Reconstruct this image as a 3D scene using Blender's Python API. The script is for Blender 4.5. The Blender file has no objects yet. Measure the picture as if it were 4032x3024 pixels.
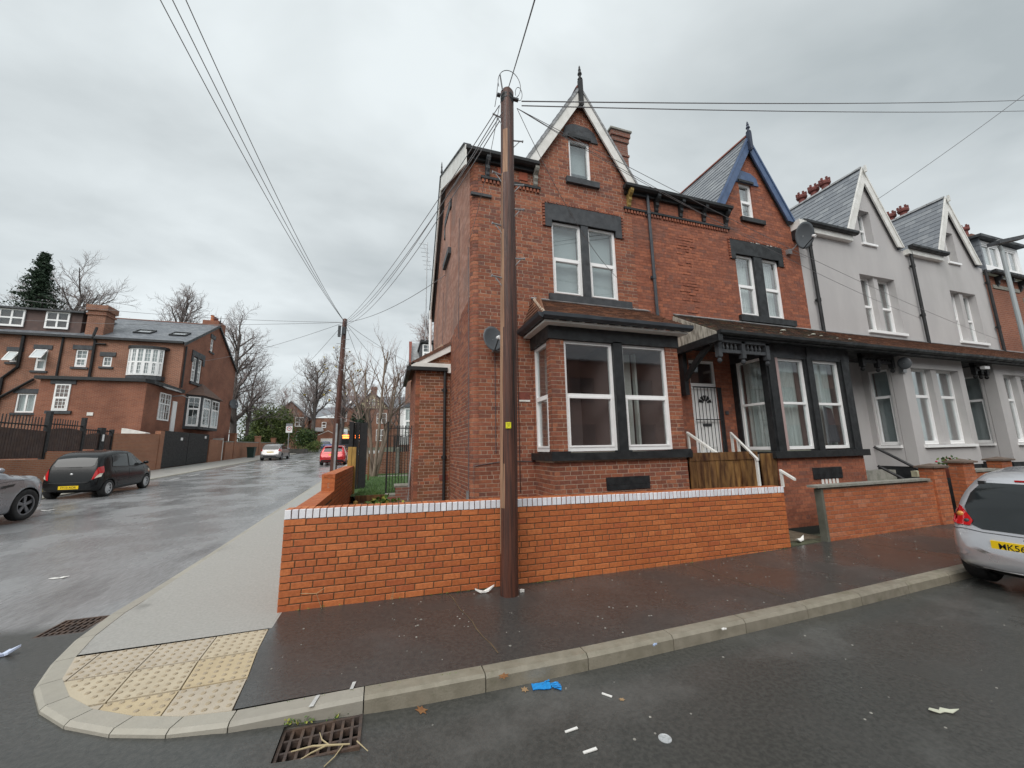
import bpy, math, random
import numpy as np
from mathutils import Vector, Matrix, noise
from mathutils.bvhtree import BVHTree
random.seed(7)
sc = bpy.context.scene
COL = sc.collection
R = math.radians
# ------------------------------------------------------------------ camera
CAMZ = 1.73
yaw, pitch, roll = R(18.047), R(9.627), R(-1.055)
fw = Vector((math.sin(yaw)*math.cos(pitch), math.cos(yaw)*math.cos(pitch), math.sin(pitch)))
rt = Vector((math.cos(yaw), -math.sin(yaw), 0))
up = rt.cross(fw)
r2 = rt*math.cos(roll)+up*math.sin(roll)
u2 = up*math.cos(roll)-rt*math.sin(roll)
cd = bpy.data.cameras.new('camera'); cam = bpy.data.objects.new('camera', cd); COL.objects.link(cam)
m = Matrix((r2, u2, -fw)).transposed().to_4x4(); m.translation = (0, 0, CAMZ)
cam.matrix_world = m
cd.sensor_width = 36.0; cd.lens = 1500/4032*36.0
cd.clip_start = 0.05; cd.clip_end = 3000
sc.camera = cam
# ------------------------------------------------------------------ world: overcast sky
SUN_EL, SUN_AZ = R(46), R(215)
w = bpy.data.worlds.new('World'); sc.world = w; w.use_nodes = True
nt = w.node_tree; nt.nodes.clear()
def N(t, **k):
    n = nt.nodes.new(t)
    for a, b in k.items(): setattr(n, a, b)
    return n
L = lambda a, b: nt.links.new(a, b)
out = N('ShaderNodeOutputWorld')
sky = N('ShaderNodeTexSky', sky_type='NISHITA'); sky.sun_disc = False
sky.sun_elevation = SUN_EL; sky.sun_rotation = SUN_AZ
bg1 = N('ShaderNodeBackground'); bg1.inputs[1].default_value = 0.06; L(sky.outputs[0], bg1.inputs[0])
tc = N('ShaderNodeTexCoord')
sep = N('ShaderNodeSeparateXYZ'); L(tc.outputs['Generated'], sep.inputs[0])
def M2(op, a, b=None, c=None):
    n = N('ShaderNodeMath', operation=op)
    for i, v in enumerate((a, b, c)):
        if v is None: continue
        if isinstance(v, (int, float)): n.inputs[i].default_value = v
        else: L(v, n.inputs[i])
    return n.outputs[0]
zz = M2('ADD', M2('MAXIMUM', sep.outputs[2], 0.0), 0.22)
cx_ = M2('DIVIDE', sep.outputs[0], zz); cy_ = M2('DIVIDE', sep.outputs[1], zz)
cmb = N('ShaderNodeCombineXYZ'); L(cx_, cmb.inputs[0]); L(cy_, cmb.inputs[1])
def sky_noise(scale, detail, rough, off, dist=0.0, sx=1.0):
    mp = N('ShaderNodeMapping'); L(cmb.outputs[0], mp.inputs[0])
    mp.inputs['Location'].default_value = off; mp.inputs['Scale'].default_value = (sx, 1, 1)
    mp.inputs['Rotation'].default_value = (0, 0, R(25))
    n = N('ShaderNodeTexNoise'); L(mp.outputs[0], n.inputs['Vector'])
    n.inputs['Scale'].default_value = scale; n.inputs['Detail'].default_value = detail
    n.inputs['Roughness'].default_value = rough; n.inputs['Distortion'].default_value = dist
    return n.outputs[0]
n1 = sky_noise(0.75, 5.0, 0.50, (3.1, 1.7, 0), 0.35, 0.8)
n2 = sky_noise(2.6, 5.0, 0.55, (8.3, 4.4, 2), 0.3, 0.7)
mixn = M2('ADD', M2('MULTIPLY', n1, 0.78), M2('MULTIPLY', n2, 0.22))
ramp = N('ShaderNodeValToRGB'); L(mixn, ramp.inputs[0])
e = ramp.color_ramp.elements
e[0].position = 0.385; e[0].color = (0.30, 0.332, 0.342, 1)
e[1].position = 0.61; e[1].color = (0.565, 0.605, 0.615, 1)
k = ramp.color_ramp.elements.new(0.49); k.color = (0.425, 0.458, 0.467, 1)
bg2 = N('ShaderNodeBackground'); L(ramp.outputs[0], bg2.inputs[0]); bg2.inputs[1].default_value = 0.93
mx = N('ShaderNodeMixShader'); mx.inputs[0].default_value = 0.92
L(bg1.outputs[0], mx.inputs[1]); L(bg2.outputs[0], mx.inputs[2]); L(mx.outputs[0], out.inputs[0])
# soft overcast sun (from behind the camera, high)
sd = bpy.data.lights.new('sun', 'SUN'); sd.energy = 1.5; sd.angle = R(50); sd.color = (1.0, 0.97, 0.93)
so = bpy.data.objects.new('sun', sd); COL.objects.link(so)
sdir = Vector((math.sin(SUN_AZ)*math.cos(SUN_EL), math.cos(SUN_AZ)*math.cos(SUN_EL), math.sin(SUN_EL)))
so.rotation_euler = sdir.to_track_quat('Z', 'Y').to_euler(); so.location = (0, -10, 30)
sc.view_settings.view_transform = 'Standard'; sc.view_settings.look = 'None'
sc.view_settings.exposure = 0.78; sc.view_settings.gamma = 1.0
sc.view_settings.use_curve_mapping = False
sc.cycles.max_bounces = 6; sc.cycles.transparent_max_bounces = 16
# ------------------------------------------------------------------ helpers
WL = {}
def V(*a): return np.array(a, float)
def tag(o, label=None, cat=None, group=None, kind=None):
    if label: o['label'] = label
    if cat: o['category'] = cat
    if group: o['group'] = group
    if kind: o['kind'] = kind
    return o
def thing(name, label, cat, loc, rz=0.0, group=None, local=False):
    o = bpy.data.objects.new(name, None); COL.objects.link(o)
    o.location = loc; o.rotation_euler = (0, 0, rz); o.empty_display_size = 0.2
    WL[o] = V(0, 0, 0) if local else V(*loc)
    return tag(o, label, cat, group)
def mkmesh(name, vs, fs, mat=None, smooth=False):
    me = bpy.data.meshes.new(name)
    me.from_pydata([tuple(v) for v in vs], [], fs)
    for x in (mat if isinstance(mat, (list, tuple)) else [mat]):
        if x is not None: me.materials.append(x)
    if smooth: me.polygons.foreach_set('use_smooth', [True]*len(me.polygons))
    me.update(); return me
def put(name, vs, fs, mat, parent=None, smooth=False, **k):
    """one mesh object; vs are world coordinates (or local ones under a local thing)"""
    vs = np.asarray(vs, float).reshape(-1, 3)
    off = V(0, 0, 0)
    if parent is not None: off = WL[parent]
    else:
        if len(vs): off = V((vs[:, 0].min()+vs[:, 0].max())/2, (vs[:, 1].min()+vs[:, 1].max())/2, vs[:, 2].min())
    me = mkmesh(name, vs-off, fs, mat, smooth)
    o = bpy.data.objects.new(name, me); COL.objects.link(o)
    if parent is not None: o.parent = parent; WL[o] = off
    else: o.location = off; WL[o] = off
    return tag(o, **k)
class MB:
    def __init__(s): s.v = []; s.f = []; s.n = 0
    def add(s, vs, fs):
        n = s.n
        s.v.extend([tuple(map(float, v)) for v in vs]); s.n += len(vs)
        s.f.extend([tuple(i+n for i in f) for f in fs]); return s
    def box(s, a, b):
        x0, y0, z0 = a; x1, y1, z1 = b
        if x0 > x1: x0, x1 = x1, x0
        if y0 > y1: y0, y1 = y1, y0
        if z0 > z1: z0, z1 = z1, z0
        return s.add([(x0,y0,z0),(x1,y0,z0),(x1,y1,z0),(x0,y1,z0),(x0,y0,z1),(x1,y0,z1),(x1,y1,z1),(x0,y1,z1)],
                     [(0,3,2,1),(4,5,6,7),(0,1,5,4),(1,2,6,5),(2,3,7,6),(3,0,4,7)])
    def hexa(s, p):
        return s.add(p, [(0,3,2,1),(4,5,6,7),(0,1,5,4),(1,2,6,5),(2,3,7,6),(3,0,4,7)])
    def prism(s, poly, d):
        """poly: list of 3d points, extruded by vector d"""
        n = len(poly); d = np.array(d, float)
        vs = [np.array(p, float) for p in poly] + [np.array(p, float)+d for p in poly]
        fs = [tuple(range(n-1, -1, -1)), tuple(range(n, 2*n))] + [(i, (i+1) % n, n+(i+1) % n, n+i) for i in range(n)]
        return s.add(vs, fs)
    def tube(s, pts, r, n=6, cap=True):
        pts = [np.array(p, float) for p in pts]
        rr = r if isinstance(r, (list, tuple)) else [r]*len(pts)
        vs = []; fs = []
        for i, p in enumerate(pts):
            d = pts[min(i+1, len(pts)-1)]-pts[max(i-1, 0)]
            d = d/(np.linalg.norm(d)+1e-9)
            a = np.cross(d, (0, 0, 1) if abs(d[2]) < .9 else (1, 0, 0)); a /= np.linalg.norm(a)
            b = np.cross(d, a)
            for j in range(n):
                t = 2*math.pi*j/n
                vs.append(p+rr[i]*(a*math.cos(t)+b*math.sin(t)))
        for i in range(len(pts)-1):
            for j in range(n):
                fs.append((i*n+j, i*n+(j+1) % n, (i+1)*n+(j+1) % n, (i+1)*n+j))
        if cap: fs += [tuple(range(n-1, -1, -1)), tuple(range((len(pts)-1)*n, len(pts)*n))]
        return s.add(vs, fs)
    def lathe(s, o, ax, prof, n=16, cap=True):
        """prof: (radius, along axis)"""
        o = np.array(o, float); ax = np.array(ax, float); ax /= np.linalg.norm(ax)
        a = np.cross(ax, (0, 0, 1) if abs(ax[2]) < .9 else (1, 0, 0)); a /= np.linalg.norm(a); b = np.cross(ax, a)
        vs = [o+ax*h+r*(a*math.cos(2*math.pi*j/n)+b*math.sin(2*math.pi*j/n)) for r, h in prof for j in range(n)]
        fs = [(i*n+j, i*n+(j+1) % n, (i+1)*n+(j+1) % n, (i+1)*n+j) for i in range(len(prof)-1) for j in range(n)]
        if cap: fs += [tuple(range(n-1, -1, -1)), tuple(range((len(prof)-1)*n, len(prof)*n))]
        return s.add(vs, fs)
    def ball(s, c, r, n=8, m=5, sq=(1, 1, 1)):
        vs = [(c[0], c[1], c[2]-r*sq[2])]
        for i in range(1, m):
            t = math.pi*i/m
            for j in range(n):
                p = 2*math.pi*j/n
                vs.append((c[0]+r*sq[0]*math.sin(t)*math.cos(p), c[1]+r*sq[1]*math.sin(t)*math.sin(p), c[2]-r*sq[2]*math.cos(t)))
        vs.append((c[0], c[1], c[2]+r*sq[2]))
        fs = [(0, 1+(j+1) % n, 1+j) for j in range(n)]
        for i in range(m-2):
            for j in range(n):
                a = 1+i*n; fs.append((a+j, a+(j+1) % n, a+n+(j+1) % n, a+n+j))
        a = 1+(m-2)*n; fs += [(a+j, a+(j+1) % n, len(vs)-1) for j in range(n)]
        return s.add(vs, fs)
    def put(s, name, mat, parent=None, smooth=False, **k):
        return put(name, s.v, s.f, mat, parent, smooth, **k)
def smooth01(x, a, b):
    t = min(1, max(0, (x-a)/(b-a))); return t*t*(3-2*t)
# ------------------------------------------------------------------ materials
def pmat(name, c1, c2=None, scale=3.0, rough=(0.8, 0.9), bump=0.0, bscale=60.0, island=0.0, hue=None, metal=0.0,
         c3=None, s3=0.7, t3=(0.5, 0.62), stretch=(1, 1, 1), spec=0.5, rscale=None, detail=5.0, coat=0.0, emit=None, wet=None, wave=None, f3=1.0):
    ma = bpy.data.materials.new(name); ma.use_nodes = True
    t = ma.node_tree; b = t.nodes['Principled BSDF']
    def nn(ty, **k):
        n = t.nodes.new(ty)
        for a, v in k.items(): setattr(n, a, v)
        return n
    l = t.links.new
    geo = nn('ShaderNodeNewGeometry')
    mp = nn('ShaderNodeMapping'); l(geo.outputs['Position'], mp.inputs[0]); mp.inputs['Scale'].default_value = stretch
    def nz(sc_, de=detail, ro=0.55, off=0.0):
        n = nn('ShaderNodeTexNoise'); n.inputs['Scale'].default_value = sc_; n.inputs['Detail'].default_value = de
        n.inputs['Roughness'].default_value = ro
        if off:
            m_ = nn('ShaderNodeMapping'); m_.inputs['Location'].default_value = (off, off*1.7, off*.6); l(mp.outputs[0], m_.inputs[0]); l(m_.outputs[0], n.inputs['Vector'])
        else: l(mp.outputs[0], n.inputs['Vector'])
        return n.outputs[0]
    def mixc(f, a, b_, mode='MIX'):
        n = nn('ShaderNodeMix', data_type='RGBA', blend_type=mode)
        for i, v in ((0, f), (6, a), (7, b_)):
            if hasattr(v, 'node'): l(v, n.inputs[i])
            elif i == 0: n.inputs[0].default_value = v
            else: n.inputs[i].default_value = (*v, 1)
        return n.outputs[2]
    def rmp(x, a, b_, o0=0.0, o1=1.0):
        n = nn('ShaderNodeMapRange', interpolation_type='SMOOTHSTEP'); l(x, n.inputs[0])
        for i, v in enumerate((a, b_, o0, o1)): n.inputs[1+i].default_value = v
        return n.outputs[0]
    col = c1
    if island or hue:
        oi = nn('ShaderNodeObjectInfo')
        ad = nn('ShaderNodeMath', operation='ADD'); l(geo.outputs['Random Per Island'], ad.inputs[0]); l(oi.outputs['Random'], ad.inputs[1])
        fr = nn('ShaderNodeMath', operation='FRACT'); l(ad.outputs[0], fr.inputs[0]); rnd = fr.outputs[0]
    if hue:
        cr = nn('ShaderNodeValToRGB'); l(rnd, cr.inputs[0]); cr.color_ramp.interpolation = 'CONSTANT'
        el = cr.color_ramp.elements
        while len(el) < len(hue): el.new(0.5)
        for i, (p, c) in enumerate(hue): el[i].position = p; el[i].color = (*c, 1)
        col = cr.outputs[0]
        if c2 is not None:
            col = mixc(rmp(nz(scale), 0.3, 0.7, 0, 1), mixc(1.0, col, (c2[0], c2[1], c2[2]), 'MULTIPLY'), col)
    elif c2 is not None:
        col = mixc(rmp(nz(scale), 0.32, 0.68), c1, c2)
    if c3 is not None:
        col = mixc(rmp(nz(s3, 6.0, 0.6, 3.3), t3[0], t3[1], 0, f3), col, c3)
    if island:
        mr = nn('ShaderNodeMapRange'); l(rnd, mr.inputs[0]); mr.inputs[3].default_value = 1-island; mr.inputs[4].default_value = 1+island
        hs = nn('ShaderNodeHueSaturation'); l(mr.outputs[0], hs.inputs['Value'])
        if hasattr(col, 'node'): l(col, hs.inputs['Color'])
        else: hs.inputs['Color'].default_value = (*col, 1)
        col = hs.outputs[0]
    if hasattr(col, 'node'): l(col, b.inputs['Base Color'])
    else: b.inputs['Base Color'].default_value = (*col, 1)
    b.inputs['Metallic'].default_value = metal
    b.inputs['Specular IOR Level'].default_value = spec
    if rough[0] == rough[1]: b.inputs['Roughness'].default_value = rough[0]
    else: l(rmp(nz(rscale or scale*.7, 4.0, 0.5, 9.1), 0.35, 0.65, rough[0], rough[1]), b.inputs['Roughness'])
    if coat: b.inputs['Coat Weight'].default_value = coat; b.inputs['Coat Roughness'].default_value = 0.05
    if bump:
        bp = nn('ShaderNodeBump'); bp.inputs['Strength'].default_value = bump; bp.inputs['Distance'].default_value = 0.01
        l(nz(bscale, 4.0, 0.6), bp.inputs['Height']); l(bp.outputs[0], b.inputs['Normal'])
    if emit: b.inputs['Emission Color'].default_value = (*emit[0], 1); b.inputs['Emission Strength'].default_value = emit[1]
    return ma
# bricks
OLD = [(0.0, (.25, .085, .048)), (.16, (.30, .102, .055)), (.34, (.34, .12, .062)), (.52, (.24, .085, .052)), (.64, (.22, .08, .05)), (.74, (.37, .14, .074)), (.84, (.30, .105, .06)), (.96, (.17, .07, .05))]
B_OLD = pmat('old_red_brick', (.3, .1, .05), (.74, .70, .70), 22, (.7, .9), .35, 90, island=.09, hue=OLD, c3=(.075, .047, .04), s3=1.1, t3=(.60, .80), f3=.55)
OLD2 = [(0.0, (.31, .105, .06)), (.3, (.35, .12, .066)), (.55, (.39, .135, .072)), (.75, (.28, .10, .06)), (.92, (.22, .088, .06))]
B_OLD2 = pmat('sooty_red_brick', (.3, .1, .05), (.72, .68, .68), 18, (.7, .9), .35, 90, island=.12, hue=OLD2, c3=(.12, .07, .058), s3=.75, t3=(.54, .74), f3=.6)
NEW = [(0.0, (.50, .145, .044)), (.3, (.53, .158, .048)), (.55, (.47, .132, .042)), (.78, (.56, .175, .056)), (.93, (.43, .115, .040))]
B_NEW = pmat('new_orange_brick', (.5, .15, .05), (.78, .74, .72), 26, (.5, .75), .35, 120, island=.05, hue=NEW, c3=(.36, .10, .035), s3=1.3, t3=(.56, .76), f3=.4)
NEI = [(0.0, (.45, .135, .052)), (.3, (.50, .160, .064)), (.6, (.41, .122, .05)), (.88, (.46, .17, .085)), (.95, (.36, .11, .048))]
B_NEI = pmat('weathered_orange_brick', (.5, .15, .05), (.74, .70, .70), 20, (.55, .8), .35, 110, island=.12, hue=NEI, c3=(.40, .24, .17), s3=1.3, t3=(.58, .8), f3=.3)
B_EXT = pmat('brown_brick', (.3, .1, .05), (.72, .7, .7), 22, (.75, .9), .3, 90, island=.2, hue=[(0, (.25, .10, .05)), (.35, (.34, .135, .065)), (.6, (.19, .075, .045)), (.8, (.30, .10, .05))])
MORT_L = pmat('pale_mortar', (.50, .40, .31), (.38, .29, .22), 14, (.85, .95), .3, 80)
MORT_M = pmat('brown_mortar', (.25, .165, .12), (.19, .125, .09), 10, (.85, .95), .3, 80)
MORT_D = pmat('dark_mortar', (.13, .085, .045), (.095, .065, .035), 12, (.85, .95), .3, 80)
BLACK = pmat('black_painted_stone', (.011, .0125, .014), (.020, .022, .024), 9, (.4, .65), .3, 50)
GREYST = pmat('dark_grey_painted_stone', (.040, .044, .050), (.058, .062, .068), 8, (.5, .75), .35, 55, c3=(.02, .02, .022), s3=3, t3=(.55, .7))
IRON = pmat('black_iron', (.008, .009, .010), (.014, .014, .016), 12, (.5, .7), .1, 60)
PIPE = pmat('grey_black_pipe', (.035, .042, .052), (.05, .058, .068), 5, (.3, .5), .05, 60)
WHITE = pmat('white_plastic', (.90, .90, .90), (.86, .86, .855), 6, (.28, .4), 0, 60)
WPAINT = pmat('white_painted_wood', (.80, .79, .76), (.68, .67, .63), 5, (.4, .6), .1, 50)
COPE_W = pmat('white_painted_brick', (.9, .9, .93), (.92, .92, .93), 14, (.5, .7), .3, 90, c3=(.52, .30, .22), s3=9, t3=(.66, .72), island=.03, hue=[(0, (.80, .81, .86)), (.4, (.74, .75, .80)), (.8, (.82, .83, .87))])
BLUEP = pmat('blue_painted_wood', (.085, .135, .25), (.06, .10, .19), 5, (.4, .6), .15, 50)
SILLST = pmat('grey_stone', (.30, .29, .26), (.20, .20, .17), 7, (.7, .9), .4, 60)
RENDER = pmat('mauve_grey_render', (.50, .485, .48), (.45, .436, .434), 1.5, (.85, .95), .3, 160, c3=(.38, .375, .36), s3=.9, t3=(.5, .75), f3=.6, stretch=(1, 1, .35))
PINKR = pmat('pink_washed_brick', (.46, .26, .20), (.80, .78, .77), 5, (.8, .95), .4, 40, island=.06, hue=[(0, (.40, .215, .16)), (.3, (.46, .26, .20)), (.6, (.36, .18, .13)), (.85, (.42, .23, .17))], c3=(.24, .15, .125), s3=.9, stretch=(1, 1, .7), f3=.7)
SLATE = pmat('grey_slate', (.19, .205, .225), (.85, .86, .88), 9, (.3, .45), .15, 60, island=.10, hue=[(0, (.21, .225, .245)), (.4, (.185, .20, .22)), (.75, (.235, .25, .265))])
TILE = pmat('brown_clay_tile', (.2, .1, .06), (.6, .6, .6), 14, (.6, .8), .3, 60, island=.2, hue=[(0, (.19, .085, .05)), (.4, (.15, .07, .045)), (.7, (.24, .11, .06))])
TILE2 = pmat('mossy_clay_tile', (.12, .07, .05), (.6, .6, .6), 12, (.7, .9), .4, 60, island=.3, hue=[(0, (.11, .065, .045)), (.4, (.08, .055, .045)), (.75, (.17, .08, .05))], c3=(.09, .08, .05), s3=4)
LEAD = pmat('lead_flashing', (.36, .37, .38), (.18, .18, .18), 5, (.45, .7), .4, 30, stretch=(1, 1, 3))
SOFF = pmat('flaking_white_board', (.52, .49, .42), (.20, .18, .15), 7, (.7, .9), .3, 40, stretch=(3, 3, .6))
TERRA = pmat('terracotta', (.24, .065, .042), (.17, .048, .034), 8, (.7, .85), .3, 50)
POTS = pmat('dark_red_clay', (.20, .06, .05), (.14, .045, .04), 9, (.7, .85), .3, 50)
WOODF = pmat('stained_fence_board', (.30, .165, .055), (.17, .085, .03), 2.2, (.5, .7), .2, 30, stretch=(4, 4, .8), island=.15, hue=[(0, (.25, .13, .04)), (.5, (.33, .18, .06)), (.8, (.18, .09, .03))])
WOODP = pmat('yellow_timber_post', (.42, .27, .07), (.30, .18, .045), 6, (.6, .8), .3, 40, stretch=(5, 5, .6))
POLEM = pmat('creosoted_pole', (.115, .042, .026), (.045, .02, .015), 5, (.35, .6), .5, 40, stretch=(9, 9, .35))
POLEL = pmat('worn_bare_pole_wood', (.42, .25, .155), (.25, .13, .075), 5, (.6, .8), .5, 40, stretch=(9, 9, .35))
GALV = pmat('galvanised_steel', (.42, .43, .44), (.32, .33, .34), 8, (.35, .5), .1, 50, metal=.6)
WIRE = pmat('wire_black', (.09, .09, .10), None, 1, (.5, .5))
WIREG = pmat('wire_grey', (.22, .22, .23), None, 1, (.5, .5))
DISH = pmat('grey_dish', (.085, .095, .105), (.11, .12, .13), 3, (.4, .55))
RUBBER = pmat('tyre_rubber', (.012, .012, .013), (.02, .02, .02), 9, (.6, .8), .2, 80)
ALLOY = pmat('alloy', (.62, .63, .64), None, 1, (.25, .25), metal=.85)
ALLOYD = pmat('dark_alloy', (.20, .205, .22), None, 1, (.3, .3))
CARBLK = pmat('black_trim', (.015, .015, .016), None, 1, (.45, .45))
REDL = pmat('red_lamp_glass', (.50, .012, .015), None, 1, (.12, .12), coat=.5)
CLEARL = pmat('clear_lamp_glass', (.62, .60, .52), None, 1, (.12, .12), coat=.5)
AMBERL = pmat('amber_lamp_glass', (.65, .28, .06), None, 1, (.12, .12), coat=.5)
YPLATE = pmat('yellow_plate', (.85, .58, .01), None, 1, (.35, .35))
BLACKTXT = pmat('black_print', (.012, .012, .012), None, 1, (.5, .5))
YSIGN = pmat('yellow_sign', (.86, .80, .04), None, 1, (.4, .4))
def glassmat(name, tint=(.92, .95, .95), boost=1.0, base=.10, rough=.015):
    ma = bpy.data.materials.new(name); ma.use_nodes = True; t = ma.node_tree; t.nodes.clear()
    o = t.nodes.new('ShaderNodeOutputMaterial'); mxs = t.nodes.new('ShaderNodeMixShader')
    tr = t.nodes.new('ShaderNodeBsdfTransparent'); tr.inputs[0].default_value = (*tint, 1)
    gl = t.nodes.new('ShaderNodeBsdfGlossy'); gl.inputs['Roughness'].default_value = rough
    fr = t.nodes.new('ShaderNodeLayerWeight'); fr.inputs[0].default_value = 0.5
    pw = t.nodes.new('ShaderNodeMath'); pw.operation = 'POWER'; pw.inputs[1].default_value = 2.6; t.links.new(fr.outputs['Facing'], pw.inputs[0])
    mm = t.nodes.new('ShaderNodeMath'); mm.operation = 'MULTIPLY_ADD'; mm.use_clamp = True
    mm.inputs[1].default_value = boost; mm.inputs[2].default_value = base
    t.links.new(pw.outputs[0], mm.inputs[0]); t.links.new(mm.outputs[0], mxs.inputs[0])
    t.links.new(tr.outputs[0], mxs.inputs[1]); t.links.new(gl.outputs[0], mxs.inputs[2]); t.links.new(mxs.outputs[0], o.inputs[0])
    return ma
GLASS = glassmat('window_glass')
CURT = pmat('net_curtain', (.80, .82, .80), (.62, .64, .63), 3, (.9, .9), .3, 12, stretch=(9, 9, .3))
BLIND = pmat('grey_blind', (.58, .62, .63), (.52, .56, .57), 1, (.8, .8))
ROOM = pmat('dim_room_wall', (.42, .31, .30), (.36, .26, .25), 1, (.9, .9))
ROOML = pmat('pale_room_wall', (.5, .48, .45), None, 1, (.9, .9))
DCURT = pmat('dark_curtain', (.10, .085, .10), (.16, .14, .16), 6, (.9, .9), stretch=(8, 8, .3))
FARBR = None
def brickmat(name, c1, c2, cm, scale, bw=.24, rh=.077, ms=.012, dark=(.5, .5, .5), mix=.5):
    """brick pattern as colour and relief for walls too far away to tell bricks apart"""
    ma = bpy.data.materials.new(name); ma.use_nodes = True; t = ma.node_tree; b = t.nodes['Principled BSDF']
    g = t.nodes.new('ShaderNodeNewGeometry'); s = t.nodes.new('ShaderNodeSeparateXYZ'); t.links.new(g.outputs['Position'], s.inputs[0])
    a = t.nodes.new('ShaderNodeMath'); a.operation = 'ADD'; t.links.new(s.outputs[0], a.inputs[0]); t.links.new(s.outputs[1], a.inputs[1])
    c = t.nodes.new('ShaderNodeCombineXYZ'); t.links.new(a.outputs[0], c.inputs[0]); t.links.new(s.outputs[2], c.inputs[1])
    br = t.nodes.new('ShaderNodeTexBrick'); t.links.new(c.outputs[0], br.inputs['Vector'])
    br.inputs['Color1'].default_value = (*c1, 1); br.inputs['Color2'].default_value = (*c2, 1); br.inputs['Mortar'].default_value = (*cm, 1)
    br.inputs['Scale'].default_value = scale; br.inputs['Brick Width'].default_value = bw; br.inputs['Row Height'].default_value = rh
    br.inputs['Mortar Size'].default_value = ms; br.inputs['Bias'].default_value = 0.0
    n = t.nodes.new('ShaderNodeTexNoise'); n.inputs['Scale'].default_value = .8; n.inputs['Detail'].default_value = 7
    t.links.new(g.outputs['Position'], n.inputs['Vector'])
    mr = t.nodes.new('ShaderNodeMapRange'); t.links.new(n.outputs[0], mr.inputs[0]); mr.inputs[1].default_value = .4; mr.inputs[2].default_value = .7
    mr.inputs[4].default_value = mix
    mxn = t.nodes.new('ShaderNodeMix'); mxn.data_type = 'RGBA'; mxn.blend_type = 'MULTIPLY'
    t.links.new(mr.outputs[0], mxn.inputs[0]); t.links.new(br.outputs[0], mxn.inputs[6]); mxn.inputs[7].default_value = (*dark, 1)
    t.links.new(mxn.outputs[2], b.inputs['Base Color']); b.inputs['Roughness'].default_value = .85
    bp = t.nodes.new('ShaderNodeBump'); bp.inputs['Strength'].default_value = .4; bp.inputs['Distance'].default_value = .01; bp.invert = True
    t.links.new(br.outputs['Fac'], bp.inputs['Height']); t.links.new(bp.outputs[0], b.inputs['Normal'])
    return ma
FARBR = brickmat('far_red_brick', (.22, .078, .045), (.33, .125, .068), (.34, .24, .18), 1, ms=.012, dark=(.45, .42, .42), mix=.7)
FARBR2 = brickmat('far_plain_red_brick', (.235, .078, .044), (.30, .105, .056), (.30, .18, .13), 1, ms=.010, dark=(.5, .46, .46), mix=.7)
FARBR3 = brickmat('far_orange_brick', (.33, .12, .06), (.40, .16, .08), (.33, .22, .16), 1, dark=(.5, .5, .5))
SIDEBR = brickmat('far_dark_brick', (.25, .09, .06), (.17, .07, .05), (.22, .16, .13), 1)
# ------------------------------------------------------------------ courses of bricks, tiles or slates on any plane
class F:
    """plane frame: o origin, u along, v up the plane, n outwards"""
    def __init__(s, o, u, v=(0, 0, 1)):
        s.o = V(*o); s.u = V(*u)/np.linalg.norm(u); s.v = V(*v)/np.linalg.norm(v); s.n = np.cross(s.u, s.v)
    def p(s, u, v, d=0.0): return s.o+s.u*u+s.v*v+s.n*d
def crossings(poly, v):
    xs = []
    for i in range(len(poly)):
        (u0, v0), (u1, v1) = poly[i], poly[(i+1) % len(poly)]
        if (v0 <= v) != (v1 <= v): xs.append(u0+(v-v0)*(u1-u0)/(v1-v0))
    xs.sort(); return [(xs[i], xs[i+1]) for i in range(0, len(xs)-1, 2)]
def intervals(poly, holes, v, eps=0.0):
    iv = crossings(poly, v)
    for (a, b, c, d) in holes:
        if b < v < d:
            nv = []
            for (x, y) in iv:
                if c <= x or a >= y: nv.append((x, y)); continue
                if a > x: nv.append((x, a))
                if c < y: nv.append((c, y))
            iv = nv
    return [(x+eps, y-eps) for x, y in iv if y-x > .03]
def slab(mb, f, poly, holes, d0, d1, eps=0.0):
    """solid sheet with rectangular holes, from depth d1 (inside) to d0 (outside)"""
    vs = sorted(set([p[1] for p in poly]+[h[1] for h in holes]+[h[3] for h in holes]))
    lo, hi = min(p[1] for p in poly), max(p[1] for p in poly)
    vs = [v for v in vs if lo <= v <= hi]
    for v0, v1 in zip(vs[:-1], vs[1:]):
        if v1-v0 < 1e-5: continue
        a = intervals(poly, holes, v0+1e-6*(v1-v0), eps); b = intervals(poly, holes, v1-1e-6*(v1-v0), eps)
        m_ = intervals(poly, holes, (v0+v1)/2, eps)
        if len(a) < len(m_): a = [(min(max((x+y)/2, x), y),)*2 for x, y in m_] if not a else a
        if len(b) < len(m_):
            b = b+[(sum(m_[-1])/2,)*2]*(len(m_)-len(b)) if not b else b+[b[-1]]*(len(m_)-len(b))
        for (x0, x1), (y0, y1) in zip(a, b):
            mb.hexa([f.p(x0, v0, d1), f.p(x1, v0, d1), f.p(x1, v0, d0), f.p(x0, v0, d0),
                     f.p(y0, v1, d1), f.p(y1, v1, d1), f.p(y1, v1, d0), f.p(y0, v1, d0)])
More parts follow.
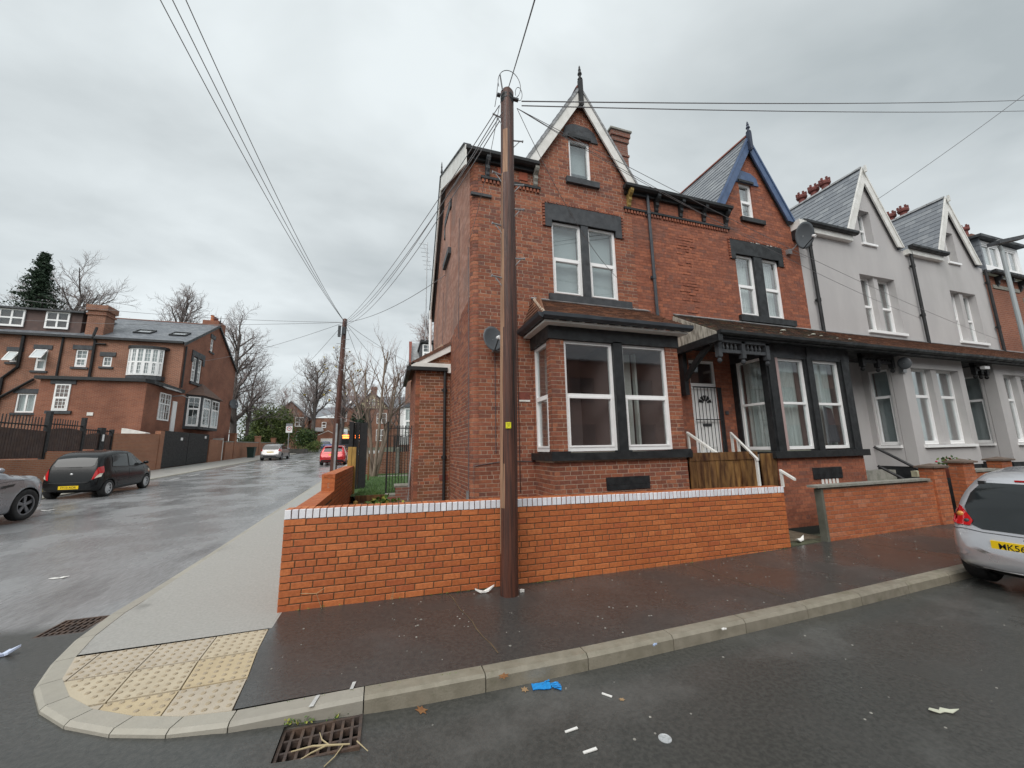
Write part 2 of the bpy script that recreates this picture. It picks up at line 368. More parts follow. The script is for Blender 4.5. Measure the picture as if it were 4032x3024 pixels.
def courses(parent, f, poly, holes, mat, ch=.077, bl=.235, jt=.010, dep=.1, ind=0, name='brick', proud=.0015, tilt=0.0, off=0.5,
            header_every=0, v_start=None, bevel=0.0, minw=.035, rnd=None, near=(0, 0, 1.73)):
    """lay pieces in courses; the nearest `ind` whole ones become objects, the rest one 'stuff' part"""
    rnd = rnd or random.Random(len(poly)*7+int(abs(f.o[0])*100))
    lo, hi = min(p[1] for p in poly), max(p[1] for p in poly)
    if v_start is not None: lo0 = v_start
    else: lo0 = lo
    rows = int(math.ceil((hi-lo0)/ch)); full = []; mb = MB(); near = V(*near)
    for r in range(rows):
        v0 = lo0+r*ch; v1 = min(v0+ch, hi)
        if v1-v0 < ch*.4: continue
        hdr = header_every and r % header_every == header_every//2
        L_ = (bl+jt)/2-jt if hdr else bl
        step = L_+jt
        ph = (r % 2)*off*step if not hdr else step*.25
        for (x, y) in intervals(poly, holes, (v0+v1)/2):
            k0 = math.floor((x-ph)/step)
            u = k0*step+ph
            while u < y:
                a, b = max(u+jt/2, x), min(u+step-jt/2, y)
                if b-a > minw:
                    if b < y and y-b < minw+jt: b = y
                    if a > x and a-x < minw+jt: a = x
                    j = rnd.uniform(-proud, proud)
                    whole = abs((b-a)-L_) < 1e-4 and not hdr and v1-v0 > ch*.99
                    if whole and ind: full.append((np.linalg.norm(f.p((a+b)/2, v0)-near), a, v0, j))
                    else: piece(mb, f, a, b, v0+jt/2, v1-jt/2, j, dep, tilt, bevel)
                u += step
    full.sort(key=lambda q: q[0])
    if ind:
        pm = MB(); z = F((0, 0, 0), (1, 0, 0), (0, 0, 1)); z.n = V(0, -1, 0)
        piece(pm, z, 0, bl, jt/2, ch-jt/2, 0, dep, tilt, bevel)
        me = mkmesh(name, pm.v, pm.f, mat)
        Rm = Matrix(((f.u[0], -f.n[0], f.v[0]), (f.u[1], -f.n[1], f.v[1]), (f.u[2], -f.n[2], f.v[2]))).to_4x4()
        for q in full[:ind]:
            o = bpy.data.objects.new(name, me); COL.objects.link(o); o.parent = parent
            mm = Rm.copy(); mm.translation = Vector(f.p(q[1], q[2], q[3])-WL[parent]); o.matrix_local = mm
        for q in full[ind:]: piece(mb, f, q[1], q[1]+bl, q[2]+jt/2, q[2]+ch-jt/2, q[3], dep, tilt, bevel)
    if mb.n: mb.put(name+'work' if name == 'brick' else name+'s', mat, parent, kind='stuff')
def piece(mb, f, a, b, v0, v1, j, dep, tilt, bevel):
    e_ = bevel
    if not e_:
        pts = [f.p(a, v0, j-dep), f.p(b, v0, j-dep), f.p(b, v0, j+tilt), f.p(a, v0, j+tilt), f.p(a, v1, j-dep), f.p(b, v1, j-dep), f.p(b, v1, j), f.p(a, v1, j)]
        mb.add(pts, [(0, 1, 2, 3), (7, 6, 5, 4), (3, 2, 6, 7), (1, 5, 6, 2), (0, 3, 7, 4)])
    else:
        pts = [f.p(a, v0, j-dep), f.p(b, v0, j-dep), f.p(b, v1, j-dep), f.p(a, v1, j-dep),
               f.p(a, v0, j-e_), f.p(b, v0, j-e_), f.p(b, v1, j-e_), f.p(a, v1, j-e_),
               f.p(a+e_, v0+e_, j), f.p(b-e_, v0+e_, j), f.p(b-e_, v1-e_, j), f.p(a+e_, v1-e_, j)]
        fs = [(8, 9, 10, 11)]
        for i in range(4):
            k_ = (i+1) % 4
            fs += [(i, k_, 4+k_, 4+i), (4+i, 4+k_, 8+k_, 8+i)]
        mb.add(pts, fs)
def brickwall(parent, f, poly, holes, bmat, mmat, ind=0, wall_name='wall', dep=.1, jd=.0035, **k):
    mb = MB(); slab(mb, f, poly, holes, -jd, -dep-.02, .004); mb.put(wall_name, mmat, parent)
    courses(parent, f, poly, holes, bmat, ind=ind, dep=dep, **k)
def fbox(mb, f, u0, u1, v0, v1, d0, d1):
    mb.hexa([f.p(u0, v0, d0), f.p(u1, v0, d0), f.p(u1, v0, d1), f.p(u0, v0, d1), f.p(u0, v1, d0), f.p(u1, v1, d0), f.p(u1, v1, d1), f.p(u0, v1, d1)])
def ring(mb, f, u0, v0, u1, v1, t, d0, d1, tb=None):
    tb = tb or t
    fbox(mb, f, u0, u1, v0, v0+tb, d0, d1); fbox(mb, f, u0, u1, v1-t, v1, d0, d1)
    fbox(mb, f, u0, u0+t, v0+tb, v1-t, d0, d1); fbox(mb, f, u1-t, u1, v0+tb, v1-t, d0, d1)
def window(parent, f, u0, v0, u1, v1, rec=.06, style='tb', tr=.48, back=CURT, bd=.14, grid=None, name='window', t=.055, room=.6, roommat=None, sub_lower=True):
    """white framed window; panes are sub-parts"""
    mb = MB(); d0, d1 = -rec-.07, -rec
    ring(mb, f, u0, v0, u1, v1, t, d0, d1, t*1.3)
    openings = []
    if style == 'tb':
        vm = v0+(v1-v0)*tr
        fbox(mb, f, u0+t, u1-t, vm-t*.5, vm+t*.5, d0, d1)
        if sub_lower:
            ring(mb, f, u0+t, v0+t*1.3, u1-t, vm-t*.5, t*.6, d0+.01, d1+.012)
        openings = [(u0+t, v0+t*1.3, u1-t, vm-t*.5), (u0+t, vm+t*.5, u1-t, v1-t)]
    elif style == 'one': openings = [(u0+t, v0+t*1.3, u1-t, v1-t)]
    elif style == 'two':
        um = (u0+u1)/2; fbox(mb, f, um-t*.6, um+t*.6, v0+t*1.3, v1-t, d0, d1)
        openings = [(u0+t, v0+t*1.3, um-t*.6, v1-t), (um+t*.6, v0+t*1.3, u1-t, v1-t)]
    elif style == 'four':
        um = (u0+u1)/2; vm = v0+(v1-v0)*tr
        fbox(mb, f, um-t*.5, um+t*.5, v0+t*1.3, v1-t, d0, d1)
        for a, b in ((u0+t, um-t*.5), (um+t*.5, u1-t)): fbox(mb, f, a, b, vm-t*.5, vm+t*.5, d0, d1)
        openings = [(u0+t, v0+t*1.3, um-t*.5, vm-t*.5), (um+t*.5, v0+t*1.3, u1-t, vm-t*.5), (u0+t, vm+t*.5, um-t*.5, v1-t), (um+t*.5, vm+t*.5, u1-t, v1-t)]
    if grid:
        for (a, b, c, d) in openings:
            nx, nz_ = grid
            for i in range(1, nx): x = a+(c-a)*i/nx; fbox(mb, f, x-.011, x+.011, b, d, d0+.02, d1-.01)
            for i in range(1, nz_):
                z = b+(d-b)*i/nz_
                for q in range(nx): fbox(mb, f, a+(c-a)*q/nx+(.011 if q else 0), a+(c-a)*(q+1)/nx-(.011 if q < nx-1 else 0), z-.011, z+.011, d0+.02, d1-.01)
    wn = mb.put(name, WHITE, parent)
    for (a, b, c, d) in openings:
        g = MB(); fbox(g, f, a, c, b, d, d0+.028, d0+.036); g.put('pane', GLASS, wn)
    if back is not None:
        c_ = MB()
        if back in (CURT, DCURT):
            n = max(8, int((u1-u0)/.035)); a0 = u0+.01; w_ = (u1-u0-.02)
            pts = []
            for i in range(n+1):
                dd = d0-bd+.018*math.sin(i*1.9)+.01*math.sin(i*.7); pts.append((a0+w_*i/n, dd))
            vs = [f.p(a, v0+.02, d) for a, d in pts]+[f.p(a, v1-.02, d) for a, d in pts]
            c_.add(vs, [(i, i+1, n+2+i, n+1+i) for i in range(n)]); c_.put('curtain', back, wn)
        else:
            fbox(c_, f, u0+.01, u1-.01, v0+.01, v1-.01, d0-bd-.01, d0-bd); c_.put('blind', back, wn)
    if room:
        rm = MB(); a, b, c, d = u0-.02, v0-.02, u1+.02, v1+.02; e0, e1 = d0-.002, d0-room
        for q in ([(a, b, e0), (c, b, e0), (c, b, e1), (a, b, e1)], [(a, d, e0), (a, d, e1), (c, d, e1), (c, d, e0)], [(a, b, e0), (a, b, e1), (a, d, e1), (a, d, e0)],
                  [(c, b, e0), (c, d, e0), (c, d, e1), (c, b, e1)], [(a, b, e1), (c, b, e1), (c, d, e1), (a, d, e1)]):
            rm.add([f.p(*x) for x in q], [(0, 1, 2, 3)])
        rm.put('room_lining', roommat or ROOM, wn)
    return wn
def text_mesh(parent, body, f, u, v, size, mat, d=.001, name='lettering', sx=1.0):
    cu = bpy.data.curves.new('t', 'FONT'); cu.body = body; cu.size = size; cu.align_x = 'CENTER'; cu.align_y = 'CENTER'; cu.resolution_u = 3
    cu.offset = size*.008
    to = bpy.data.objects.new('t', cu); COL.objects.link(to)
    dg = bpy.context.evaluated_depsgraph_get(); me = bpy.data.meshes.new_from_object(to.evaluated_get(dg))
    vs = [f.p(u+x.co.x*sx, v+x.co.y, d) for x in me.vertices]; fs = [tuple(p.vertices) for p in me.polygons]
    bpy.data.objects.remove(to)
    return put(name, vs, fs, mat, parent)
# ------------------------------------------------------------------ ground heights
def g(y): return .0335*(math.sqrt((y-7)**2+1.0)+(y-7))/2 if y < 100 else .0335*93
def gx(x): return -.05*smooth01(x, -1, 2)+.0125*max(0, min(x, 14)-5)
def gp(x, y): return g(y)+gx(x)*(1-smooth01(y, 8, 12))            # pavement level
def groad(x, y):                                                   # road surface
    drop = .035+.085*smooth01(x, -1.3, .4)
    if y > 6: drop = .05
    elif y > 4.2: drop = .035+.015*(y-4.2)/1.8 if x < -1.5 else drop
    return gp(x, y)-drop
# ------------------------------------------------------------------ ground materials
ROAD = pmat('wet_asphalt_main', (.048, .050, .047), (.072, .072, .067), 30, (.10, .38), .28, 60, c3=(.17, .17, .163), s3=.55, t3=(.50, .70), f3=.5, rscale=.8)  # the large pale patches are sky sheen put into the colour
ROADS = pmat('asphalt_side_road', (.19, .193, .20), (.135, .138, .144), 22, (.24, .46), .8, 75, c3=(.055, .055, .057), s3=.9, t3=(.56, .66), stretch=(1.5, .28, 1), f3=.7, rscale=2.5)
PAVD = pmat('dark_wet_pavement', (.044, .044, .043), (.066, .064, .060), 30, (.10, .38), .25, 70, c3=(.095, .095, .093), s3=.85, t3=(.50, .70), f3=.45, rscale=.9)
PAVL = pmat('pale_grey_pavement', (.41, .40, .375), (.34, .335, .31), 40, (.42, .62), .5, 170, c3=(.15, .145, .135), s3=.9, t3=(.6, .75), f3=.7)
KERBM = pmat('kerb_concrete', (.40, .375, .32), (.93, .93, .93), 12, (.5, .75), .25, 60, island=.15, hue=[(0, (.40, .375, .32)), (.5, (.35, .33, .28))], c3=(.20, .19, .15), s3=2.5, t3=(.60, .8), f3=.2)
KERBD = pmat('dark_mossy_kerb', (.27, .25, .20), (.78, .78, .76), 9, (.4, .7), .3, 60, island=.15, hue=[(0, (.30, .27, .215)), (.5, (.26, .235, .185))], c3=(.10, .10, .055), s3=4, t3=(.58, .75), f3=.6)
TACT = pmat('buff_tactile_slab', (.50, .42, .28), (.88, .87, .86), 5, (.6, .8), .3, 120, island=.05, hue=[(0, (.55, .45, .29)), (.35, (.50, .44, .35)), (.7, (.52, .45, .33))], c3=(.30, .24, .17), s3=7, t3=(.62, .78), f3=.5)
TACTD = pmat('worn_blister', (.41, .34, .24), (.35, .29, .205), 20, (.6, .8))
SOIL = pmat('wet_soil', (.10, .075, .05), (.16, .13, .09), 8, (.8, .9), .8, 40)
GRASSM = pmat('lawn', (.045, .095, .025), (.07, .125, .035), 5, (.8, .9), .8, 60)
FARG = pmat('far_ground', (.07, .085, .045), (.10, .09, .06), .2, (.9, .9), .4, 2)
LINE = pmat('white_road_paint', (.62, .62, .60), (.45, .45, .44), 12, (.5, .7), .3, 80)
CAST = pmat('rusty_cast_iron', (.11, .07, .05), (.06, .045, .04), 12, (.5, .75), .5, 60)
PIT = pmat('drain_pit', (.004, .004, .004), None, 1, (.9, .9))
def blend(ma, other, f_nodes):
    '''second tarmac laid over the first, its ragged edge placed by position'''
    t = ma.node_tree; b = t.nodes['Principled BSDF']; o = other.node_tree.nodes['Principled BSDF']
    g_ = t.nodes.new('ShaderNodeNewGeometry'); s_ = t.nodes.new('ShaderNodeSeparateXYZ'); t.links.new(g_.outputs['Position'], s_.inputs[0])
    n_ = t.nodes.new('ShaderNodeTexNoise'); n_.inputs['Scale'].default_value = 1.1; n_.inputs['Detail'].default_value = 6; t.links.new(g_.outputs['Position'], n_.inputs['Vector'])
    def mth(op, a, b_): 
        m_ = t.nodes.new('ShaderNodeMath'); m_.operation = op
        for i, v in enumerate((a, b_)):
            if isinstance(v, (int, float)): m_.inputs[i].default_value = v
            else: t.links.new(v, m_.inputs[i])
        return m_.outputs[0]
    # distance past a slanted line through the mouth of the side road
    d_ = mth('ADD', mth('SUBTRACT', s_.outputs[1], mth('MULTIPLY', s_.outputs[0], -.16)), mth('MULTIPLY', n_.outputs[0], 1.1))
    mr = t.nodes.new('ShaderNodeMapRange'); t.links.new(d_, mr.inputs[0]); mr.inputs[1].default_value = 5.55; mr.inputs[2].default_value = 5.95
    mr2 = t.nodes.new('ShaderNodeMapRange'); d2 = mth('ADD', mth('ADD', s_.outputs[1], mth('MULTIPLY', s_.outputs[0], .55)), mth('MULTIPLY', n_.outputs[0], .5)); t.links.new(d2, mr2.inputs[0])
    mr2.inputs[1].default_value = 2.35; mr2.inputs[2].default_value = 2.20
    mx_ = t.nodes.new('ShaderNodeMath'); mx_.operation = 'MAXIMUM'; t.links.new(mr.outputs[0], mx_.inputs[0]); t.links.new(mr2.outputs[0], mx_.inputs[1])
    lim = mth('MULTIPLY', mr2.outputs[0], mth('LESS_THAN', s_.outputs[1], 3.25)); t.links.new(lim, mx_.inputs[1])
    m3 = t.nodes.new('ShaderNodeMix'); m3.data_type = 'RGBA'; t.links.new(mx_.outputs[0], m3.inputs[0])
    m3.inputs[7].default_value = f_nodes
    src = b.inputs['Base Color'].links[0].from_socket; t.links.new(src, m3.inputs[6])
    n2 = t.nodes.new('ShaderNodeTexNoise'); n2.inputs['Scale'].default_value = 22; n2.inputs['Detail'].default_value = 5
    mp_ = t.nodes.new('ShaderNodeMapping'); mp_.inputs['Scale'].default_value = (1.5, .28, 1); t.links.new(g_.outputs['Position'], mp_.inputs[0]); t.links.new(mp_.outputs[0], n2.inputs['Vector'])
    r_ = t.nodes.new('ShaderNodeValToRGB'); t.links.new(n2.outputs[0], r_.inputs[0]); r_.color_ramp.elements[0].position = .33; r_.color_ramp.elements[1].position = .67
    r_.color_ramp.elements[0].color = tuple(c*.72 for c in f_nodes[:3])+(1,); r_.color_ramp.elements[1].color = f_nodes
    n4 = t.nodes.new('ShaderNodeTexNoise'); n4.inputs['Scale'].default_value = .9; n4.inputs['Detail'].default_value = 6; t.links.new(mp_.outputs[0], n4.inputs['Vector'])
    r4 = t.nodes.new('ShaderNodeMapRange'); t.links.new(n4.outputs[0], r4.inputs[0]); r4.inputs[1].default_value = .56; r4.inputs[2].default_value = .66; r4.inputs[4].default_value = .4
    m4 = t.nodes.new('ShaderNodeMix'); m4.data_type = 'RGBA'; t.links.new(r4.outputs[0], m4.inputs[0]); t.links.new(r_.outputs[0], m4.inputs[6]); m4.inputs[7].default_value = (.055, .055, .057, 1)
    t.links.new(m4.outputs[2], m3.inputs[7]); t.links.new(m3.outputs[2], b.inputs['Base Color'])
blend(ROAD, ROADS, (.31, .314, .32, 1))
def sheet(name, xs, ys, zf, mat, holes=(), **k):
    vs = [(x, y, zf(x, y)) for y in ys for x in xs]; n = len(xs); fs = []
    for j in range(len(ys)-1):
        for i in range(n-1):
            cx, cy = (xs[i]+xs[i+1])/2, (ys[j]+ys[j+1])/2
            if any(h[0] < cx < h[2] and h[1] < cy < h[3] for h in holes): continue
            fs.append((j*n+i, j*n+i+1, (j+1)*n+i+1, (j+1)*n+i))
    return put(name, vs, fs, mat, None, kind='structure', **k)
def lin(a, b, s): n = max(1, int(round((b-a)/s))); return [a+(b-a)*i/n for i in range(n+1)]
D1 = (-.59, 2.90, -.10, 3.215); D2 = (-3.30, 5.42, -2.90, 5.86)
def merge(*ls): return sorted(set(round(x, 4) for l_ in ls for x in l_))
# ground: one sheet to the horizon, under everything
gzz = lambda x, y: (groad(x, y) if -12 < x < -2 else gp(x, y))-.16
sheet('ground', merge([-900, -400, -200, -120], lin(-80, 80, 8), [120, 200, 400, 900]), merge([-900, -400, -150, -60, -30], lin(-20, 100, 5), [140, 220, 400, 900]),
      lambda x, y: g(y)-.30, FARG)
# main road (nearest) and side road, meeting at the mouth of the junction along y = 2.9 .. 3.9
mx_ = merge(lin(-60, -12, 4), lin(-12, -3.5, .5), lin(-3.5, 2, .25), lin(2, 14, 1), lin(14, 90, 4), [D1[0], D1[2]])
my_ = merge([-60, -30, -15], lin(-8, 2, 1), lin(2, 3.7, .25), [D1[1], D1[3]])
sheet('main_road', mx_, my_, groad, ROAD, holes=[D1])
sx_ = merge(lin(-14, -4, 1), lin(-4, -2, .25), [D2[0], D2[2], -1.0, -1.5]); sy_ = merge(lin(3.7, 8, .25), lin(8, 14, .5), lin(14, 64, 2), [D2[1], D2[3]])
sheet('side_road', sx_, sy_, groad, ROAD, holes=[D2])
# pavement on the corner
KO = [(-2.86, 60), (-2.86, 6.5), (-2.86, 5.72), (-2.79, 5.12), (-2.66, 4.63), (-2.50, 4.22), (-2.25, 3.88), (-1.96, 3.62), (-1.62, 3.42), (-1.27, 3.29), (-.92, 3.235), (-.1, 3.245), (.8, 3.26)]
def offset_in(P, d):
    out_ = []
    for i, p in enumerate(P):
        a = np.array(P[max(i-1, 0)]); b = np.array(P[min(i+1, len(P)-1)]); t_ = (b-a)/np.linalg.norm(b-a)
        n_ = np.array((-t_[1], t_[0])); out_.append(tuple(np.array(p)+n_*d))
    return out_
KI = offset_in(KO, .14)
def kmain(x): return 3.26+.022*max(0, x-.8)
bd = lambda y: -1.06+.12*smooth01(4.7-y, 0, 1.4)
def side_pave():
    vs = []; fs = []
    Pl = []
    ys = lin(60, 6, 2)+[5.72, 5.12, 4.72]
    for y in ys:
        xi = np.interp(y, [p[1] for p in reversed(KI[:6])], [p[0] for p in reversed(KI[:6])])
        for t_ in (0, .33, .66, 1): x = xi+(-1.04-xi)*t_; vs.append((x, y, gp(x, y)))
    for j in range(len(ys)-1):
        for i in range(3): fs.append((j*4+i+1, j*4+i, (j+1)*4+i, (j+1)*4+i+1))
    put('side_pavement', vs, fs, PAVL, None, kind='structure')
side_pave()
xs = merge([-1.06, -.5, 0, .5], lin(1, 14, 1), lin(16, 90, 4)); vs = []; fs = []
for x in xs:
    for t_ in (0, .25, .5, .75, 1):
        y0 = (kmain(x)+.14); y = y0+(5.16-y0)*t_; xx = x if x > -1.06 else (bd(y) if y < 4.7 else -1.06)
        vs.append((xx, y, gp(x, y)))
for i in range(len(xs)-1):
    for k in range(4): a = i*5+k; fs.append((a, a+5, a+6, a+1))
put('main_pavement', vs, fs, PAVD, None, kind='structure')
# bed under the tactile slabs
bed = [(x, y, gp(x, y)-.012) for x, y in KI[4:11]]+[(-.93, 3.36, -.012), (-1.05, 4.735, -.012), (-2.62, 4.735, -.012)]
put('slab_bed', bed, [tuple(range(len(bed)))], MORT_D, None, kind='structure')
tr_ = thing('tactile_paving', 'buff tactile paving slabs with raised blisters filling the rounded pavement corner', 'tactile paving', (-1.8, 4.0, 0))
def clip(poly, A, B):
    o_ = []
    for i in range(len(poly)):
        p, q = np.array(poly[i]), np.array(poly[(i+1) % len(poly)])
        d = lambda z: (B[0]-A[0])*(z[1]-A[1])-(B[1]-A[1])*(z[0]-A[0])
        a, b = d(p), d(q)
        if a >= 0: o_.append(tuple(p))
        if (a >= 0) != (b >= 0): o_.append(tuple(p+(q-p)*a/(a-b)))
    return o_
regi = KI[3:12]
def tpt(c, r):   # grid corner: c 0..4 columns from the right, r 0..3 rows from the back
    y = 4.70-.455*r; xr = bd(y); return (xr-.432*c+(.0 if c < 1 else .02*r*0), y-.005*c)
for c in range(4):
    for r in range(3):
        q = [tpt(c, r), tpt(c+1, r), tpt(c+1, r+1), tpt(c, r+1)]
        cc = np.mean(q, axis=0); q = [tuple(np.array(p)+(cc-np.array(p))*np.array((.024, .05))) for p in q]
        for i in range(len(regi)-1): 
            if len(q) > 2: q = clip(q, regi[i], regi[i+1])
        if len(q) < 3: continue
        z0 = gp(-1.5, 4)+random.uniform(0, .003)
        dm = []; mb = MB(); mb.prism([(x, y, z0-.03) for x, y in q], (0, 0, .034)); nf0 = len(mb.f)
        a0, a1, b0 = np.array(tpt(c, r)), np.array(tpt(c+1, r)), np.array(tpt(c, r+1))
        for i in range(6):
            for j in range(6):
                p = a0+(a1-a0)*(i+.5)/6+(b0-a0)*(j+.5)/6
                ok = all((q[(e_+1) % len(q)][0]-q[e_][0])*(p[1]-q[e_][1])-(q[(e_+1) % len(q)][1]-q[e_][1])*(p[0]-q[e_][0]) > .022*math.dist(q[e_], q[(e_+1) % len(q)]) for e_ in range(len(q)))
                if ok: mb.lathe((p[0], p[1], z0+.004), (0, 0, 1), [(.018, 0), (.015, .006), (.011, .0075)], 9)
                if ok: dm.append(len(mb.f))
        o_ = mb.put('tactile_slab', [TACT, TACTD], tr_); o_.data.polygons.foreach_set('material_index', [0 if i < nf0 else 1 for i in range(len(o_.data.polygons))])
# kerbs
kb = put('kerb', [(0, 0, 0)], [], None, None, kind='structure'); WL[kb] = V(0, 0, 0); kb.location = (0, 0, 0)
def kstone(o0, o1, i0, i1, mat, b=.012, nm='kerb_stone'):
    def P(p, z): return (p[0], p[1], z)
    z = lambda p: gp(p[0], p[1])+.004
    def mixp(a, c, t_): return (a[0]+(c[0]-a[0])*t_, a[1]+(c[1]-a[1])*t_)
    t_ = .10/max(.05, math.dist(o0, i0))*.25
    e0, e1 = mixp(o0, i0, t_), mixp(o1, i1, t_)
    vs = [P(o0, z(o0)-.25), P(o1, z(o1)-.25), P(o1, z(o1)-b*1.6), P(o0, z(o0)-b*1.6), P(e0, z(e0)), P(e1, z(e1)), P(i1, z(i1)), P(i0, z(i0)), P(i1, z(i1)-.25), P(i0, z(i0)-.25)]
    fs = [(0, 1, 2, 3), (3, 2, 5, 4), (4, 5, 6, 7), (7, 6, 8, 9), (0, 3, 4, 7, 9), (1, 8, 6, 5, 2)]
    put(nm, vs, fs, mat, kb)
def shr(a, b, d=.004):
    a, b = np.array(a), np.array(b); t_ = (b-a)/np.linalg.norm(b-a); return tuple(a+t_*d), tuple(b-t_*d)
yk = [60]
while yk[-1] > 6.9: yk.append(yk[-1]-.915)
yk[-1] = 6.5
for a, b in zip(yk[:-1], yk[1:]):
    o0, o1 = shr((-2.86, a), (-2.86, b)); i0, i1 = shr((-2.72, a), (-2.72, b))
    if a > 32: continue
    kstone(o0, o1, i0, i1, KERBM)
kstone((-2.86, 60), (-2.86, yk[[i for i, a in enumerate(yk) if a <= 32][0]]), (-2.72, 60), (-2.72, yk[[i for i, a in enumerate(yk) if a <= 32][0]]), KERBM)
for i in range(1, len(KO)-1):
    o0, o1 = shr(KO[i], KO[i+1]); i0, i1 = shr(KI[i], KI[i+1]); kstone(o0, o1, i0, i1, KERBM if i < 11 else KERBD)
x = .8
while x < 60:
    st = .915 if x < 20 else 6
    o0, o1 = shr((x, kmain(x)), (x+st, kmain(x+st))); i0, i1 = shr((x, kmain(x)+.135), (x+st, kmain(x+st)+.135)); kstone(o0, o1, i0, i1, KERBD, .018); x += st
# left side of the side road
LKX = -11.15
y = 12.0
while y < 58:
    st = .915 if y < 34 else 4
    o0, o1 = shr((LKX, y+st), (LKX, y)); kstone(o1, o0, (LKX-.14, y+.004), (LKX-.14, y+st-.004), KERBM); y += st
sheet('left_pavement', [-14.3, -13, -12, LKX-.14], lin(10, 58, 2), lambda x, y: gp(x, y), PAVL)
# dashes and parking line
rm = put('road_markings', [(0, 0, 0)], [], None, None, kind='structure'); WL[rm] = V(0, 0, 0); rm.location = (0, 0, 0)
def dash(x0, y0, x1, y1, w_=.05):
    put('painted_dash', [(x0-w_, y0, groad(x0, y0)+.004), (x0+w_, y0, groad(x0, y0)+.004), (x1+w_, y1, groad(x1, y1)+.004), (x1-w_, y1, groad(x1, y1)+.004)], [(0, 1, 2, 3)], LINE, rm)
for a, b in ((21, 23.0), (28.5, 32.6), (35.8, 39.8), (43.2, 46.9), (50.5, 54)):
    if a > 25: dash(-7.1, a, -7.1, b, .055)
for a, b in ((23.5, 24.6), (25.6, 26.8), (30.1, 36.4)): dash(-10.2, a, -10.2, b, .05)
kbm = put('kerb_paint_mark', [(-.455, 3.245, gp(-.4, 3.3)+.0095), (-.425, 3.245, gp(-.4, 3.3)+.0095), (-.40, 3.37, gp(-.4, 3.3)+.0095), (-.425, 3.37, gp(-.4, 3.3)+.0095)], [(0, 1, 2, 3)], LINE, None, label='white paint daub on the kerb top above the drain', cat='paint mark')
put('kerb_paint_mark', [(-.205, 3.37, gp(-.2, 3.4)+.0095), (-.18, 3.37, gp(-.2, 3.4)+.0095), (-.165, 3.46, gp(-.2, 3.4)+.0095), (-.19, 3.46, gp(-.2, 3.4)+.0095)], [(0, 1, 2, 3)], LINE, None, label='small white daub at the kerb back edge right of the drain', cat='paint mark')
def seam(P, w_):
    vs = []; fs = []; rr = random.Random(8)
    for i, (x, y) in enumerate(P):
        a = w_*rr.uniform(.5, 1.3); vs += [(x-a, y, gp(x, y)+.0035), (x+a, y, gp(x, y)+.0035)]
    for i in range(len(P)-1): fs.append((2*i, 2*i+1, 2*i+3, 2*i+2))
    put('pavement_seam', vs, fs, MORT_D, None, kind='structure')
seam([(.78+.022*i+.012*math.sin(i*1.7), 5.08-.17*i) for i in range(10)], .006)
seam([(4.4+.01*i+.012*math.sin(i*1.3), 5.08-.165*i) for i in range(10)], .005)
seam([(8.0+.02*i+.012*math.sin(i*1.3), 5.08-.16*i) for i in range(10)], .005)
# drains
def drain(D_, label, nx, ny):
    x0, y0, x1, y1 = D_; t = thing('drain_grate', label, 'drain', ((x0+x1)/2, (y0+y1)/2, groad(x0, y0)-.02))
    z = lambda x, y: groad(x, y)
    zc = z((x0+x1)/2, (y0+y1)/2)
    m_ = MB(); tk = .02
    for a, b in (((x0, y0), (x1, y0+tk)), ((x0, y1-tk), (x1, y1)), ((x0, y0+tk), (x0+tk, y1-tk)), ((x1-tk, y0+tk), (x1, y1-tk))): m_.box((a[0], a[1], zc-.06), (b[0], b[1], zc+.001))
    m_.put('frame', CAST, t)
    m_ = MB()
    for i in range(1, nx): x = x0+(x1-x0)*i/nx; m_.box((x-.0085, y0+tk, zc-.045), (x+.0085, y1-tk, zc-.004))
    m_.put('bars', CAST, t)
    m_ = MB()
    for j in range(1, ny): y = y0+(y1-y0)*j/ny; m_.box((x0+tk, y-.008, zc-.047), (x1-tk, y+.008, zc-.006))
    m_.put('cross_bars', CAST, t)
    m_ = MB(); a, b, c, d, zb = x0+.002, y0+.002, x1-.002, y1-.002, zc-.28
    m_.add([(a, b, zc-.05), (c, b, zc-.05), (c, d, zc-.05), (a, d, zc-.05), (a, b, zb), (c, b, zb), (c, d, zb), (a, d, zb)], [(0, 1, 5, 4), (1, 2, 6, 5), (2, 3, 7, 6), (3, 0, 4, 7), (4, 5, 6, 7)])
    m_.put('pit', PIT, t)
drain(D1, 'rusty drain grate in the near gutter with a dry twig across it', 8, 3)
drain(D2, 'drain grate in the side road against the rounded kerb', 8, 4)
# ------------------------------------------------------------------ front garden wall of the corner house
gw = thing('garden_wall', 'low new orange brick wall with a white painted brick coping, behind the telegraph pole', 'garden wall', (-1.09, 5.11, 0))
SL = -.0125
fg = F((-1.09, 5.11, -.004), (1, 0, SL), (SL*0, 0, 1))
GB = []
Lw = 7.73
poly = [(0, -.05), (Lw, -.05), (Lw, .985), (0, .985)]
courses(gw, fg, poly, [], B_NEW, ch=.0758, bl=.215, jt=.0105, dep=.10, ind=300, proud=.002, header_every=13, v_start=0.0, bevel=.004, near=(.5, 3, 1))
mb = MB(); slab(mb, fg, poly, [], -.007, -.20, .004); mb.put('wall_core', MORT_D, gw)
fe = F((-1.09, 5.325, -.004), (0, -1, 0)); 
courses(gw, fe, [(0, -.05), (.215, -.05), (.215, .985), (0, .985)], [], B_NEW, ch=.0758, bl=.215, jt=.0105, dep=.08, v_start=0.0, name='end_brick', bevel=.004)
fr = F((-1.09+Lw, 5.11, -.004+SL*Lw), (0, 1, 0))
courses(gw, fr, [(0, -.05), (.215, -.05), (.215, .985), (0, .985)], [], B_NEW, ch=.0758, bl=.215, jt=.0105, dep=.08, v_start=0.0, name='end_brick', bevel=.004)
mb = MB(); fbk = F((-1.09+Lw, 5.325, SL*Lw), (-1, 0, -SL)); 
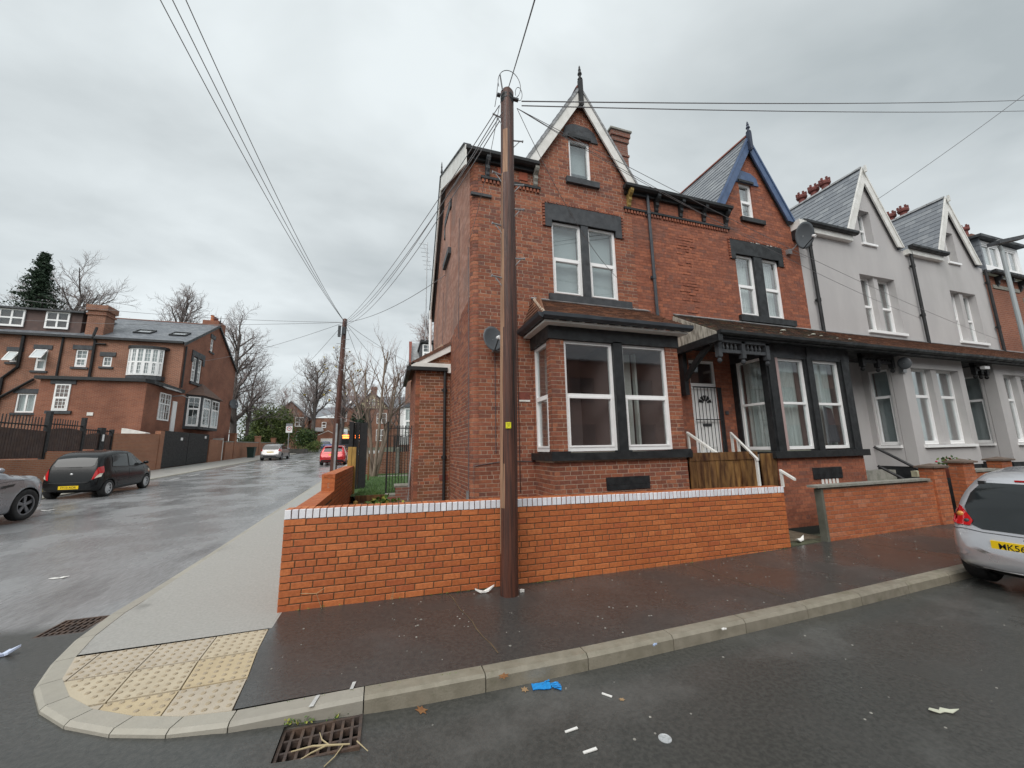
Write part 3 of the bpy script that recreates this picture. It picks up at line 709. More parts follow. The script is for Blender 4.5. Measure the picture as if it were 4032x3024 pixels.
courses(gw, fbk, [(0, 0), (Lw-.22, 0), (Lw-.22, .985), (0, .985)], [], B_NEW, ch=.0758, bl=.215, jt=.0105, dep=.02, v_start=0, name='back_brick')
# coping bricks on edge, front faces painted white
def coping_mesh(w_, h_, d_, seed):
    rr = random.Random(seed); e_ = .005
    j = [rr.uniform(-.0025, .0025) for _ in range(8)]
    m_ = MB(); z = F((0, 0, 0), (1, 0, 0)); piece(m_, z, 0, w_, 0, h_, 0, d_, 0, e_)
    me = mkmesh('coping_brick', np.array(m_.v)+np.array([[0, j[i % 8], j[(i+3) % 8]*.5] for i in range(len(m_.v))]), m_.f, [COPE_W, B_NEW])
    for p in me.polygons:
        p.material_index = 0 if (p.normal.y < -.35) else 1
    return me
cms = [coping_mesh(.064, .104, .225, s) for s in range(5)]
n = int(Lw/.0742)
for i in range(n+1):
    o = bpy.data.objects.new('coping_brick', random.choice(cms)); COL.objects.link(o); o.parent = gw
    u = i*Lw/(n+.9)+.002
    o.location = Vector(fg.p(u, .985+random.uniform(-.0015, .0015), .004+random.uniform(-.003, .004))-WL[gw]); o.rotation_euler = (random.uniform(-.01, .01), 0, random.uniform(-.02, .02))
mb = MB(); slab(mb, fg, [(0, .985), (Lw, .985), (Lw, 1.080), (0, 1.080)], [], -.012, -.215, .004); mb.put('coping_mortar', MORT_D, gw)
# side garden wall
sw = thing('side_garden_wall', 'orange brick side garden wall stepping up where it runs back from the corner', 'garden wall', (-1.09, 5.33, 0))
fs_ = F((-1.09, 11.6, 0), (0, -1, 0)); Ls = 11.6-5.33
polyS = [(0, .0), (Ls, -.12), (Ls, .93), (Ls-2.33, .95), (Ls-2.33, 1.27), (0, 1.29)]
brickwall(sw, fs_, polyS, [], B_NEW, MORT_D, ind=60, ch=.0758, bl=.215, jt=.0105, v_start=.0, bevel=.004)
fi_ = F((-.875, 5.33, 0), (0, 1, 0)); polyI = [(0, 0), (Ls, 0), (Ls, 1.29), (2.33, 1.27), (2.33, .95), (0, .93)]
brickwall(sw, fi_, polyI, [], B_NEW, MORT_D, ch=.0758, bl=.215, jt=.0105, v_start=0, dep=.08, wall_name='inner_wall', name='inner_brick', bevel=.004)
for i in range(31):      # low part coping, bricks on edge laid across
    y = 5.345+i*.0745; mb = MB(); mb.box((-1.095, y, .935+.0006*i), (-.87, y+.064, 1.035+.0006*i)); mb.put('coping_brick', B_NEW, sw)
mb = MB(); mb.box((-1.085, 5.34, .935), (-.88, 7.66, 1.02)); mb.put('coping_mortar', MORT_D, sw)
for r in range(4):       # end of the raised part, the top brick shows its three holes
    z = 1.035+r*.0758
    if r == 3:
        mb = MB(); zt, y0 = z, 7.655; hx = [-1.04, -.983, -.926]
        fh = F((-1.093, y0, zt), (1, 0, 0)); holes = [(h+1.093-.0165, .014, h+1.093+.0165, .05) for h in hx]
        slab(mb, fh, [(0, 0), (.218, 0), (.218, .066), (0, .066)], holes, 0, -.10, 0); mb.put('holed_brick', B_NEW, sw)
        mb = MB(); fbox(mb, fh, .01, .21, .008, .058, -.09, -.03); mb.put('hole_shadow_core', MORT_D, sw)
    else:
        mb = MB()
        if r % 2: mb.box((-1.09, 7.657, z), (-.99, 7.86, z+.065)); mb.box((-.98, 7.657, z), (-.877, 7.86, z+.065))
        else: mb.box((-1.09, 7.655, z), (-.875, 7.75, z+.065))
        mb.put('end_brick', B_NEW, sw)
mb = MB(); mb.box((-1.08, 7.662, 1.03), (-.885, 7.75, 1.33)); mb.put('end_mortar', MORT_L, sw)
i = 0; y = 7.66
while y < 11.5:
    mb = MB(); mb.box((-1.093, y+.0, 1.275), (-.872, y+.20, 1.338)); mb.put('capping_brick', B_NEW, sw); y += .209
# garden ground behind
def gz(x, y): return .0+.42*smooth01(y, 6, 10.8)
sheet('garden_ground', lin(-.88, 7.8, .6), lin(5.32, 10.95, .45), gz, SOIL)
sheet('lawn', [-1.0, 0, .63, 1.4, 3], [10.96, 12, 14, 16, 20, 34], lambda x, y: .58+.012*(y-11)+.03*noise.noise(Vector((x*2, y*.6, 0))), GRASSM)
# ------------------------------------------------------------------ the terrace
YF, YB = 7.2, 6.28
def barge(parent, xc, zt, xl, xr, zf, wd, y, mat, th=.04, nm='barge_board', trim=None):
    """two sloping boards meeting at xc; zt apex outer height, zf foot outer height, wd horizontal width"""
    for x in (xl, xr):
        s = 1 if x > xc else -1
        sl = (zt-zf)/abs(x-xc)
        mb = MB(); mb.prism([(xc, y, zt), (x, y, zf), (x-s*wd, y, zf), (xc, y, zt-wd*sl)] if s > 0 else [(xc, y, zt-wd*sl), (x-s*wd, y, zf), (x, y, zf), (xc, y, zt)], (0, th, 0))
        o = mb.put(nm, mat, parent)
        if trim:
            mb = MB(); q = .05
            p = [(xc, y-.02, zt+.012), (x+s*.0, y-.02, zf+.012), (x-s*q, y-.02, zf), (xc, y-.02, zt-q*sl)]
            mb.prism(p if s > 0 else p[::-1], (0, .06, 0)); mb.put('edge_moulding', trim, parent)
def gableroof(parent, xc, zt, xl, xr, zf, y0, y1, ind_left=0, mat=SLATE, ridge=TERRA, dip=.0):
    for x, left in ((xl, True), (xr, False)):
        ln = math.hypot(x-xc, zt-zf)
        if left: f = F((x, y1, zf), (0, -1, 0), ((xc-x), 0, zt-zf)); 
        else: f = F((x, y0, zf), (0, 1, 0), ((xc-x), 0, zt-zf))
        dl = y1-y0
        poly = [(0, -.05), (dl, -.05), (dl, ln), (0, ln)]
        mb = MB(); slab(mb, f, poly, [], .0, -.06); mb.put('roof', SLATE, parent)
        fo = F(f.p(0, 0, .014), f.u, f.v)
        courses(parent, fo, poly, [], mat, ch=.205, bl=.30, jt=.004, dep=.012, tilt=.011, ind=ind_left if left else 0, name='slate', proud=.002)
    mb = MB(); n = int((y1-y0)/.45)
    for i in range(n):
        a = y0+(y1-y0)*i/n; b = a+(y1-y0)/n-.012
        mb.prism([(xc-.11, a, zt-.08), (xc-.05, a, zt+.015), (xc, a, zt+.035), (xc+.05, a, zt+.015), (xc+.11, a, zt-.08)][::-1], (0, b-a, 0))
    mb.put('ridge_tiles', ridge, parent)
def finial(parent, x, y, z0, z1, mat, drop=0.0, w_=.045):
    mb = MB()
    if drop: mb.box((x-w_, y-w_, z0-drop), (x+w_, y+w_, z0)); mb.lathe((x, y, z0-drop-.06), (0, 0, 1), [(.01, 0), (w_*.9, .03), (w_, .06)], 8)
    h = z1-z0
    mb.lathe((x, y, z0), (0, 0, 1), [(w_*1.2, 0), (w_*1.3, h*.06), (w_*.7, h*.12), (w_*.6, h*.3), (w_*1.15, h*.40), (w_*.9, h*.5), (w_*.55, h*.62), (w_*.75, h*.68), (w_*.45, h*.8), (w_*.5, h*.86), (.006, h)], 10)
    return mb.put('finial', mat, parent, smooth=False)
def gutter(parent, x0, x1, y, z, mat=BLACK, h=.11, d=.14, nm='gutter'):
    mb = MB(); mb.prism([(x0, y-d, z+h), (x0, y-d*.95, z+h*.35), (x0, y-d*.6, z), (x0, y, z), (x0, y, z+h)], (x1-x0, 0, 0))
    return mb.put(nm, mat, parent)
def corbel(parent, x, zt, zb, mat, w_=.09, dp=.2, nm='corbel'):
    mb = MB(); y = YF
    prof = [(y+.01, zt), (y-dp, zt), (y-dp, zt-.09), (y-dp*.85, zt-.14), (y-dp*.45, zt-.2), (y-dp*.5, zt-.28), (y-dp*.3, zt-.34), (y-dp*.28, zb+.05), (y-.02, zb), (y+.01, zb)]
    mb.prism([(x-w_/2, a, b) for a, b in prof], (w_, 0, 0)); return mb.put(nm, mat, parent)
def dentils(parent, x0, x1, z, mat, dark=BLACK):
    mb = MB(); mb.box((x0, YF-.05, z), (x1, YF+.01, z+.055)); mb.put('string_course', dark, parent)
    mb = MB(); n = int((x1-x0)/.085)
    for i in range(n): x = x0+.02+i*.085; mb.box((x, YF-.035, z-.078), (x+.05, YF+.01, z-.002))
    mb.put('dentil_bricks', mat, parent)
def downpipe(parent, x, y, zt, zb, mat, r=.038, nm='downpipe', joints=True):
    mb = MB(); mb.tube([(x, y, zt), (x, y, zb)], r, 10)
    if joints:
        z = zt-.5
        while z > zb+.3: mb.lathe((x, y, z-.05), (0, 0, 1), [(r*1.25, 0), (r*1.25, .1)], 10); mb.box((x-.07, y+r*.8, z-.03), (x+.07, y+r*1.4, z+.03)); z -= 1.7
    return mb.put(nm, mat, parent)
def first_windows(parent, xa, xb, mx0, mx1, ind, z0=5.03, z1=6.81, back=BLIND, mat=GREYST, splash=False):
    """two sashes with a stone mullion, shouldered head and sill"""
    f = F((0, YF, 0), (1, 0, 0))
    window(parent, f, xa, z0, mx0, z1, rec=.05, back=back, tr=.50)
    window(parent, f, mx1, z0, xb, z1, rec=.05, back=back, tr=.50)
    mb = MB(); fbox(mb, f, mx0, mx1, z0, z1, -.12, .02); mb.put('stone_mullion', mat, parent)
    mb = MB()
    pol = [(xa-.16, z1-.17), (xa, z1-.17), (xa, z1), (xb, z1), (xb, z1-.17), (xb+.17, z1-.17), (xb+.17, z1+.40), (xa-.16, z1+.40)]
    slab(mb, f, [(xa-.16, z1-.17), (xb+.17, z1-.17), (xb+.17, z1+.40), (xa-.16, z1+.40)], [(xa, z1-.2, mx0, z1-.0), (mx1, z1-.2, xb, z1-.0), (mx0, z1-.2, mx1, z1)], -.1, .035)
    mb.put('window_head', mat, parent)
    mb = MB(); n = int((xb-xa+.33)/.075)
    for i in range(n): x = xa-.16+i*.075; fbox(mb, f, x, x+.045, z1+.405, z1+.45, -.02, .045)
    for k in range(8):
        for x in (xa-.215, xb+.175): fbox(mb, f, x, x+.05, z1-.16+k*.075, z1-.16+k*.075+.05, -.02, .04)
    mb.put('head_trim_bricks', B_OLD2, parent)
    mb = MB(); fbox(mb, f, xa-.13, xb+.28, z0-.16, z0, -.1, .085); mb.put('window_sill', mat, parent)
def vent_block(parent, f, x0, z0, x1, z1):
    mb = MB(); fbox(mb, f, x0, x1, z0, z1, -.05, .02); fbox(mb, f, x0-.01, x1+.01, z0+(z1-z0)*.42, z0+(z1-z0)*.46, .02, .024); mb.put('stone_block', BLACK, parent)
def tiled(parent, f, poly, ind=0, mat=TILE, under=MORT_D, nm='roof_tile', near=(0, 0, 1.7)):
    mb = MB(); slab(mb, f, poly, [], 0, -.05); mb.put('lean_to_roof', mat, parent)
    fo = F(f.p(0, 0, .016), f.u, f.v)
    courses(parent, fo, poly, [], mat, ch=.10, bl=.165, jt=.004, dep=.014, tilt=.012, ind=ind, name=nm, proud=.0025)
# ============ house 1
h1 = thing('corner_house', 'red brick end of terrace corner house with white gable boards and charcoal painted stonework', 'house', (4.0, 7.2, 0))
f = F((0, YF, 0), (1, 0, 0))
X0, X1 = 1.66, 6.42
poly1 = [(X0, 0), (X1, 0), (X1, 8.02), (5.50, 8.02), (4.20, 10.18), (2.92, 8.02), (X0, 8.02)]
holesA = [(3.35, 5.03, 4.09, 6.81), (4.27, 5.03, 5.01, 6.81), (3.88, 7.99, 4.45, 9.08), (4.09, 5.03, 4.27, 6.81)]
# clean front west of the downpipe, sootier strip beyond it
pa = [(X0, 0), (5.52, 0), (5.52, 7.99), (4.20, 10.18), (2.92, 8.02), (X0, 8.02)]
pb = [(5.52, 0), (X1, 0), (X1, 8.02), (5.52, 8.02)]
brickwall(h1, f, pa, holesA+[(2.84, 0.0, 5.52, 4.1)], B_OLD, MORT_L, ind=300, ch=.0775, bl=.228, jt=.011, header_every=6)
brickwall(h1, f, pb, [], B_OLD2, MORT_M, ch=.0775, bl=.228, jt=.007, header_every=6, wall_name='wall_end')
# rounded brick corner and side gable wall
mb = MB(); n = int(8.0/.0775)
rr = random.Random(3)
for i in range(n):
    z0 = i*.0775+.0055; z1 = z0+.0665
    for (a0, a1) in (((0, 90),) if i % 2 else ((0, 44), (47, 90))):
        K = 5; ps = [(1.66-.15*math.sin(R(a0+(a1-a0)*k/K)), 7.35-.15*math.cos(R(a0+(a1-a0)*k/K))) for k in range(K+1)]
        ps = ps+[(1.655, 7.345)]
        mb.prism([(x, y, z0) for x, y in ps], (0, 0, z1-z0))
mb.put('corner_brickwork', B_OLD, h1, kind='stuff')
mb = MB(); K = 6; mb.prism([(1.66-.143*math.sin(R(90*k/K)), 7.35-.143*math.cos(R(90*k/K)), 0) for k in range(K+1)]+[(1.67, 7.36, 0)], (0, 0, 8.02)); mb.put('corner_mortar', MORT_L, h1)
XS = 1.51
fsd = F((XS, 14.0, 0), (0, -1, 0))                 # seen from the side road, u runs towards us
sp = [(0, .3), (6.65, 0), (6.65, 8.0), (2.8, 10.15), (0, 6.55)]
lowp = [(0, .3), (6.65, 0), (6.65, 4.85), (0, 4.3)]
upp = [(0, 4.3), (6.65, 4.85), (6.65, 8.0), (2.8, 10.15), (0, 6.55)]
brickwall(h1, fsd, lowp, [], B_OLD, MORT_L, ch=.0775, bl=.228, jt=.011, header_every=6, wall_name='side_wall', name='side_brick')
mb = MB(); slab(mb, fsd, upp, [], -.003, -.1); mb.put('washed_side_wall', MORT_L, h1)
courses(h1, F(fsd.p(0, 0, .001), fsd.u), upp, [], PINKR, ch=.0775, bl=.228, jt=.010, dep=.03, name='washed_brick', proud=.001, v_start=4.26)
# side windows: only their stone trims show, edge on
mb = MB(); fbox(mb, fsd, 3.0, 4.1, 7.15, 7.33, 0, .09); mb.put('window_sill', GREYST, h1)
mb = MB(); fbox(mb, fsd, 2.95, 4.15, 8.55, 8.80, 0, .05); fbox(mb, fsd, 2.9, 3.08, 8.2, 8.55, 0, .05); mb.put('window_head', GREYST, h1)
mb = MB(); fbox(mb, fsd, 3.1, 4.0, 7.34, 8.54, .004, .03); mb.put('blocked_window', PINKR, h1)
# side barge boards and ridge finial
YR, ZR = 11.15, 10.42
mb = MB()
for (ya, za), (yb, zb) in (((7.0, 8.08), (YR, ZR)), ((YR, ZR), (14.1, 6.62))):
    mb = MB(); dz = .48 if ya < YR-1 else .40
    mb.prism([(1.34, ya, za-dz), (1.34, yb, zb-dz), (1.34, yb, zb), (1.34, ya, za)], (.035, 0, 0)); mb.put('barge_board', WPAINT, h1)
    mb = MB(); mb.prism([(1.31, ya, za), (1.31, yb, zb), (1.31, yb, zb+.035), (1.31, ya, za+.035)], (.16, 0, 0)); mb.put('verge', GREYST, h1)
finial(h1, 1.37, YR, 10.35, 10.98, IRON, drop=.3, w_=.035)
fr1 = F((1.40, 7.35, 8.26), (1, 0, 0), (0, YR-7.35, ZR-8.26)); l1 = math.hypot(YR-7.35, ZR-8.26)
mb = MB(); slab(mb, fr1, [(0, 0), (5.05, 0), (5.05, l1), (0, l1)], [], 0, -.05); mb.put('main_roof', SLATE, h1)
mb = MB(); mb.prism([(1.40, YR, ZR-.02), (6.45, YR, ZR-.02), (6.45, 14.2, 6.60), (1.40, 14.2, 6.60)], (0, 0, -.05)); mb.put('rear_roof', SLATE, h1)
mb = MB(); mb.box((1.7, 14.0, .3), (6.4, 14.1, 6.6)); mb.put('rear_wall', SIDEBR, h1)
# rear eave pipe stack, white and black, seen over the side wall edge
mb = MB(); mb.tube([(1.37, 13.9, 6.9), (1.37, 13.9, 5.2)], .05, 8); mb.put('waste_pipe', WHITE, h1)
# parapet gutter with corbels, both sides of the gable
gutter(h1, 1.36, 3.02, 7.12, 7.95, BLACK, .10, .16)
gutter(h1, 5.26, 6.42, 7.12, 7.93, BLACK, .10, .16)
mb = MB(); mb.box((1.40, 7.12, 7.88), (3.0, 7.35, 8.0)); mb.put('fascia', BLACK, h1)
mb = MB(); mb.box((5.34, 7.12, 7.86), (6.42, 7.35, 7.98)); mb.put('fascia', BLACK, h1)
for x in (1.86, 2.98): corbel(h1, x, 8.0, 7.55, GREYST if x < 2 else SILLST)
corbel(h1, 5.45, 7.97, 7.52, pmat('ochre_stone', (.36, .24, .06), (.20, .14, .05), 6, (.6, .8)))
for x in (6.25,): corbel(h1, x, 7.97, 7.52, BLACK)
dentils(h1, 1.72, 3.1, 7.50, B_OLD2); dentils(h1, 5.30, 6.42, 7.46, B_OLD2)
mb = MB()
for x in (2.1, 2.6): mb.box((x, YF-.02, 7.66), (x+.2, YF, 7.86))
mb.put('terracotta_panel', pmat('red_panel', (.36, .09, .045), (.30, .08, .04), 20, (.7, .8), .6, 40), h1)
mb = MB(); mb.box((1.50, YF-.05, 7.06), (1.95, YF+.02, 7.12)); mb.put('stone_band', GREYST, h1)
barge(h1, 4.20, 10.50, 2.72, 5.68, 8.10, .285, 7.07, WPAINT, trim=LEAD)
mb = MB()
for s, x in ((-1, 2.72), (1, 5.68)): mb.prism([(4.2, 7.11, 10.47), (x, 7.11, 8.08), (x-s*.05, 7.11, 8.08), (4.2, 7.11, 10.38)], (0, .14, 0))
mb.put('soffit', WPAINT, h1)
gableroof(h1, 4.20, 10.53, 2.74, 5.66, 8.14, 7.09, 11.2)
finial(h1, 4.19, 7.03, 10.62, 11.04, IRON, drop=.72, w_=.048)
# gable window
window(h1, f, 3.88, 7.99, 4.45, 9.08, rec=.04, style='one', back=BLIND)
mb = MB(); slab(mb, f, [(3.72, 9.08), (4.68, 9.08), (4.60, 9.34), (4.42, 9.46), (4.0, 9.48), (3.80, 9.36)], [(3.88, 9.0, 4.45, 9.10)], .03, -.08); mb.put('window_head', GREYST, h1)
mb = MB(); fbox(mb, f, 3.86, 4.47, 9.085, 9.16, .03, .06); mb.put('label_moulding', BLACK, h1)
mb = MB(); fbox(mb, f, 3.76, 4.63, 7.84, 7.985, -.06, .075); mb.put('window_sill', GREYST, h1)
first_windows(h1, 3.35, 5.01, 4.09, 4.27, 0)
downpipe(h1, 5.98, 7.13, 7.95, 4.2, PIPE)
downpipe(h1, 2.47, 7.185, 7.6, .9, pmat('brown_cable', (.05, .025, .02), None, 1, (.6, .6)), r=.009, nm='cable', joints=False)
downpipe(h1, 1.99, 7.185, 3.7, 1.65, WIRE, r=.006, nm='cable', joints=False)
mb = MB(); mb.tube([(1.56, 7.19, .6), (1.56, 7.19, 1.42), (2.2, 7.188, 1.50), (2.84, 7.19, 1.47)], .007, 6); mb.tube([(1.505, 7.42, .3), (1.505, 7.42, 5.1), (1.5, 7.45, 6.0)], .008, 6); mb.tube([(1.50, 8.6, 4.3), (1.5, 8.6, 7.4)], .007, 6); mb.tube([(1.50, 11.4, 4.3), (1.5, 11.4, 6.6)], .007, 6)
mb.put('cable', WIRE, h1)
mb = MB(); mb.box((1.46, 7.36, .55), (1.50, 7.44, .95)); mb.put('meter_conduit', GALV, h1)
mb = MB(); fbox(mb, f, 2.49, 2.72, 2.70, 2.86, 0, .012); mb.put('air_brick', TERRA, h1)
mb = MB(); fbox(mb, f, 2.49, 2.72, 2.66, 2.695, 0, .02); mb.put('air_brick_trim', WPAINT, h1)
# chimney behind the gable
fcx = (6.45, 9.2)
for (d, mt) in ((0, None),):
    mb = MB(); mb.box((6.62, 9.3, 8.5), (7.18, 9.9, 11.55)); mb.box((6.58, 9.26, 11.55), (7.22, 9.94, 11.72)); mb.box((6.54, 9.22, 11.72), (7.26, 9.98, 11.90)); mb.box((6.59, 9.27, 11.05), (7.21, 9.93, 11.12))
    mb.put('chimney', SIDEBR, h1)
    mb = MB(); mb.box((6.50, 9.18, 11.90), (7.30, 10.02, 11.96)); mb.put('chimney_cap', SILLST, h1)
# bay window of house 1
fb = F((0, YB, 0), (1, 0, 0))
bh = [(3.08, 1.645, 5.39, 4.2)]
brickwall(h1, fb, [(2.80, 0), (5.68, 0), (5.68, 3.76), (2.80, 3.76)], bh+[(2.7, 1.50, 5.8, 1.645)], B_OLD, MORT_L, ind=0, ch=.0775, bl=.228, jt=.011, header_every=5, wall_name='bay_wall', name='bay_brick')
fl = F((2.80, YF, 0), (0, -1, 0))
brickwall(h1, fl, [(0, 0), (.92, 0), (.92, 3.76), (0, 3.76)], [(.06, 1.645, .74, 3.77), (0, 1.50, .92, 1.645)], B_OLD, MORT_L, ch=.0775, bl=.228, jt=.011, wall_name='bay_side_wall', name='bay_side_brick')
frr = F((5.68, YB, 0), (0, 1, 0))
brickwall(h1, frr, [(0, 0), (.92, 0), (.92, 3.76), (0, 3.76)], [(0, 1.50, .92, 1.645)], B_OLD, MORT_L, ch=.0775, bl=.228, jt=.011, wall_name='bay_side_wall', name='bay_side_brick')
window(h1, fb, 3.08, 1.66, 4.13, 3.73, rec=.045, tr=.50, back=None, room=1.3)
w2_ = window(h1, fb, 4.33, 1.66, 5.39, 3.73, rec=.045, tr=.50, back=None, room=1.3)
mb = MB(); fbox(mb, fb, 4.80, 5.00, 1.68, 3.72, -.72, -.70); fbox(mb, fb, 5.04, 5.09, 1.68, 3.72, -.70, -.60); fbox(mb, fb, 4.36, 4.75, 1.68, 3.72, -.95, -.94); mb.put('door_jamb', pmat('cream_gloss', (.75, .74, .70), None, 1, (.5, .5)), w2_)
mb = MB(); mb.tube([fb.p(3.25, 2.95, -.9), fb.p(3.42, 3.05, -.9), fb.p(3.4, 2.8, -.9), fb.p(3.28, 2.6, -.9)], .02, 6); mb.put('lamp_bracket', WHITE, w2_)
window(h1, fl, .06, 1.66, .74, 3.73, rec=.03, tr=.50, back=BLIND, room=.3)
mb = MB(); fbox(mb, fb, 4.13, 4.33, 1.645, 3.76, -.12, .03); mb.put('stone_mullion', BLACK, h1)
mb = MB(); mb.box((2.72, 6.20, 1.50), (5.76, 6.36, 1.635)); mb.box((2.72, 6.36, 1.50), (2.86, 7.2, 1.635)); mb.box((5.62, 6.36, 1.50), (5.76, 7.2, 1.635))
for x0_, x1_ in ((2.74, 3.1), (4.08, 4.38), (5.36, 5.74)): mb.box((x0_, 6.215, 1.635), (x1_, 6.34, 1.665))
mb.put('bay_sill', BLACK, h1)
mb = MB(); mb.box((2.76, 6.25, 3.735), (5.70, 6.40, 3.985)); mb.box((2.76, 6.40, 3.735), (2.90, 7.2, 3.985)); mb.box((5.56, 6.40, 3.735), (5.70, 7.2, 3.985)); mb.put('bay_head', BLACK, h1)
mb = MB(); mb.box((2.62, 6.06, 3.985), (5.80, 6.45, 4.02)); mb.box((2.62, 6.45, 3.985), (2.95, 7.2, 4.02)); mb.put('eaves_board', WPAINT, h1)
mb = MB()
for k in range(12): x = 2.85+k*.26; mb.box((x, 6.05, 4.02), (x+.05, 6.3, 4.07))
mb.put('rafter_ends', WPAINT, h1)
gutter(h1, 2.55, 5.84, 6.06, 4.03, PIPE, .10, .13, 'bay_gutter')
mb = MB(); mb.prism([(2.46, 6.0, 4.13), (2.49, 6.0, 4.07), (2.55, 6.0, 4.03), (2.60, 6.0, 4.03), (2.60, 6.0, 4.13)][::-1], (0, 1.2, 0)); mb.put('bay_side_gutter', PIPE, h1)
# bay roof
ft = F((2.60, 6.02, 4.12), (1, 0, 0), (0, 1.18, .74)); lt = math.hypot(1.18, .74)
tiled(h1, ft, [(0, 0), (3.20, 0), (3.10, lt), (.26, lt)], ind=120)
fh_ = F((2.58, 7.2, 4.12), (0, -1, 0), (.27, 0, .74)); lh = math.hypot(.27, .74)
tiled(h1, fh_, [(0, 0), (1.18, 0), (0, lh)], nm='hip_tile')
mb = MB(); mb.tube([(2.60, 6.02, 4.13), (2.86, 7.19, 4.88)], .03, 6); mb.put('hip_mortar', MORT_L, h1)
mb = MB(); fbox(mb, ft, .2, 3.16, lt-.10, lt+.03, .03, .05); mb.put('lead_flashing', LEAD, h1)
vent_block(h1, fb, 3.82, .95, 4.75, 1.18)
# lean-to extension on the side
ex = []
fxe = F((.63, 9.85, 0), (1, 0, 0))
mb = MB()
brickwall(h1, fxe, [(0, .2), (.88, .2), (.88, 4.5), (0, 3.95)], [], B_EXT, MORT_L, ch=.0775, bl=.228, jt=.011, header_every=6, ind=100, wall_name='extension_wall', name='extension_brick')
fxl = F((.63, 12.3, 0), (0, -1, 0))
brickwall(h1, fxl, [(0, .3), (2.45, .3), (2.45, 3.85), (0, 3.85)], [], B_OLD, MORT_L, ch=.0775, bl=.228, jt=.011, wall_name='extension_wall', name='extension_brick')
mb = MB(); mb.prism([(.52, 9.76, 3.92), (1.50, 9.76, 4.50), (1.50, 9.76, 4.28), (.80, 9.76, 3.90)], (0, .04, 0)); mb.put('barge_board', WPAINT, h1)
mb = MB(); mb.box((.50, 9.74, 3.83), (1.50, 9.80, 3.94)); mb.box((1.42, 9.74, 3.70), (1.505, 9.80, 3.83)); mb.put('fascia', WPAINT, h1)
fxr = F((.46, 12.4, 3.90), (0, -1, 0), (1.04, 0, .62))
tiled(h1, fxr, [(0, 0), (2.66, 0), (2.66, 1.21), (0, 1.21)], nm='extension_tile')
mb = MB(); mb.box((.48, 9.70, 3.74), (1.42, 9.82, 3.83)); mb.box((.40, 9.72, 3.72), (.50, 12.4, 3.84)); mb.put('extension_gutter', IRON, h1)
downpipe(h1, 1.36, 9.77, 3.75, .3, IRON)
mb = MB(); fbox(mb, fxe, .62, .84, .98, 1.12, 0, .012); mb.put('air_brick', TERRA, h1)
# ============ house 2
h2 = thing('terraced_house', 'red brick terraced house with blue gable boards and black painted timber bay', 'house', (9.0, 7.2, 0))
f2 = F((0, YF, 0), (1, 0, 0))
x0, x1 = 6.42, 11.22
p2a = [(x0, 0), (x1, 0), (x1, 8.0), (10.9, 8.0), (9.62, 10.2), (8.38, 8.0), (x0, 8.0)]
hh = [(8.72, 5.04, 9.36, 6.80), (9.36, 5.04, 9.66, 6.80), (9.66, 5.04, 10.29, 6.80), (9.18, 7.95, 9.65, 9.04), (6.82, 0, 7.60, 3.76), (8.2, 0, 10.9, 4.1)]
brickwall(h2, f2, p2a, hh, B_OLD2, MORT_M, ind=300, ch=.0775, bl=.228, jt=.007, header_every=6, near=(8, 5, 6))
mb = MB(); rr = random.Random(5)      # bricks gone soft and crumbling below the string course
for i in range(60):
    z = 4.95+rr.random()*2.1; x = 7.05+rr.gauss(0, .16); z = round(z/.0775)*.0775
    mb.box((x, YF-.004-rr.random()*.012, z+.008), (x+rr.uniform(.08, .2), YF+.02, z+.065))
mb.put('crumbling_bricks', B_OLD2, h2, kind='stuff')
gutter(h2, 6.43, 8.60, 7.12, 7.93, BLACK, .10, .16)
mb = MB(); mb.box((6.43, 7.12, 7.86), (8.56, 7.35, 7.98)); mb.put('fascia', BLACK, h2)
for x in (7.0, 7.75, 8.5): corbel(h2, x, 7.97, 7.50, BLACK)
dentils(h2, 6.43, 8.62, 7.46, B_OLD2)
barge(h2, 9.62, 10.52, 8.14, 11.05, 8.06, .27, 7.07, BLUEP, trim=BLUEP)
gableroof(h2, 9.62, 10.55, 8.16, 11.02, 8.10, 7.09, 11.2, ind_left=200)
finial(h2, 9.62, 7.03, 10.62, 10.98, pmat('dark_blue_iron', (.03, .04, .07), None, 1, (.5, .5)), drop=.55, w_=.05)
mb = MB(); mb.box((11.0, 6.93, 7.83), (11.30, 7.2, 8.08)); mb.put('kneeler', WPAINT, h2)
mb = MB(); mb.box((11.0, 6.99, 7.55), (11.25, 7.2, 7.83)); mb.put('eaves_corbel', BLACK, h2)
fr2 = F((6.45, 7.35, 8.26), (1, 0, 0), (0, YR-7.35, ZR-8.26))
mb = MB(); slab(mb, fr2, [(0, 0), (4.8, 0), (4.8, l1), (0, l1)], [], 0, -.05); mb.put('main_roof', SLATE, h2)
mb = MB(); mb.prism([(6.45, YR, ZR-.02), (11.2, YR, ZR-.02), (11.2, 14.2, 6.60), (6.45, 14.2, 6.60)], (0, 0, -.05)); mb.put('rear_roof', SLATE, h2)
window(h2, f2, 9.18, 7.95, 9.65, 9.04, rec=.05, tr=.5, back=CURT)
mb = MB(); slab(mb, f2, [(8.98, 9.04), (9.92, 9.04), (9.86, 9.28), (9.66, 9.40), (9.25, 9.42), (9.05, 9.30)], [(9.18, 9.0, 9.65, 9.06)], .03, -.08); mb.put('window_head', BLUEP, h2)
mb = MB(); fbox(mb, f2, 9.14, 9.70, 9.045, 9.11, .03, .06); mb.put('label_moulding', BLACK, h2)
mb = MB(); fbox(mb, f2, 9.08, 9.95, 7.82, 7.945, -.06, .075); mb.put('window_sill', BLACK, h2)
first_windows(h2, 8.72, 10.29, 9.36, 9.66, 0, z0=5.05, z1=6.80, back=CURT, mat=BLACK)
mb = MB(); rr = random.Random(9)
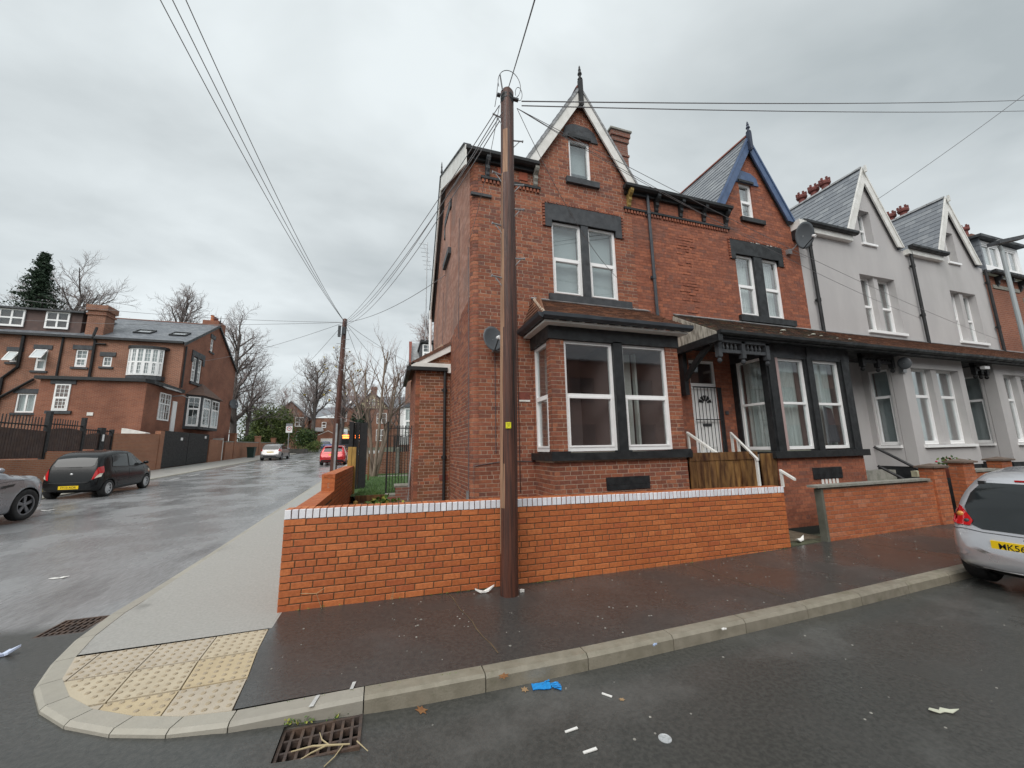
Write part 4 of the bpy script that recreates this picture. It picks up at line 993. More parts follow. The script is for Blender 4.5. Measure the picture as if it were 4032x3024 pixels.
for i in range(9): x = rr.uniform(9.3, 10.6); fbox(mb, f2, x, x+rr.uniform(.03, .12), 7.19, 7.215, .036, .04)
mb.put('peeling_paint', WPAINT, h2)
# bay: black timber frame
fb = F((0, YB, 0), (1, 0, 0))
brickwall(h2, fb, [(8.10, -.05), (10.90, -.05), (10.90, 1.42), (8.10, 1.42)], [], B_OLD2, MORT_M, ch=.0775, bl=.228, jt=.007, header_every=5, ind=0, wall_name='bay_wall', name='bay_brick')
fl2 = F((8.10, YF, 0), (0, -1, 0)); brickwall(h2, fl2, [(0, 0), (.92, 0), (.92, 1.42), (0, 1.42)], [], B_OLD2, MORT_M, ch=.0775, bl=.228, jt=.007, wall_name='bay_side_wall', name='bay_side_brick')
mb = MB(); mb.box((10.78, YB+.02, 0), (10.90, YF, 4.0)); mb.put('bay_side_wall', BLACK, h2)
mb = MB(); mb.box((7.97, 6.19, 1.42), (11.02, 6.38, 1.565)); mb.box((7.97, 6.38, 1.42), (8.16, 7.2, 1.565)); mb.box((10.86, 6.38, 1.42), (11.02, 7.2, 1.565)); mb.put('bay_sill', BLACK, h2)
for a, b in ((8.12, 8.43), (9.37, 9.65), (10.57, 10.92)):
    mb = MB(); mb.box((a, YB-.0, 1.565), (b, YB+.14, 3.72)); mb.box((a+.05, YB-.03, 1.565), (b-.05, YB, 3.75)); mb.put('bay_post', BLACK, h2)
mb = MB(); mb.box((8.12, YB-.01, 3.70), (10.95, YB+.14, 4.06)); mb.box((8.10, YB+.14, 3.70), (8.24, YF, 4.06)); mb.box((9.45, YB-.035, 3.72), (9.55, YB-.01, 4.05)); mb.put('bay_head', GREYST, h2)
window(h2, fb, 8.43, 1.60, 9.37, 3.70, rec=.06, tr=.5, back=CURT, sub_lower=False)
wq = window(h2, fb, 9.65, 1.60, 10.57, 3.70, rec=.06, tr=.5, back=CURT, sub_lower=False)
mb = MB(); mb.add([fb.p(9.98, 1.72, -.16), fb.p(10.45, 1.75, -.16), fb.p(10.30, 2.55, -.16), fb.p(10.02, 2.62, -.16)], [(0, 1, 2, 3)]); mb.put('tied_back_curtain', DCURT, wq)
mb = MB(); mb.box((8.10, YF-.14, 1.565), (8.22, YF, 3.70)); mb.put('bay_post', BLACK, h2)
window(h2, F((8.12, YF, 0), (0, -1, 0)), .14, 1.60, .90, 3.70, rec=.02, tr=.5, back=CURT, sub_lower=False, room=.3)
vent_block(h2, fb, 9.11, .93, 10.05, 1.18)
mb = MB()
for k in range(5): mb.box((9.35+k*.12, YB-.01, .80), (9.42+k*.12, YB+.02, .92))
mb.put('white_vent_bars', WPAINT, h2)
# porch and door
mb = MB(); mb.box((6.86, 7.22, 1.56), (7.56, 7.27, 3.10))
dr = mb.put('door', WHITE, h2)
for (a, b, c, d) in ((6.95, 1.68, 7.17, 2.15), (7.25, 1.68, 7.47, 2.15), (6.95, 2.27, 7.17, 2.60), (7.25, 2.27, 7.47, 2.60)):
    mb = MB(); ring(mb, f2, a, b, c, d, .02, -.022, -.010); mb.put('door_panel', WHITE, dr)
mb = MB(); cxx, czz = 7.21, 2.72
for k in range(5): a0, a1 = R(180*k/5+5), R(180*(k+1)/5-5); mb.prism([(cxx+.06*math.cos(a0), 7.205, czz+.06*math.sin(a0)), (cxx+.19*math.cos(a0), 7.205, czz+.19*math.sin(a0)), (cxx+.19*math.cos(a1), 7.205, czz+.19*math.sin(a1)), (cxx+.06*math.cos(a1), 7.205, czz+.06*math.sin(a1))], (0, .012, 0))
mb.put('fan_pane', BLACKTXT, dr)
mb = MB(); fbox(mb, f2, 7.08, 7.34, 2.165, 2.235, -.02, -.005); mb.put('letterbox', GREYST, dr)
mb = MB(); ring(mb, f2, 6.80, 1.50, 7.62, 3.12, .05, -.12, -.03); mb.put('door_frame', WHITE, h2)
window(h2, f2, 6.80, 3.13, 7.62, 3.76, rec=.03, style='one', back=None, room=.5, name='fanlight')
mb = MB()
for k in range(8): x = 6.85+k*.103; mb.tube([(x, 7.15, 1.5), (x, 7.15, 3.10)], .008, 6)
for z in (1.52, 2.32, 3.09): mb.box((6.82, 7.135, z-.012), (7.60, 7.148, z+.012))
mb.put('security_bars', IRON, h2)
mb = MB(); mb.box((7.60, 7.13, 1.5), (7.66, 7.2, 3.1)); mb.put('security_gate_post', IRON, h2)
mb = MB(); mb.box((7.78, 7.17, 2.45), (7.86, 7.2, 2.53)); mb.put('door_bell', GREYST, h2)
mb = MB(); mb.box((5.72, 6.32, 1.38), (8.08, 7.19, 1.50)); mb.box((5.80, 6.9, 0), (8.08, 7.1, 1.38)); mb.put('porch_floor', SILLST, h2)
for k in range(11):
    a = 5.70+k*.162; mb = MB(); j = random.uniform(-.008, .008); mb.box((a, 6.24+j, .02), (a+.155, 6.265+j, 1.48)); mb.put('fence_board', WOODF, h2)
mb = MB(); mb.box((5.70, 6.225, 1.42), (7.48, 6.285, 1.58)); mb.put('fence_rail', WOODF, h2)
for k in range(3):
    a = 7.62+k*.15; mb = MB(); mb.box((a, 6.28, .1), (a+.145, 6.30, 1.53)); mb.put('fence_board', WOODF, h2)
mb = MB()
for k in range(4): mb.box((6.66, 5.45+k*.17, k*.21), (6.95, 6.20, (k+1)*.21))
mb.put('steps', SILLST, h2)
def rail(p, q, posts, parent=h2):
    mb = MB(); p = np.array(p); q = np.array(q); w_ = V(.03, 0, 0); h_ = V(0, 0, .04)
    mb.hexa([p-w_-h_, p+w_-h_, p+w_+h_*.1, p-w_+h_*.1, q-w_-h_, q+w_-h_, q+w_+h_*.1, q-w_+h_*.1])
    for t_, zb in posts:
        c = p+(q-p)*t_; mb.box((c[0]-.022, c[1]-.022, zb), (c[0]+.022, c[1]+.022, c[2]-.02))
    mb.put('handrail', WPAINT, parent)
rail((6.40, 7.0, 2.03), (6.62, 6.42, 1.56), ((.03, 1.5), (.5, 1.5)))
rail((7.68, 7.02, 2.02), (7.13, 5.95, 1.44), ((.03, 1.5), (.3, 1.5), (.96, .6)))
rail((7.80, 6.02, 1.20), (7.86, 5.78, 1.03), ((.05, .85),))
# canopy roof over porch and bay
def canopy(parent, xa, xb, mat, ind=0, left_end=True, chimneyx=None, gut=BLACK):
    y0_, z0_, z1_ = 5.96, 4.10, 4.84
    ft = F((xa, y0_, z0_), (1, 0, 0), (0, YF-y0_, z1_-z0_)); lt = math.hypot(YF-y0_, z1_-z0_)
    tiled(parent, ft, [(0, 0), (xb-xa, 0), (xb-xa, lt), (0, lt)], ind=ind, mat=mat)
    mb = MB(); fbox(mb, ft, 0, xb-xa, lt-.10, lt+.03, .03, .05); mb.put('lead_flashing', LEAD, parent)
    mb = MB(); mb.box((xa, 5.98, 3.96), (xb, 6.03, 4.09)); mb.put('canopy_fascia', gut, parent)
    gutter(parent, xa-.02, xb+.0, 5.98, 4.00, gut, .09, .11, 'canopy_gutter')
    mb = MB(); mb.box((xa, 6.03, 4.0), (xb, 7.19, 4.03)); mb.put('canopy_ceiling', gut, parent)
canopy(h2, 6.50, 11.2, TILE2, ind=120)
mb = MB(); mb.prism([(6.46, 5.99, 4.02), (6.46, 7.19, 4.02), (6.46, 7.19, 4.82), (6.46, 5.99, 4.08)][::-1], (.03, 0, 0)); mb.put('canopy_cheek', SOFF, h2)
mb = MB(); mb.box((6.44, 5.92, 3.86), (6.56, 7.19, 4.02)); mb.put('cheek_beam', BLACK, h2)
mb = MB(); K = 8
for i in range(K):
    t0_, t1_ = i/K, (i+1)/K
    P = lambda t_: (7.15-.95*t_**1.0, 3.05+.82*(t_**.75))
    (ya, za), (yb, zb) = P(t0_), P(t1_); mb.prism([(6.53, ya, za), (6.53, yb, zb), (6.53, yb, zb+.13), (6.53, ya, za+.15)], (.09, 0, 0))
mb.box((6.52, 7.05, 2.88), (6.63, 7.19, 3.9)); mb.put('canopy_bracket', BLACK, h2)
def frieze(parent, xs_, y, z0=3.56, z1=3.93, mat=GREYST):
    mb = MB(); mb.box((xs_[0]-.05, y-.05, z1-.05), (xs_[-1]+.05, y+.05, z1+.07)); mb.box((xs_[0], y-.03, z0+.10), (xs_[-1], y+.03, z0+.17)); mb.put('frieze_rail', mat, parent)
    for x in xs_:
        mb = MB(); mb.box((x-.05, y-.05, z0), (x+.05, y+.05, z1)); mb.lathe((x, y, z0-.13), (0, 0, 1), [(.015, 0), (.045, .03), (.05, .07), (.03, .1), (.055, .13)], 8); mb.put('pendant_post', mat, parent)
    x = xs_[0]+.13
    while x < xs_[-1]-.08:
        if min(abs(x-q) for q in xs_) > .07:
            mb = MB(); mb.lathe((x, y, z0+.17), (0, 0, 1), [(.022, 0), (.035, .05), (.02, .1), (.03, .16)], 8); mb.put('spindle', mat, parent)
        x += .115
frieze(h2, (6.60, 7.25, 7.95), 6.10)
# moss and pale lumps on the canopy tiles
mb = MB(); rr = random.Random(2)
ftc = F((6.5, 5.96, 4.10), (1, 0, 0), (0, 1.24, .74))
for u, v_, s in ((2.5, .55, .05), (3.35, .42, .045), (3.5, .33, .03), (1.9, .12, .02), (4.4, .25, .03), (3.9, .22, .02), (.9, .25, .018), (2.9, .2, .02)): mb.ball(ftc.p(u, v_, .05), s, 7, 4, (1.6, 1, .5))
mb.put('moss_lumps', pmat('pale_lichen', (.60, .60, .55), (.4, .42, .33), 30, (.9, .9)), h2, kind='stuff')
# ============ grey rendered houses 3 and 4
def grey_house(label, xa, xb, xg, zg, wx, gwx, bx0, bx1, bw, chx, nm='rendered_house', pipe=None, roofto=None, gl=None, back_=BLIND):
    h = thing(nm, label, 'house', ((xa+xb)/2, YF, 0), group=None)
    hw = (xb-xa)/2
    gl_, gr_ = gl
    holes = [(wx[0], 5.05, wx[1], 6.88), (gwx[0], 7.98, gwx[1], 9.16)]
    mb = MB(); slab(mb, F((0, YF, 0), (1, 0, 0)), [(xa, 0), (xb, 0), (xb, 8.0), (gr_, 8.0), (xg, zg-.30), (gl_, 8.0), (xa, 8.0)], holes+[(bx0+.1, 0, bx1-.1, 3.95)], 0, -.30)
    mb.put('rendered_wall', RENDER, h)
    ff = F((0, YF, 0), (1, 0, 0)); m1 = (wx[0]+wx[1])/2
    window(h, ff, wx[0], 5.07, m1-.10, 6.88, rec=.2, back=CURT, tr=.48, t=.05); window(h, ff, m1+.10, 5.07, wx[1], 6.88, rec=.2, back=CURT, tr=.48, t=.05)
    mb = MB(); fbox(mb, ff, m1-.10, m1+.10, 5.07, 6.88, -.28, -.06); mb.put('rendered_mullion', RENDER, h)
    mb = MB(); fbox(mb, ff, wx[0]-.05, wx[1]+.06, 4.98, 5.06, -.25, .07); mb.put('window_sill', WHITE, h)
    window(h, ff, gwx[0], 7.99, gwx[1], 9.16, rec=.2, back=back_, tr=.5, t=.045)
    mb = MB(); fbox(mb, ff, gwx[0]-.04, gwx[1]+.05, 7.91, 7.98, -.25, .06); mb.put('window_sill', WHITE, h)
    # deep white barge boards
    barge(h, xg, zg+.02, gl_-.14, gr_+.12, 8.03, .30, 7.08, WPAINT, trim=WPAINT)
    gableroof(h, xg, zg+.04, gl_-.12, gr_+.10, 8.08, 7.10, 11.2, ind_left=180, ridge=LEAD)
    mb = MB(); mb.box((xg-.03, 6.97, zg-.2), (xg+.03, 7.03, zg+.03)); mb.put('apex_block', WPAINT, h)
    # flat eaves beside the gable
    gutter(h, xa-.02, gl_+.22, 7.06, 8.03, BLACK, .10, .14)
    mb = MB(); mb.box((xa, 7.06, 7.86), (gl_+.12, 7.2, 8.03)); mb.put('fascia', WPAINT, h)
    fr_ = F((xa, 7.52, 8.32), (1, 0, 0), (0, YR-7.52, ZR-8.32)); l1 = math.hypot(YR-7.52, ZR-8.32); mb = MB(); slab(mb, fr_, [(0, 0), (xb-xa, 0), (xb-xa, l1), (0, l1)], [], 0, -.05); mb.put('main_roof', SLATE, h)
    mb = MB(); mb.prism([(xa, YR, ZR-.02), (xb, YR, ZR-.02), (xb, 14.2, 6.60), (xa, 14.2, 6.60)], (0, 0, -.05)); mb.put('rear_roof', SLATE, h)
    fbb = F((0, YB, 0), (1, 0, 0)); m2 = (bw[0]+bw[1])/2
    mb = MB(); slab(mb, fbb, [(bx0, 1.08), (bx1, 1.08), (bx1, 4.0), (bx0, 4.0)], [(bw[0], 1.62, bw[1], 3.70)], 0, -.25); mb.put('bay_wall', RENDER, h)
    mb = MB(); slab(mb, F((bx0, YF, 0), (0, -1, 0)), [(0, 1.08), (.66, 1.08), (.66, 4.0), (0, 4.0)], [(.14, 1.62, .60, 3.70)], 0, -.15); mb.put('bay_side_wall', RENDER, h)
    mb = MB(); mb.box((bx1-.2, YB+.25, 1.08), (bx1, YF, 4.0)); mb.put('bay_side_wall', RENDER, h)
    mb = MB(); mb.box((bx0+.02, YB+.03, -.1), (bx1-.02, YF, 1.08)); mb.put('black_plinth', BLACK, h)
    for a, b in ((bw[0], m2-.12), (m2+.12, bw[1])): window(h, fbb, a, 1.64, b, 3.70, rec=.17, back=BLIND, tr=.64, t=.05)
    mb = MB(); fbox(mb, fbb, m2-.12, m2+.12, 1.64, 3.70, -.25, -.04); mb.put('rendered_mullion', RENDER, h)
    mb = MB(); fbox(mb, fbb, bw[0]-.05, bw[1]+.06, 1.56, 1.63, -.2, .07); mb.put('window_sill', WHITE, h)
    window(h, F((bx0, YF, 0), (0, -1, 0)), .14, 1.64, .60, 3.70, rec=.06, back=BLIND, tr=.64, t=.045, room=.3)
    mb = MB(); mb.box((bx0-.06, YF-.64, 1.56), (bx0+.02, YF-.08, 1.63)); mb.put('window_sill', WHITE, h)
    canopy(h, xa, xb, TILE, ind=0)
    frieze(h, (xa+.35, (xa+.35+bx0-.25)/2, bx0-.25), 6.35, z0=3.66, z1=3.93, mat=IRON)
    mb = MB(); mb.box((xa+.45, YF-.02, 1.5), (xa+1.25, YF+.01, 3.5)); mb.put('front_door', BLACK, h)
    if pipe: downpipe(h, pipe, 7.10, 7.95, 4.75, IRON, r=.045)
    return h
h3 = grey_house('grey rendered house with white gable boards, directly right of the blue gabled brick house', 11.22, 16.2, 14.6, 10.66, (13.72, 15.40), (14.14, 14.76), 13.0, 15.8, (13.38, 15.55), None, pipe=11.56, gl=(13.36, 15.9))
h4 = grey_house('grey rendered house farther right, beside the brick house with the white dormer', 16.2, 20.75, 19.1, 10.5, (18.38, 19.92), (18.70, 19.32), 17.4, 20.0, (17.85, 19.75), None, pipe=16.35, gl=(18.0, 20.35))
downpipe(h4, 20.68, 7.10, 7.9, 4.75, IRON, r=.045)
mb = MB(); mb.box((16.5, 6.1, 3.78), (16.75, 6.2, 3.86)); mb.put('porch_lamp', WHITE, h4)
# pots standing on the party wall stacks, seen over the ridges
def stack(parent, x, ys, zb, zt):
    mb = MB(); mb.box((x-.3, ys[0]-.3, zb), (x+.3, ys[-1]+.3, zt)); mb.put('chimney_stack', SIDEBR, parent)
    for y in ys:
        mb = MB(); mb.lathe((x, y, zt), (0, 0, 1), [(.15, 0), (.13, .08), (.12, .3), (.18, .34), (.20, .42), (.17, .46), (.15, .5)], 10)
        for k in range(6): a = R(60*k); mb.box((x+.15*math.cos(a)-.03, y+.15*math.sin(a)-.03, zt+.48), (x+.15*math.cos(a)+.03, y+.15*math.sin(a)+.03, zt+.60))
        mb.put('chimney_pot', POTS, parent)
# ============ house 5: brick with dormer
h5 = thing('dormer_house', 'red brick house with a white framed slate dormer at the far right of the terrace', 'house', (23.5, YF, 0))
f5 = F((0, YF, 0), (1, 0, 0))
mb = MB(); slab(mb, f5, [(20.77, 0), (33, 0), (33, 7.75), (20.77, 7.75)], [(23.4, 5.0, 25.2, 6.8)], 0, -.2); mb.put('wall', FARBR2, h5)
window(h5, f5, 23.4, 5.0, 24.2, 6.8, rec=.08, back=CURT); window(h5, f5, 24.4, 5.0, 25.2, 6.8, rec=.08, back=CURT)
mb = MB(); fbox(mb, f5, 24.2, 24.4, 5.0, 6.8, -.1, .02); fbox(mb, f5, 23.15, 25.45, 6.8, 7.1, -.1, .03); fbox(mb, f5, 21.2, 23.0, 7.28, 7.42, -.1, .03); mb.put('pale_stone_head', SILLST, h5)
gutter(h5, 20.85, 33, 7.05, 7.75, BLACK, .12, .15)
for k in range(9): corbel(h5, 21.5+k*.8, 7.76, 7.35, BLACK)
fr5 = F((20.8, 7.0, 7.85), (1, 0, 0), (0, 4.1, 2.5)); mb = MB(); slab(mb, fr5, [(0, 0), (12, 0), (12, 4.8), (0, 4.8)], [], 0, -.05); mb.put('main_roof', SLATE, h5)
fd5 = F((0, 7.35, 0), (1, 0, 0))
mb = MB(); slab(mb, fd5, [(21.35, 8.0), (24.15, 8.0), (24.15, 9.35), (21.35, 9.35)], [(21.55, 8.3, 22.65, 9.2), (22.9, 8.3, 23.95, 9.2)], 0, -.1); mb.put('dormer_front', WHITE, h5)
for a, b in ((21.55, 22.65), (22.9, 23.95)): window(h5, fd5, a, 8.3, b, 9.2, rec=.02, style='two', back=CURT, room=.4)
fc5 = F((21.33, 10.0, 0), (0, -1, 0)); ck = [(0, 8.0), (2.7, 8.0), (2.7, 9.4), (0, 9.55)]
mb = MB(); slab(mb, fc5, ck, [], 0, -.08); mb.put('dormer_cheek', SLATE, h5)
courses(h5, F(fc5.p(0, 0, .012), fc5.u), ck, [], SLATE, ch=.22, bl=.3, jt=.006, dep=.01, tilt=.012, name='cheek_slate')
mb = MB(); mb.prism([(21.15, 7.15, 9.38), (24.35, 7.15, 9.38), (24.35, 10.1, 9.62), (21.15, 10.1, 9.62)], (0, 0, .10)); mb.put('dormer_roof', GREYST, h5)
canopy(h5, 20.8, 33, TILE)
mb = MB(); mb.box((21.9, YB, 1.2), (25, YF, 4.0)); mb.put('bay_wall', RENDER, h5)
# house 6 roof edge beyond
stack(h3, 16.2, (9.08, 9.5, 9.98), 8.3, 11.5)
stack(h4, 20.75, (8.97, 9.4), 8.2, 11.1)
stack(h5, 25.5, (9.1,), 8.0, 11.1)
# ------------------------------------------------------------------ neighbour walls and gate piers along the pavement
nw = thing('neighbour_garden_wall', 'weathered orange brick garden wall with thin stone coping in front of the black timber bay', 'garden wall', (9.4, 5.11, 0))
fn = F((7.60, 5.11, -.02), (1, 0, 0)); 
brickwall(nw, fn, [(0, -.08), (3.29, -.08), (3.29, .93), (0, .93)], [], B_NEI, MORT_M, ind=150, ch=.0758, bl=.215, jt=.008, v_start=-.08, bevel=.004)
fn2 = F((7.60, 5.33, 0), (-1, 0, 0))
mb = MB(); mb.box((7.60, 5.12, 0), (10.8, 5.21, .93)); mb.put('wall_core', MORT_M, nw)
mb = MB(); mb.box((7.54, 5.10, -.08), (7.60, 5.22, .90)); mb.put('rendered_end', pmat('wet_green_render', (.13, .13, .105), (.08, .085, .065), 5, (.6, .9), .4, 40), nw)
x = 7.42
for wdt in (.8, .85, .8, .85):
    mb = MB(); mb.box((x+.004, 5.06, .925), (x+wdt-.004, 5.26, .965)); mb.put('coping_stone', SILLST, nw); x += wdt
CAPM = pmat('brown_pier_cap', (.17, .12, .095), (.12, .09, .07), 6, (.7, .85), .3, 50)
def pier(label, x, z1, y=5.11, wd=.42, kind='gate pier'):
    dp = .24
    p_ = thing('gate_pier', label, kind, (x, y, 0), group=None)
    fq = F((x-wd/2, y-.04, -.05), (1, 0, 0))
    brickwall(p_, fq, [(0, 0), (wd, 0), (wd, z1), (0, z1)], [], B_NEI, MORT_M, ch=.0758, bl=.215, jt=.008, wall_name='pier_face', bevel=.004)
    fq = F((x-wd/2, y-.04+dp, -.05), (0, -1, 0)); brickwall(p_, fq, [(0, 0), (dp, 0), (dp, z1), (0, z1)], [], B_NEI, MORT_M, ch=.0758, bl=.215, jt=.008, wall_name='pier_face', bevel=.004)
    fq = F((x+wd/2, y-.04, -.05), (0, 1, 0)); brickwall(p_, fq, [(0, 0), (dp, 0), (dp, z1), (0, z1)], [], B_NEI, MORT_M, ch=.0758, bl=.215, jt=.008, wall_name='pier_face', bevel=.004)
    mb = MB(); zc = z1-.05; c = wd/2+.05; e = dp/2+.05; yc = y-.04+dp/2
    mb.add([(x-c, yc-e, zc), (x+c, yc-e, zc), (x+c, yc+e, zc), (x-c, yc+e, zc), (x-c, yc-e, zc+.035), (x+c, yc-e, zc+.035), (x+c, yc+e, zc+.035), (x-c, yc+e, zc+.035), (x, yc, zc+.09)],
           [(0, 3, 2, 1), (0, 1, 5, 4), (1, 2, 6, 5), (2, 3, 7, 6), (3, 0, 4, 7), (4, 5, 8), (5, 6, 8), (6, 7, 8), (7, 4, 8)])
    mb.put('pier_cap', CAPM, p_)
pier('left brick gate pier with flat pyramid cap at the end of the weathered wall', 11.10, 1.22)
pier('brick gate pier with pyramid cap just right of the narrow gateway', 12.18, 1.29)
pier('farthest brick gate pier in sight, behind the silver car roof', 13.70, 1.30)
w6 = thing('far_garden_wall', 'short low brick garden wall between gate piers behind the silver car', 'garden wall', (12.9, 5.11, 0))
fq = F((12.44, 5.11, -.05), (1, 0, 0)); brickwall(w6, fq, [(0, 0), (.97, 0), (.97, 1.08), (0, 1.08)], [], B_NEI, MORT_M, ch=.0758, bl=.215, jt=.008, bevel=.004)
mb = MB(); mb.box((12.44, 5.08, 1.03), (13.41, 5.36, 1.08)); mb.put('coping_stone', SILLST, w6)
w7 = thing('far_garden_wall', 'low brick garden wall running on past the last gate pier', 'garden wall', (17, 5.11, 0))
mb = MB(); mb.box((13.99, 5.11, -.1), (22, 5.33, 1.0)); mb.put('wall', FARBR3, w7)
mb = MB(); mb.box((13.99, 5.07, 1.0), (22, 5.37, 1.06)); mb.put('coping_stone', SILLST, w7)
# threshold, gateway steps
mb = MB(); mb.box((6.66, 5.15, -.09), (7.43, 6.2, -.01)); mb.put('path_slab', pmat('green_wet_concrete', (.11, .12, .07), (.07, .075, .05), 5, (.4, .7), .4, 60), None, kind='structure')
st = thing('front_steps', 'pale stone steps with black sloping handrails beside the timber bay', 'steps', (12.0, 6.2, 0))
for k in range(4):
    mb = MB(); mb.box((11.25, 5.75+k*.3, 0), (12.7, 6.05+k*.3, .28+k*.24)); mb.put('step', SILLST, st)
for (p, q) in (((11.1, 6.15, 1.62), (11.45, 5.40, .98)), ((11.12, 6.15, 1.17), (11.45, 5.45, .60))):
    mb = MB(); mb.tube([p, q], .03, 8); mb.put('handrail', IRON, st)
mb = MB(); mb.tube([(11.45, 5.42, .0), (11.45, 5.42, 1.0)], .025, 8); mb.put('rail_post', IRON, st)
bx_ = thing('meter_box', 'pale yellow meter box with two doors in the narrow gateway', 'meter box', (11.62, 5.5, .9))
for k in range(2):
    mb = MB(); mb.box((11.45+k*.20, 5.62, .93), (11.64+k*.20, 5.72, 1.06)); mb.put('box_door', pmat('cream_plastic', (.62, .60, .42), None, 1, (.5, .5)), bx_)
# ------------------------------------------------------------------ telegraph poles and wires
tp = thing('telegraph_pole', 'tall brown telegraph pole with a yellow plate in front of the orange wall', 'telegraph pole', (1.46, 4.84, 0))
def polebody(parent, p0, p1, r0, r1, name='pole', split=True):
    p0, p1 = np.array(p0), np.array(p1); n = 24; m_ = 40
    vs = []; fs = []; rr = random.Random(4); dr_ = [rr.uniform(-.004, .004) for _ in range(n)]
    for i in range(m_+1):
        t_ = i/m_; c = p0+(p1-p0)*t_; r = r0+(r1-r0)*t_
        for j in range(n):
            a = 2*math.pi*j/n; q = r+dr_[j]*1.0+.004*math.sin(t_*9+j)
            vs.append((c[0]+q*math.cos(a), c[1]+q*math.sin(a), c[2]))
    vs.append((p1[0], p1[1], p1[2]+r1*.55))
    mi = []
    for i in range(m_):
        for j in range(n):
            fs.append((i*n+j, i*n+(j+1) % n, (i+1)*n+(j+1) % n, (i+1)*n+j))
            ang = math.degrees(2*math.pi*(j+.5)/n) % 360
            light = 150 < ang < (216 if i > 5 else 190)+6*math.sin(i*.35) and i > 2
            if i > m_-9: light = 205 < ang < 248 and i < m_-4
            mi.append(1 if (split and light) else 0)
    for j in range(n): fs.append((m_*n+j, m_*n+(j+1) % n, (m_+1)*n)); mi.append(0)
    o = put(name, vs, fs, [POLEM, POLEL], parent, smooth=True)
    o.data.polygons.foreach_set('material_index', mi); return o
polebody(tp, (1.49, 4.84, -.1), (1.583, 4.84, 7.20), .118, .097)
# top position chosen from the photograph: head at z about 8.0
mb = MB(); a = R(262); mb.box((1.445, 4.713, 1.99), (1.513, 4.729, 2.068)); mb.put('yellow_plate', YSIGN, tp)
mb = MB()
for (x0_, z0_, x1_, z1_) in ((1.46, 2.046, 1.50, 2.050), (1.457, 2.030, 1.503, 2.035), (1.467, 2.016, 1.493, 2.020), (1.454, 2.053, 1.461, 2.060), (1.498, 2.053, 1.505, 2.06), (1.454, 1.998, 1.462, 2.007), (1.496, 1.998, 1.503, 2.006)): mb.box((x0_, 4.7115, z0_), (x1_, 4.7135, z1_))
mb.put('plate_print', BLACKTXT, tp)
for s, z in ((-1, 6.70), (1, 6.35), (-1, 5.72), (1, 5.60), (1, 5.20), (-1, 4.90), (1, 4.42), (-1, 4.10)):
    r = .118-.021*z/7.2; xc_ = 1.49+.093*z/7.2; mb = MB(); xb_ = xc_+s*(r-.01); xe = xc_+s*(r+.13)
    mb.tube([(xb_, 4.82, z), (xe, 4.80, z+.005)], .011, 6); mb.lathe((xe, 4.80, z+.005), (s, 0, 0), [(.019, 0), (.019, .012)], 8); mb.tube([(xb_, 4.82, z-.12), (xe-s*.04, 4.81, z)], .007, 5); mb.put('climbing_step', GALV, tp)
mb = MB(); rr = random.Random(6)
for k in range(9):
    a = R(rr.uniform(175, 330)); z0_ = rr.uniform(.5, 5.2); ln = rr.uniform(.6, 2.0); P_ = []
    for i in range(9):
        z = z0_+ln*i/8; q = z/7.2; r = .118-.021*q+.0005; aa = a+.03*math.sin(i*1.3); P_.append((1.49+.093*q+r*math.cos(aa), 4.84+r*math.sin(aa), z))
    mb.tube(P_, [.0005, .002, .003, .0035, .003, .0035, .003, .002, .0005], 4)
mb.put('split', BLACKTXT, tp)
mb = MB(); mb.lathe((1.581, 4.84, 6.98), (0, 0, 1), [(.098, 0), (.10, .04), (.105, .05), (.10, .09), (.104, .12), (.098, .15)], 16); mb.put('dark_bands', IRON, tp)
mb = MB()
for s in (-1, 1): mb.box((1.583+s*.10-.02, 4.78, 7.06), (1.583+s*.10+s*.07, 4.83, 7.09))
mb.put('cable_clamp', GREYST, tp)
mb = MB()
def loop(c, rx, rz, a0, a1, n=14, tilt=0): return [(c[0]+rx*math.cos(R(a0+(a1-a0)*i/n)), c[1]+tilt*i/n, c[2]+rz*math.sin(R(a0+(a1-a0)*i/n))) for i in range(n+1)]
mb.tube(loop((1.585, 4.72, 7.22), .18, .25, 200, -50, 18), .0055, 5); mb.tube(loop((1.74, 4.74, 7.12), .055, .12, 200, -100), .005, 5); mb.tube([(1.48, 4.74, 7.10), (1.44, 4.73, 7.36)], .011, 6)
mb.tube([(1.405, 4.73, 7.2), (1.38, 4.74, 6.95), (1.36, 4.76, 6.8)], .0055, 5)
mb.put('spare_cable_loop', WIRE, tp)
fpL = V(-2.30, 19.2, .4); fpT = V(-2.16, 19.2, 8.03)
fp_ = thing('telegraph_pole', 'distant dark telegraph pole at the kerb of the side road carrying a fan of wires', 'telegraph pole', (-2.30, 19.2, .35))
polebody(fp_, fpL, fpT, .145, .10, split=False)
mb = MB(); mb.box((-2.42, 19.02, 7.1), (-2.30, 19.10, 7.65)); mb.box((-2.24, 19.0, 7.25), (-2.10, 19.09, 7.6)); mb.put('junction_box', GREYST, fp_)
for k in range(8):
    z = 5.9+k*.22-(.6 if k < 3 else 0); s = 1 if k % 2 else -1; c = fpL+(fpT-fpL)*((z-.4)/7.6); mb = MB(); mb.tube([(c[0], 19.1, z), (c[0]+s*.28, 19.08, z)], .012, 5); mb.put('climbing_step', GALV, fp_)
mb = MB(); mb.box((-2.27, 19.02, .4), (-2.19, 19.06, 3.0)); mb.put('cable_guard', GALV, fp_)
def wire(label, a, b, sag=.3, r=.008, mat=WIRE, n=14, nm='overhead_wire', grp=None):
    r *= .8
    a, b = np.array(a, float), np.array(b, float)
    pts = [a+(b-a)*i/n-V(0, 0, sag*4*(i/n)*(1-i/n)) for i in range(n+1)]
    mb = MB(); mb.tube(pts, r, 5); return mb.put(nm, mat, None, label=label, cat='wire', group=grp)
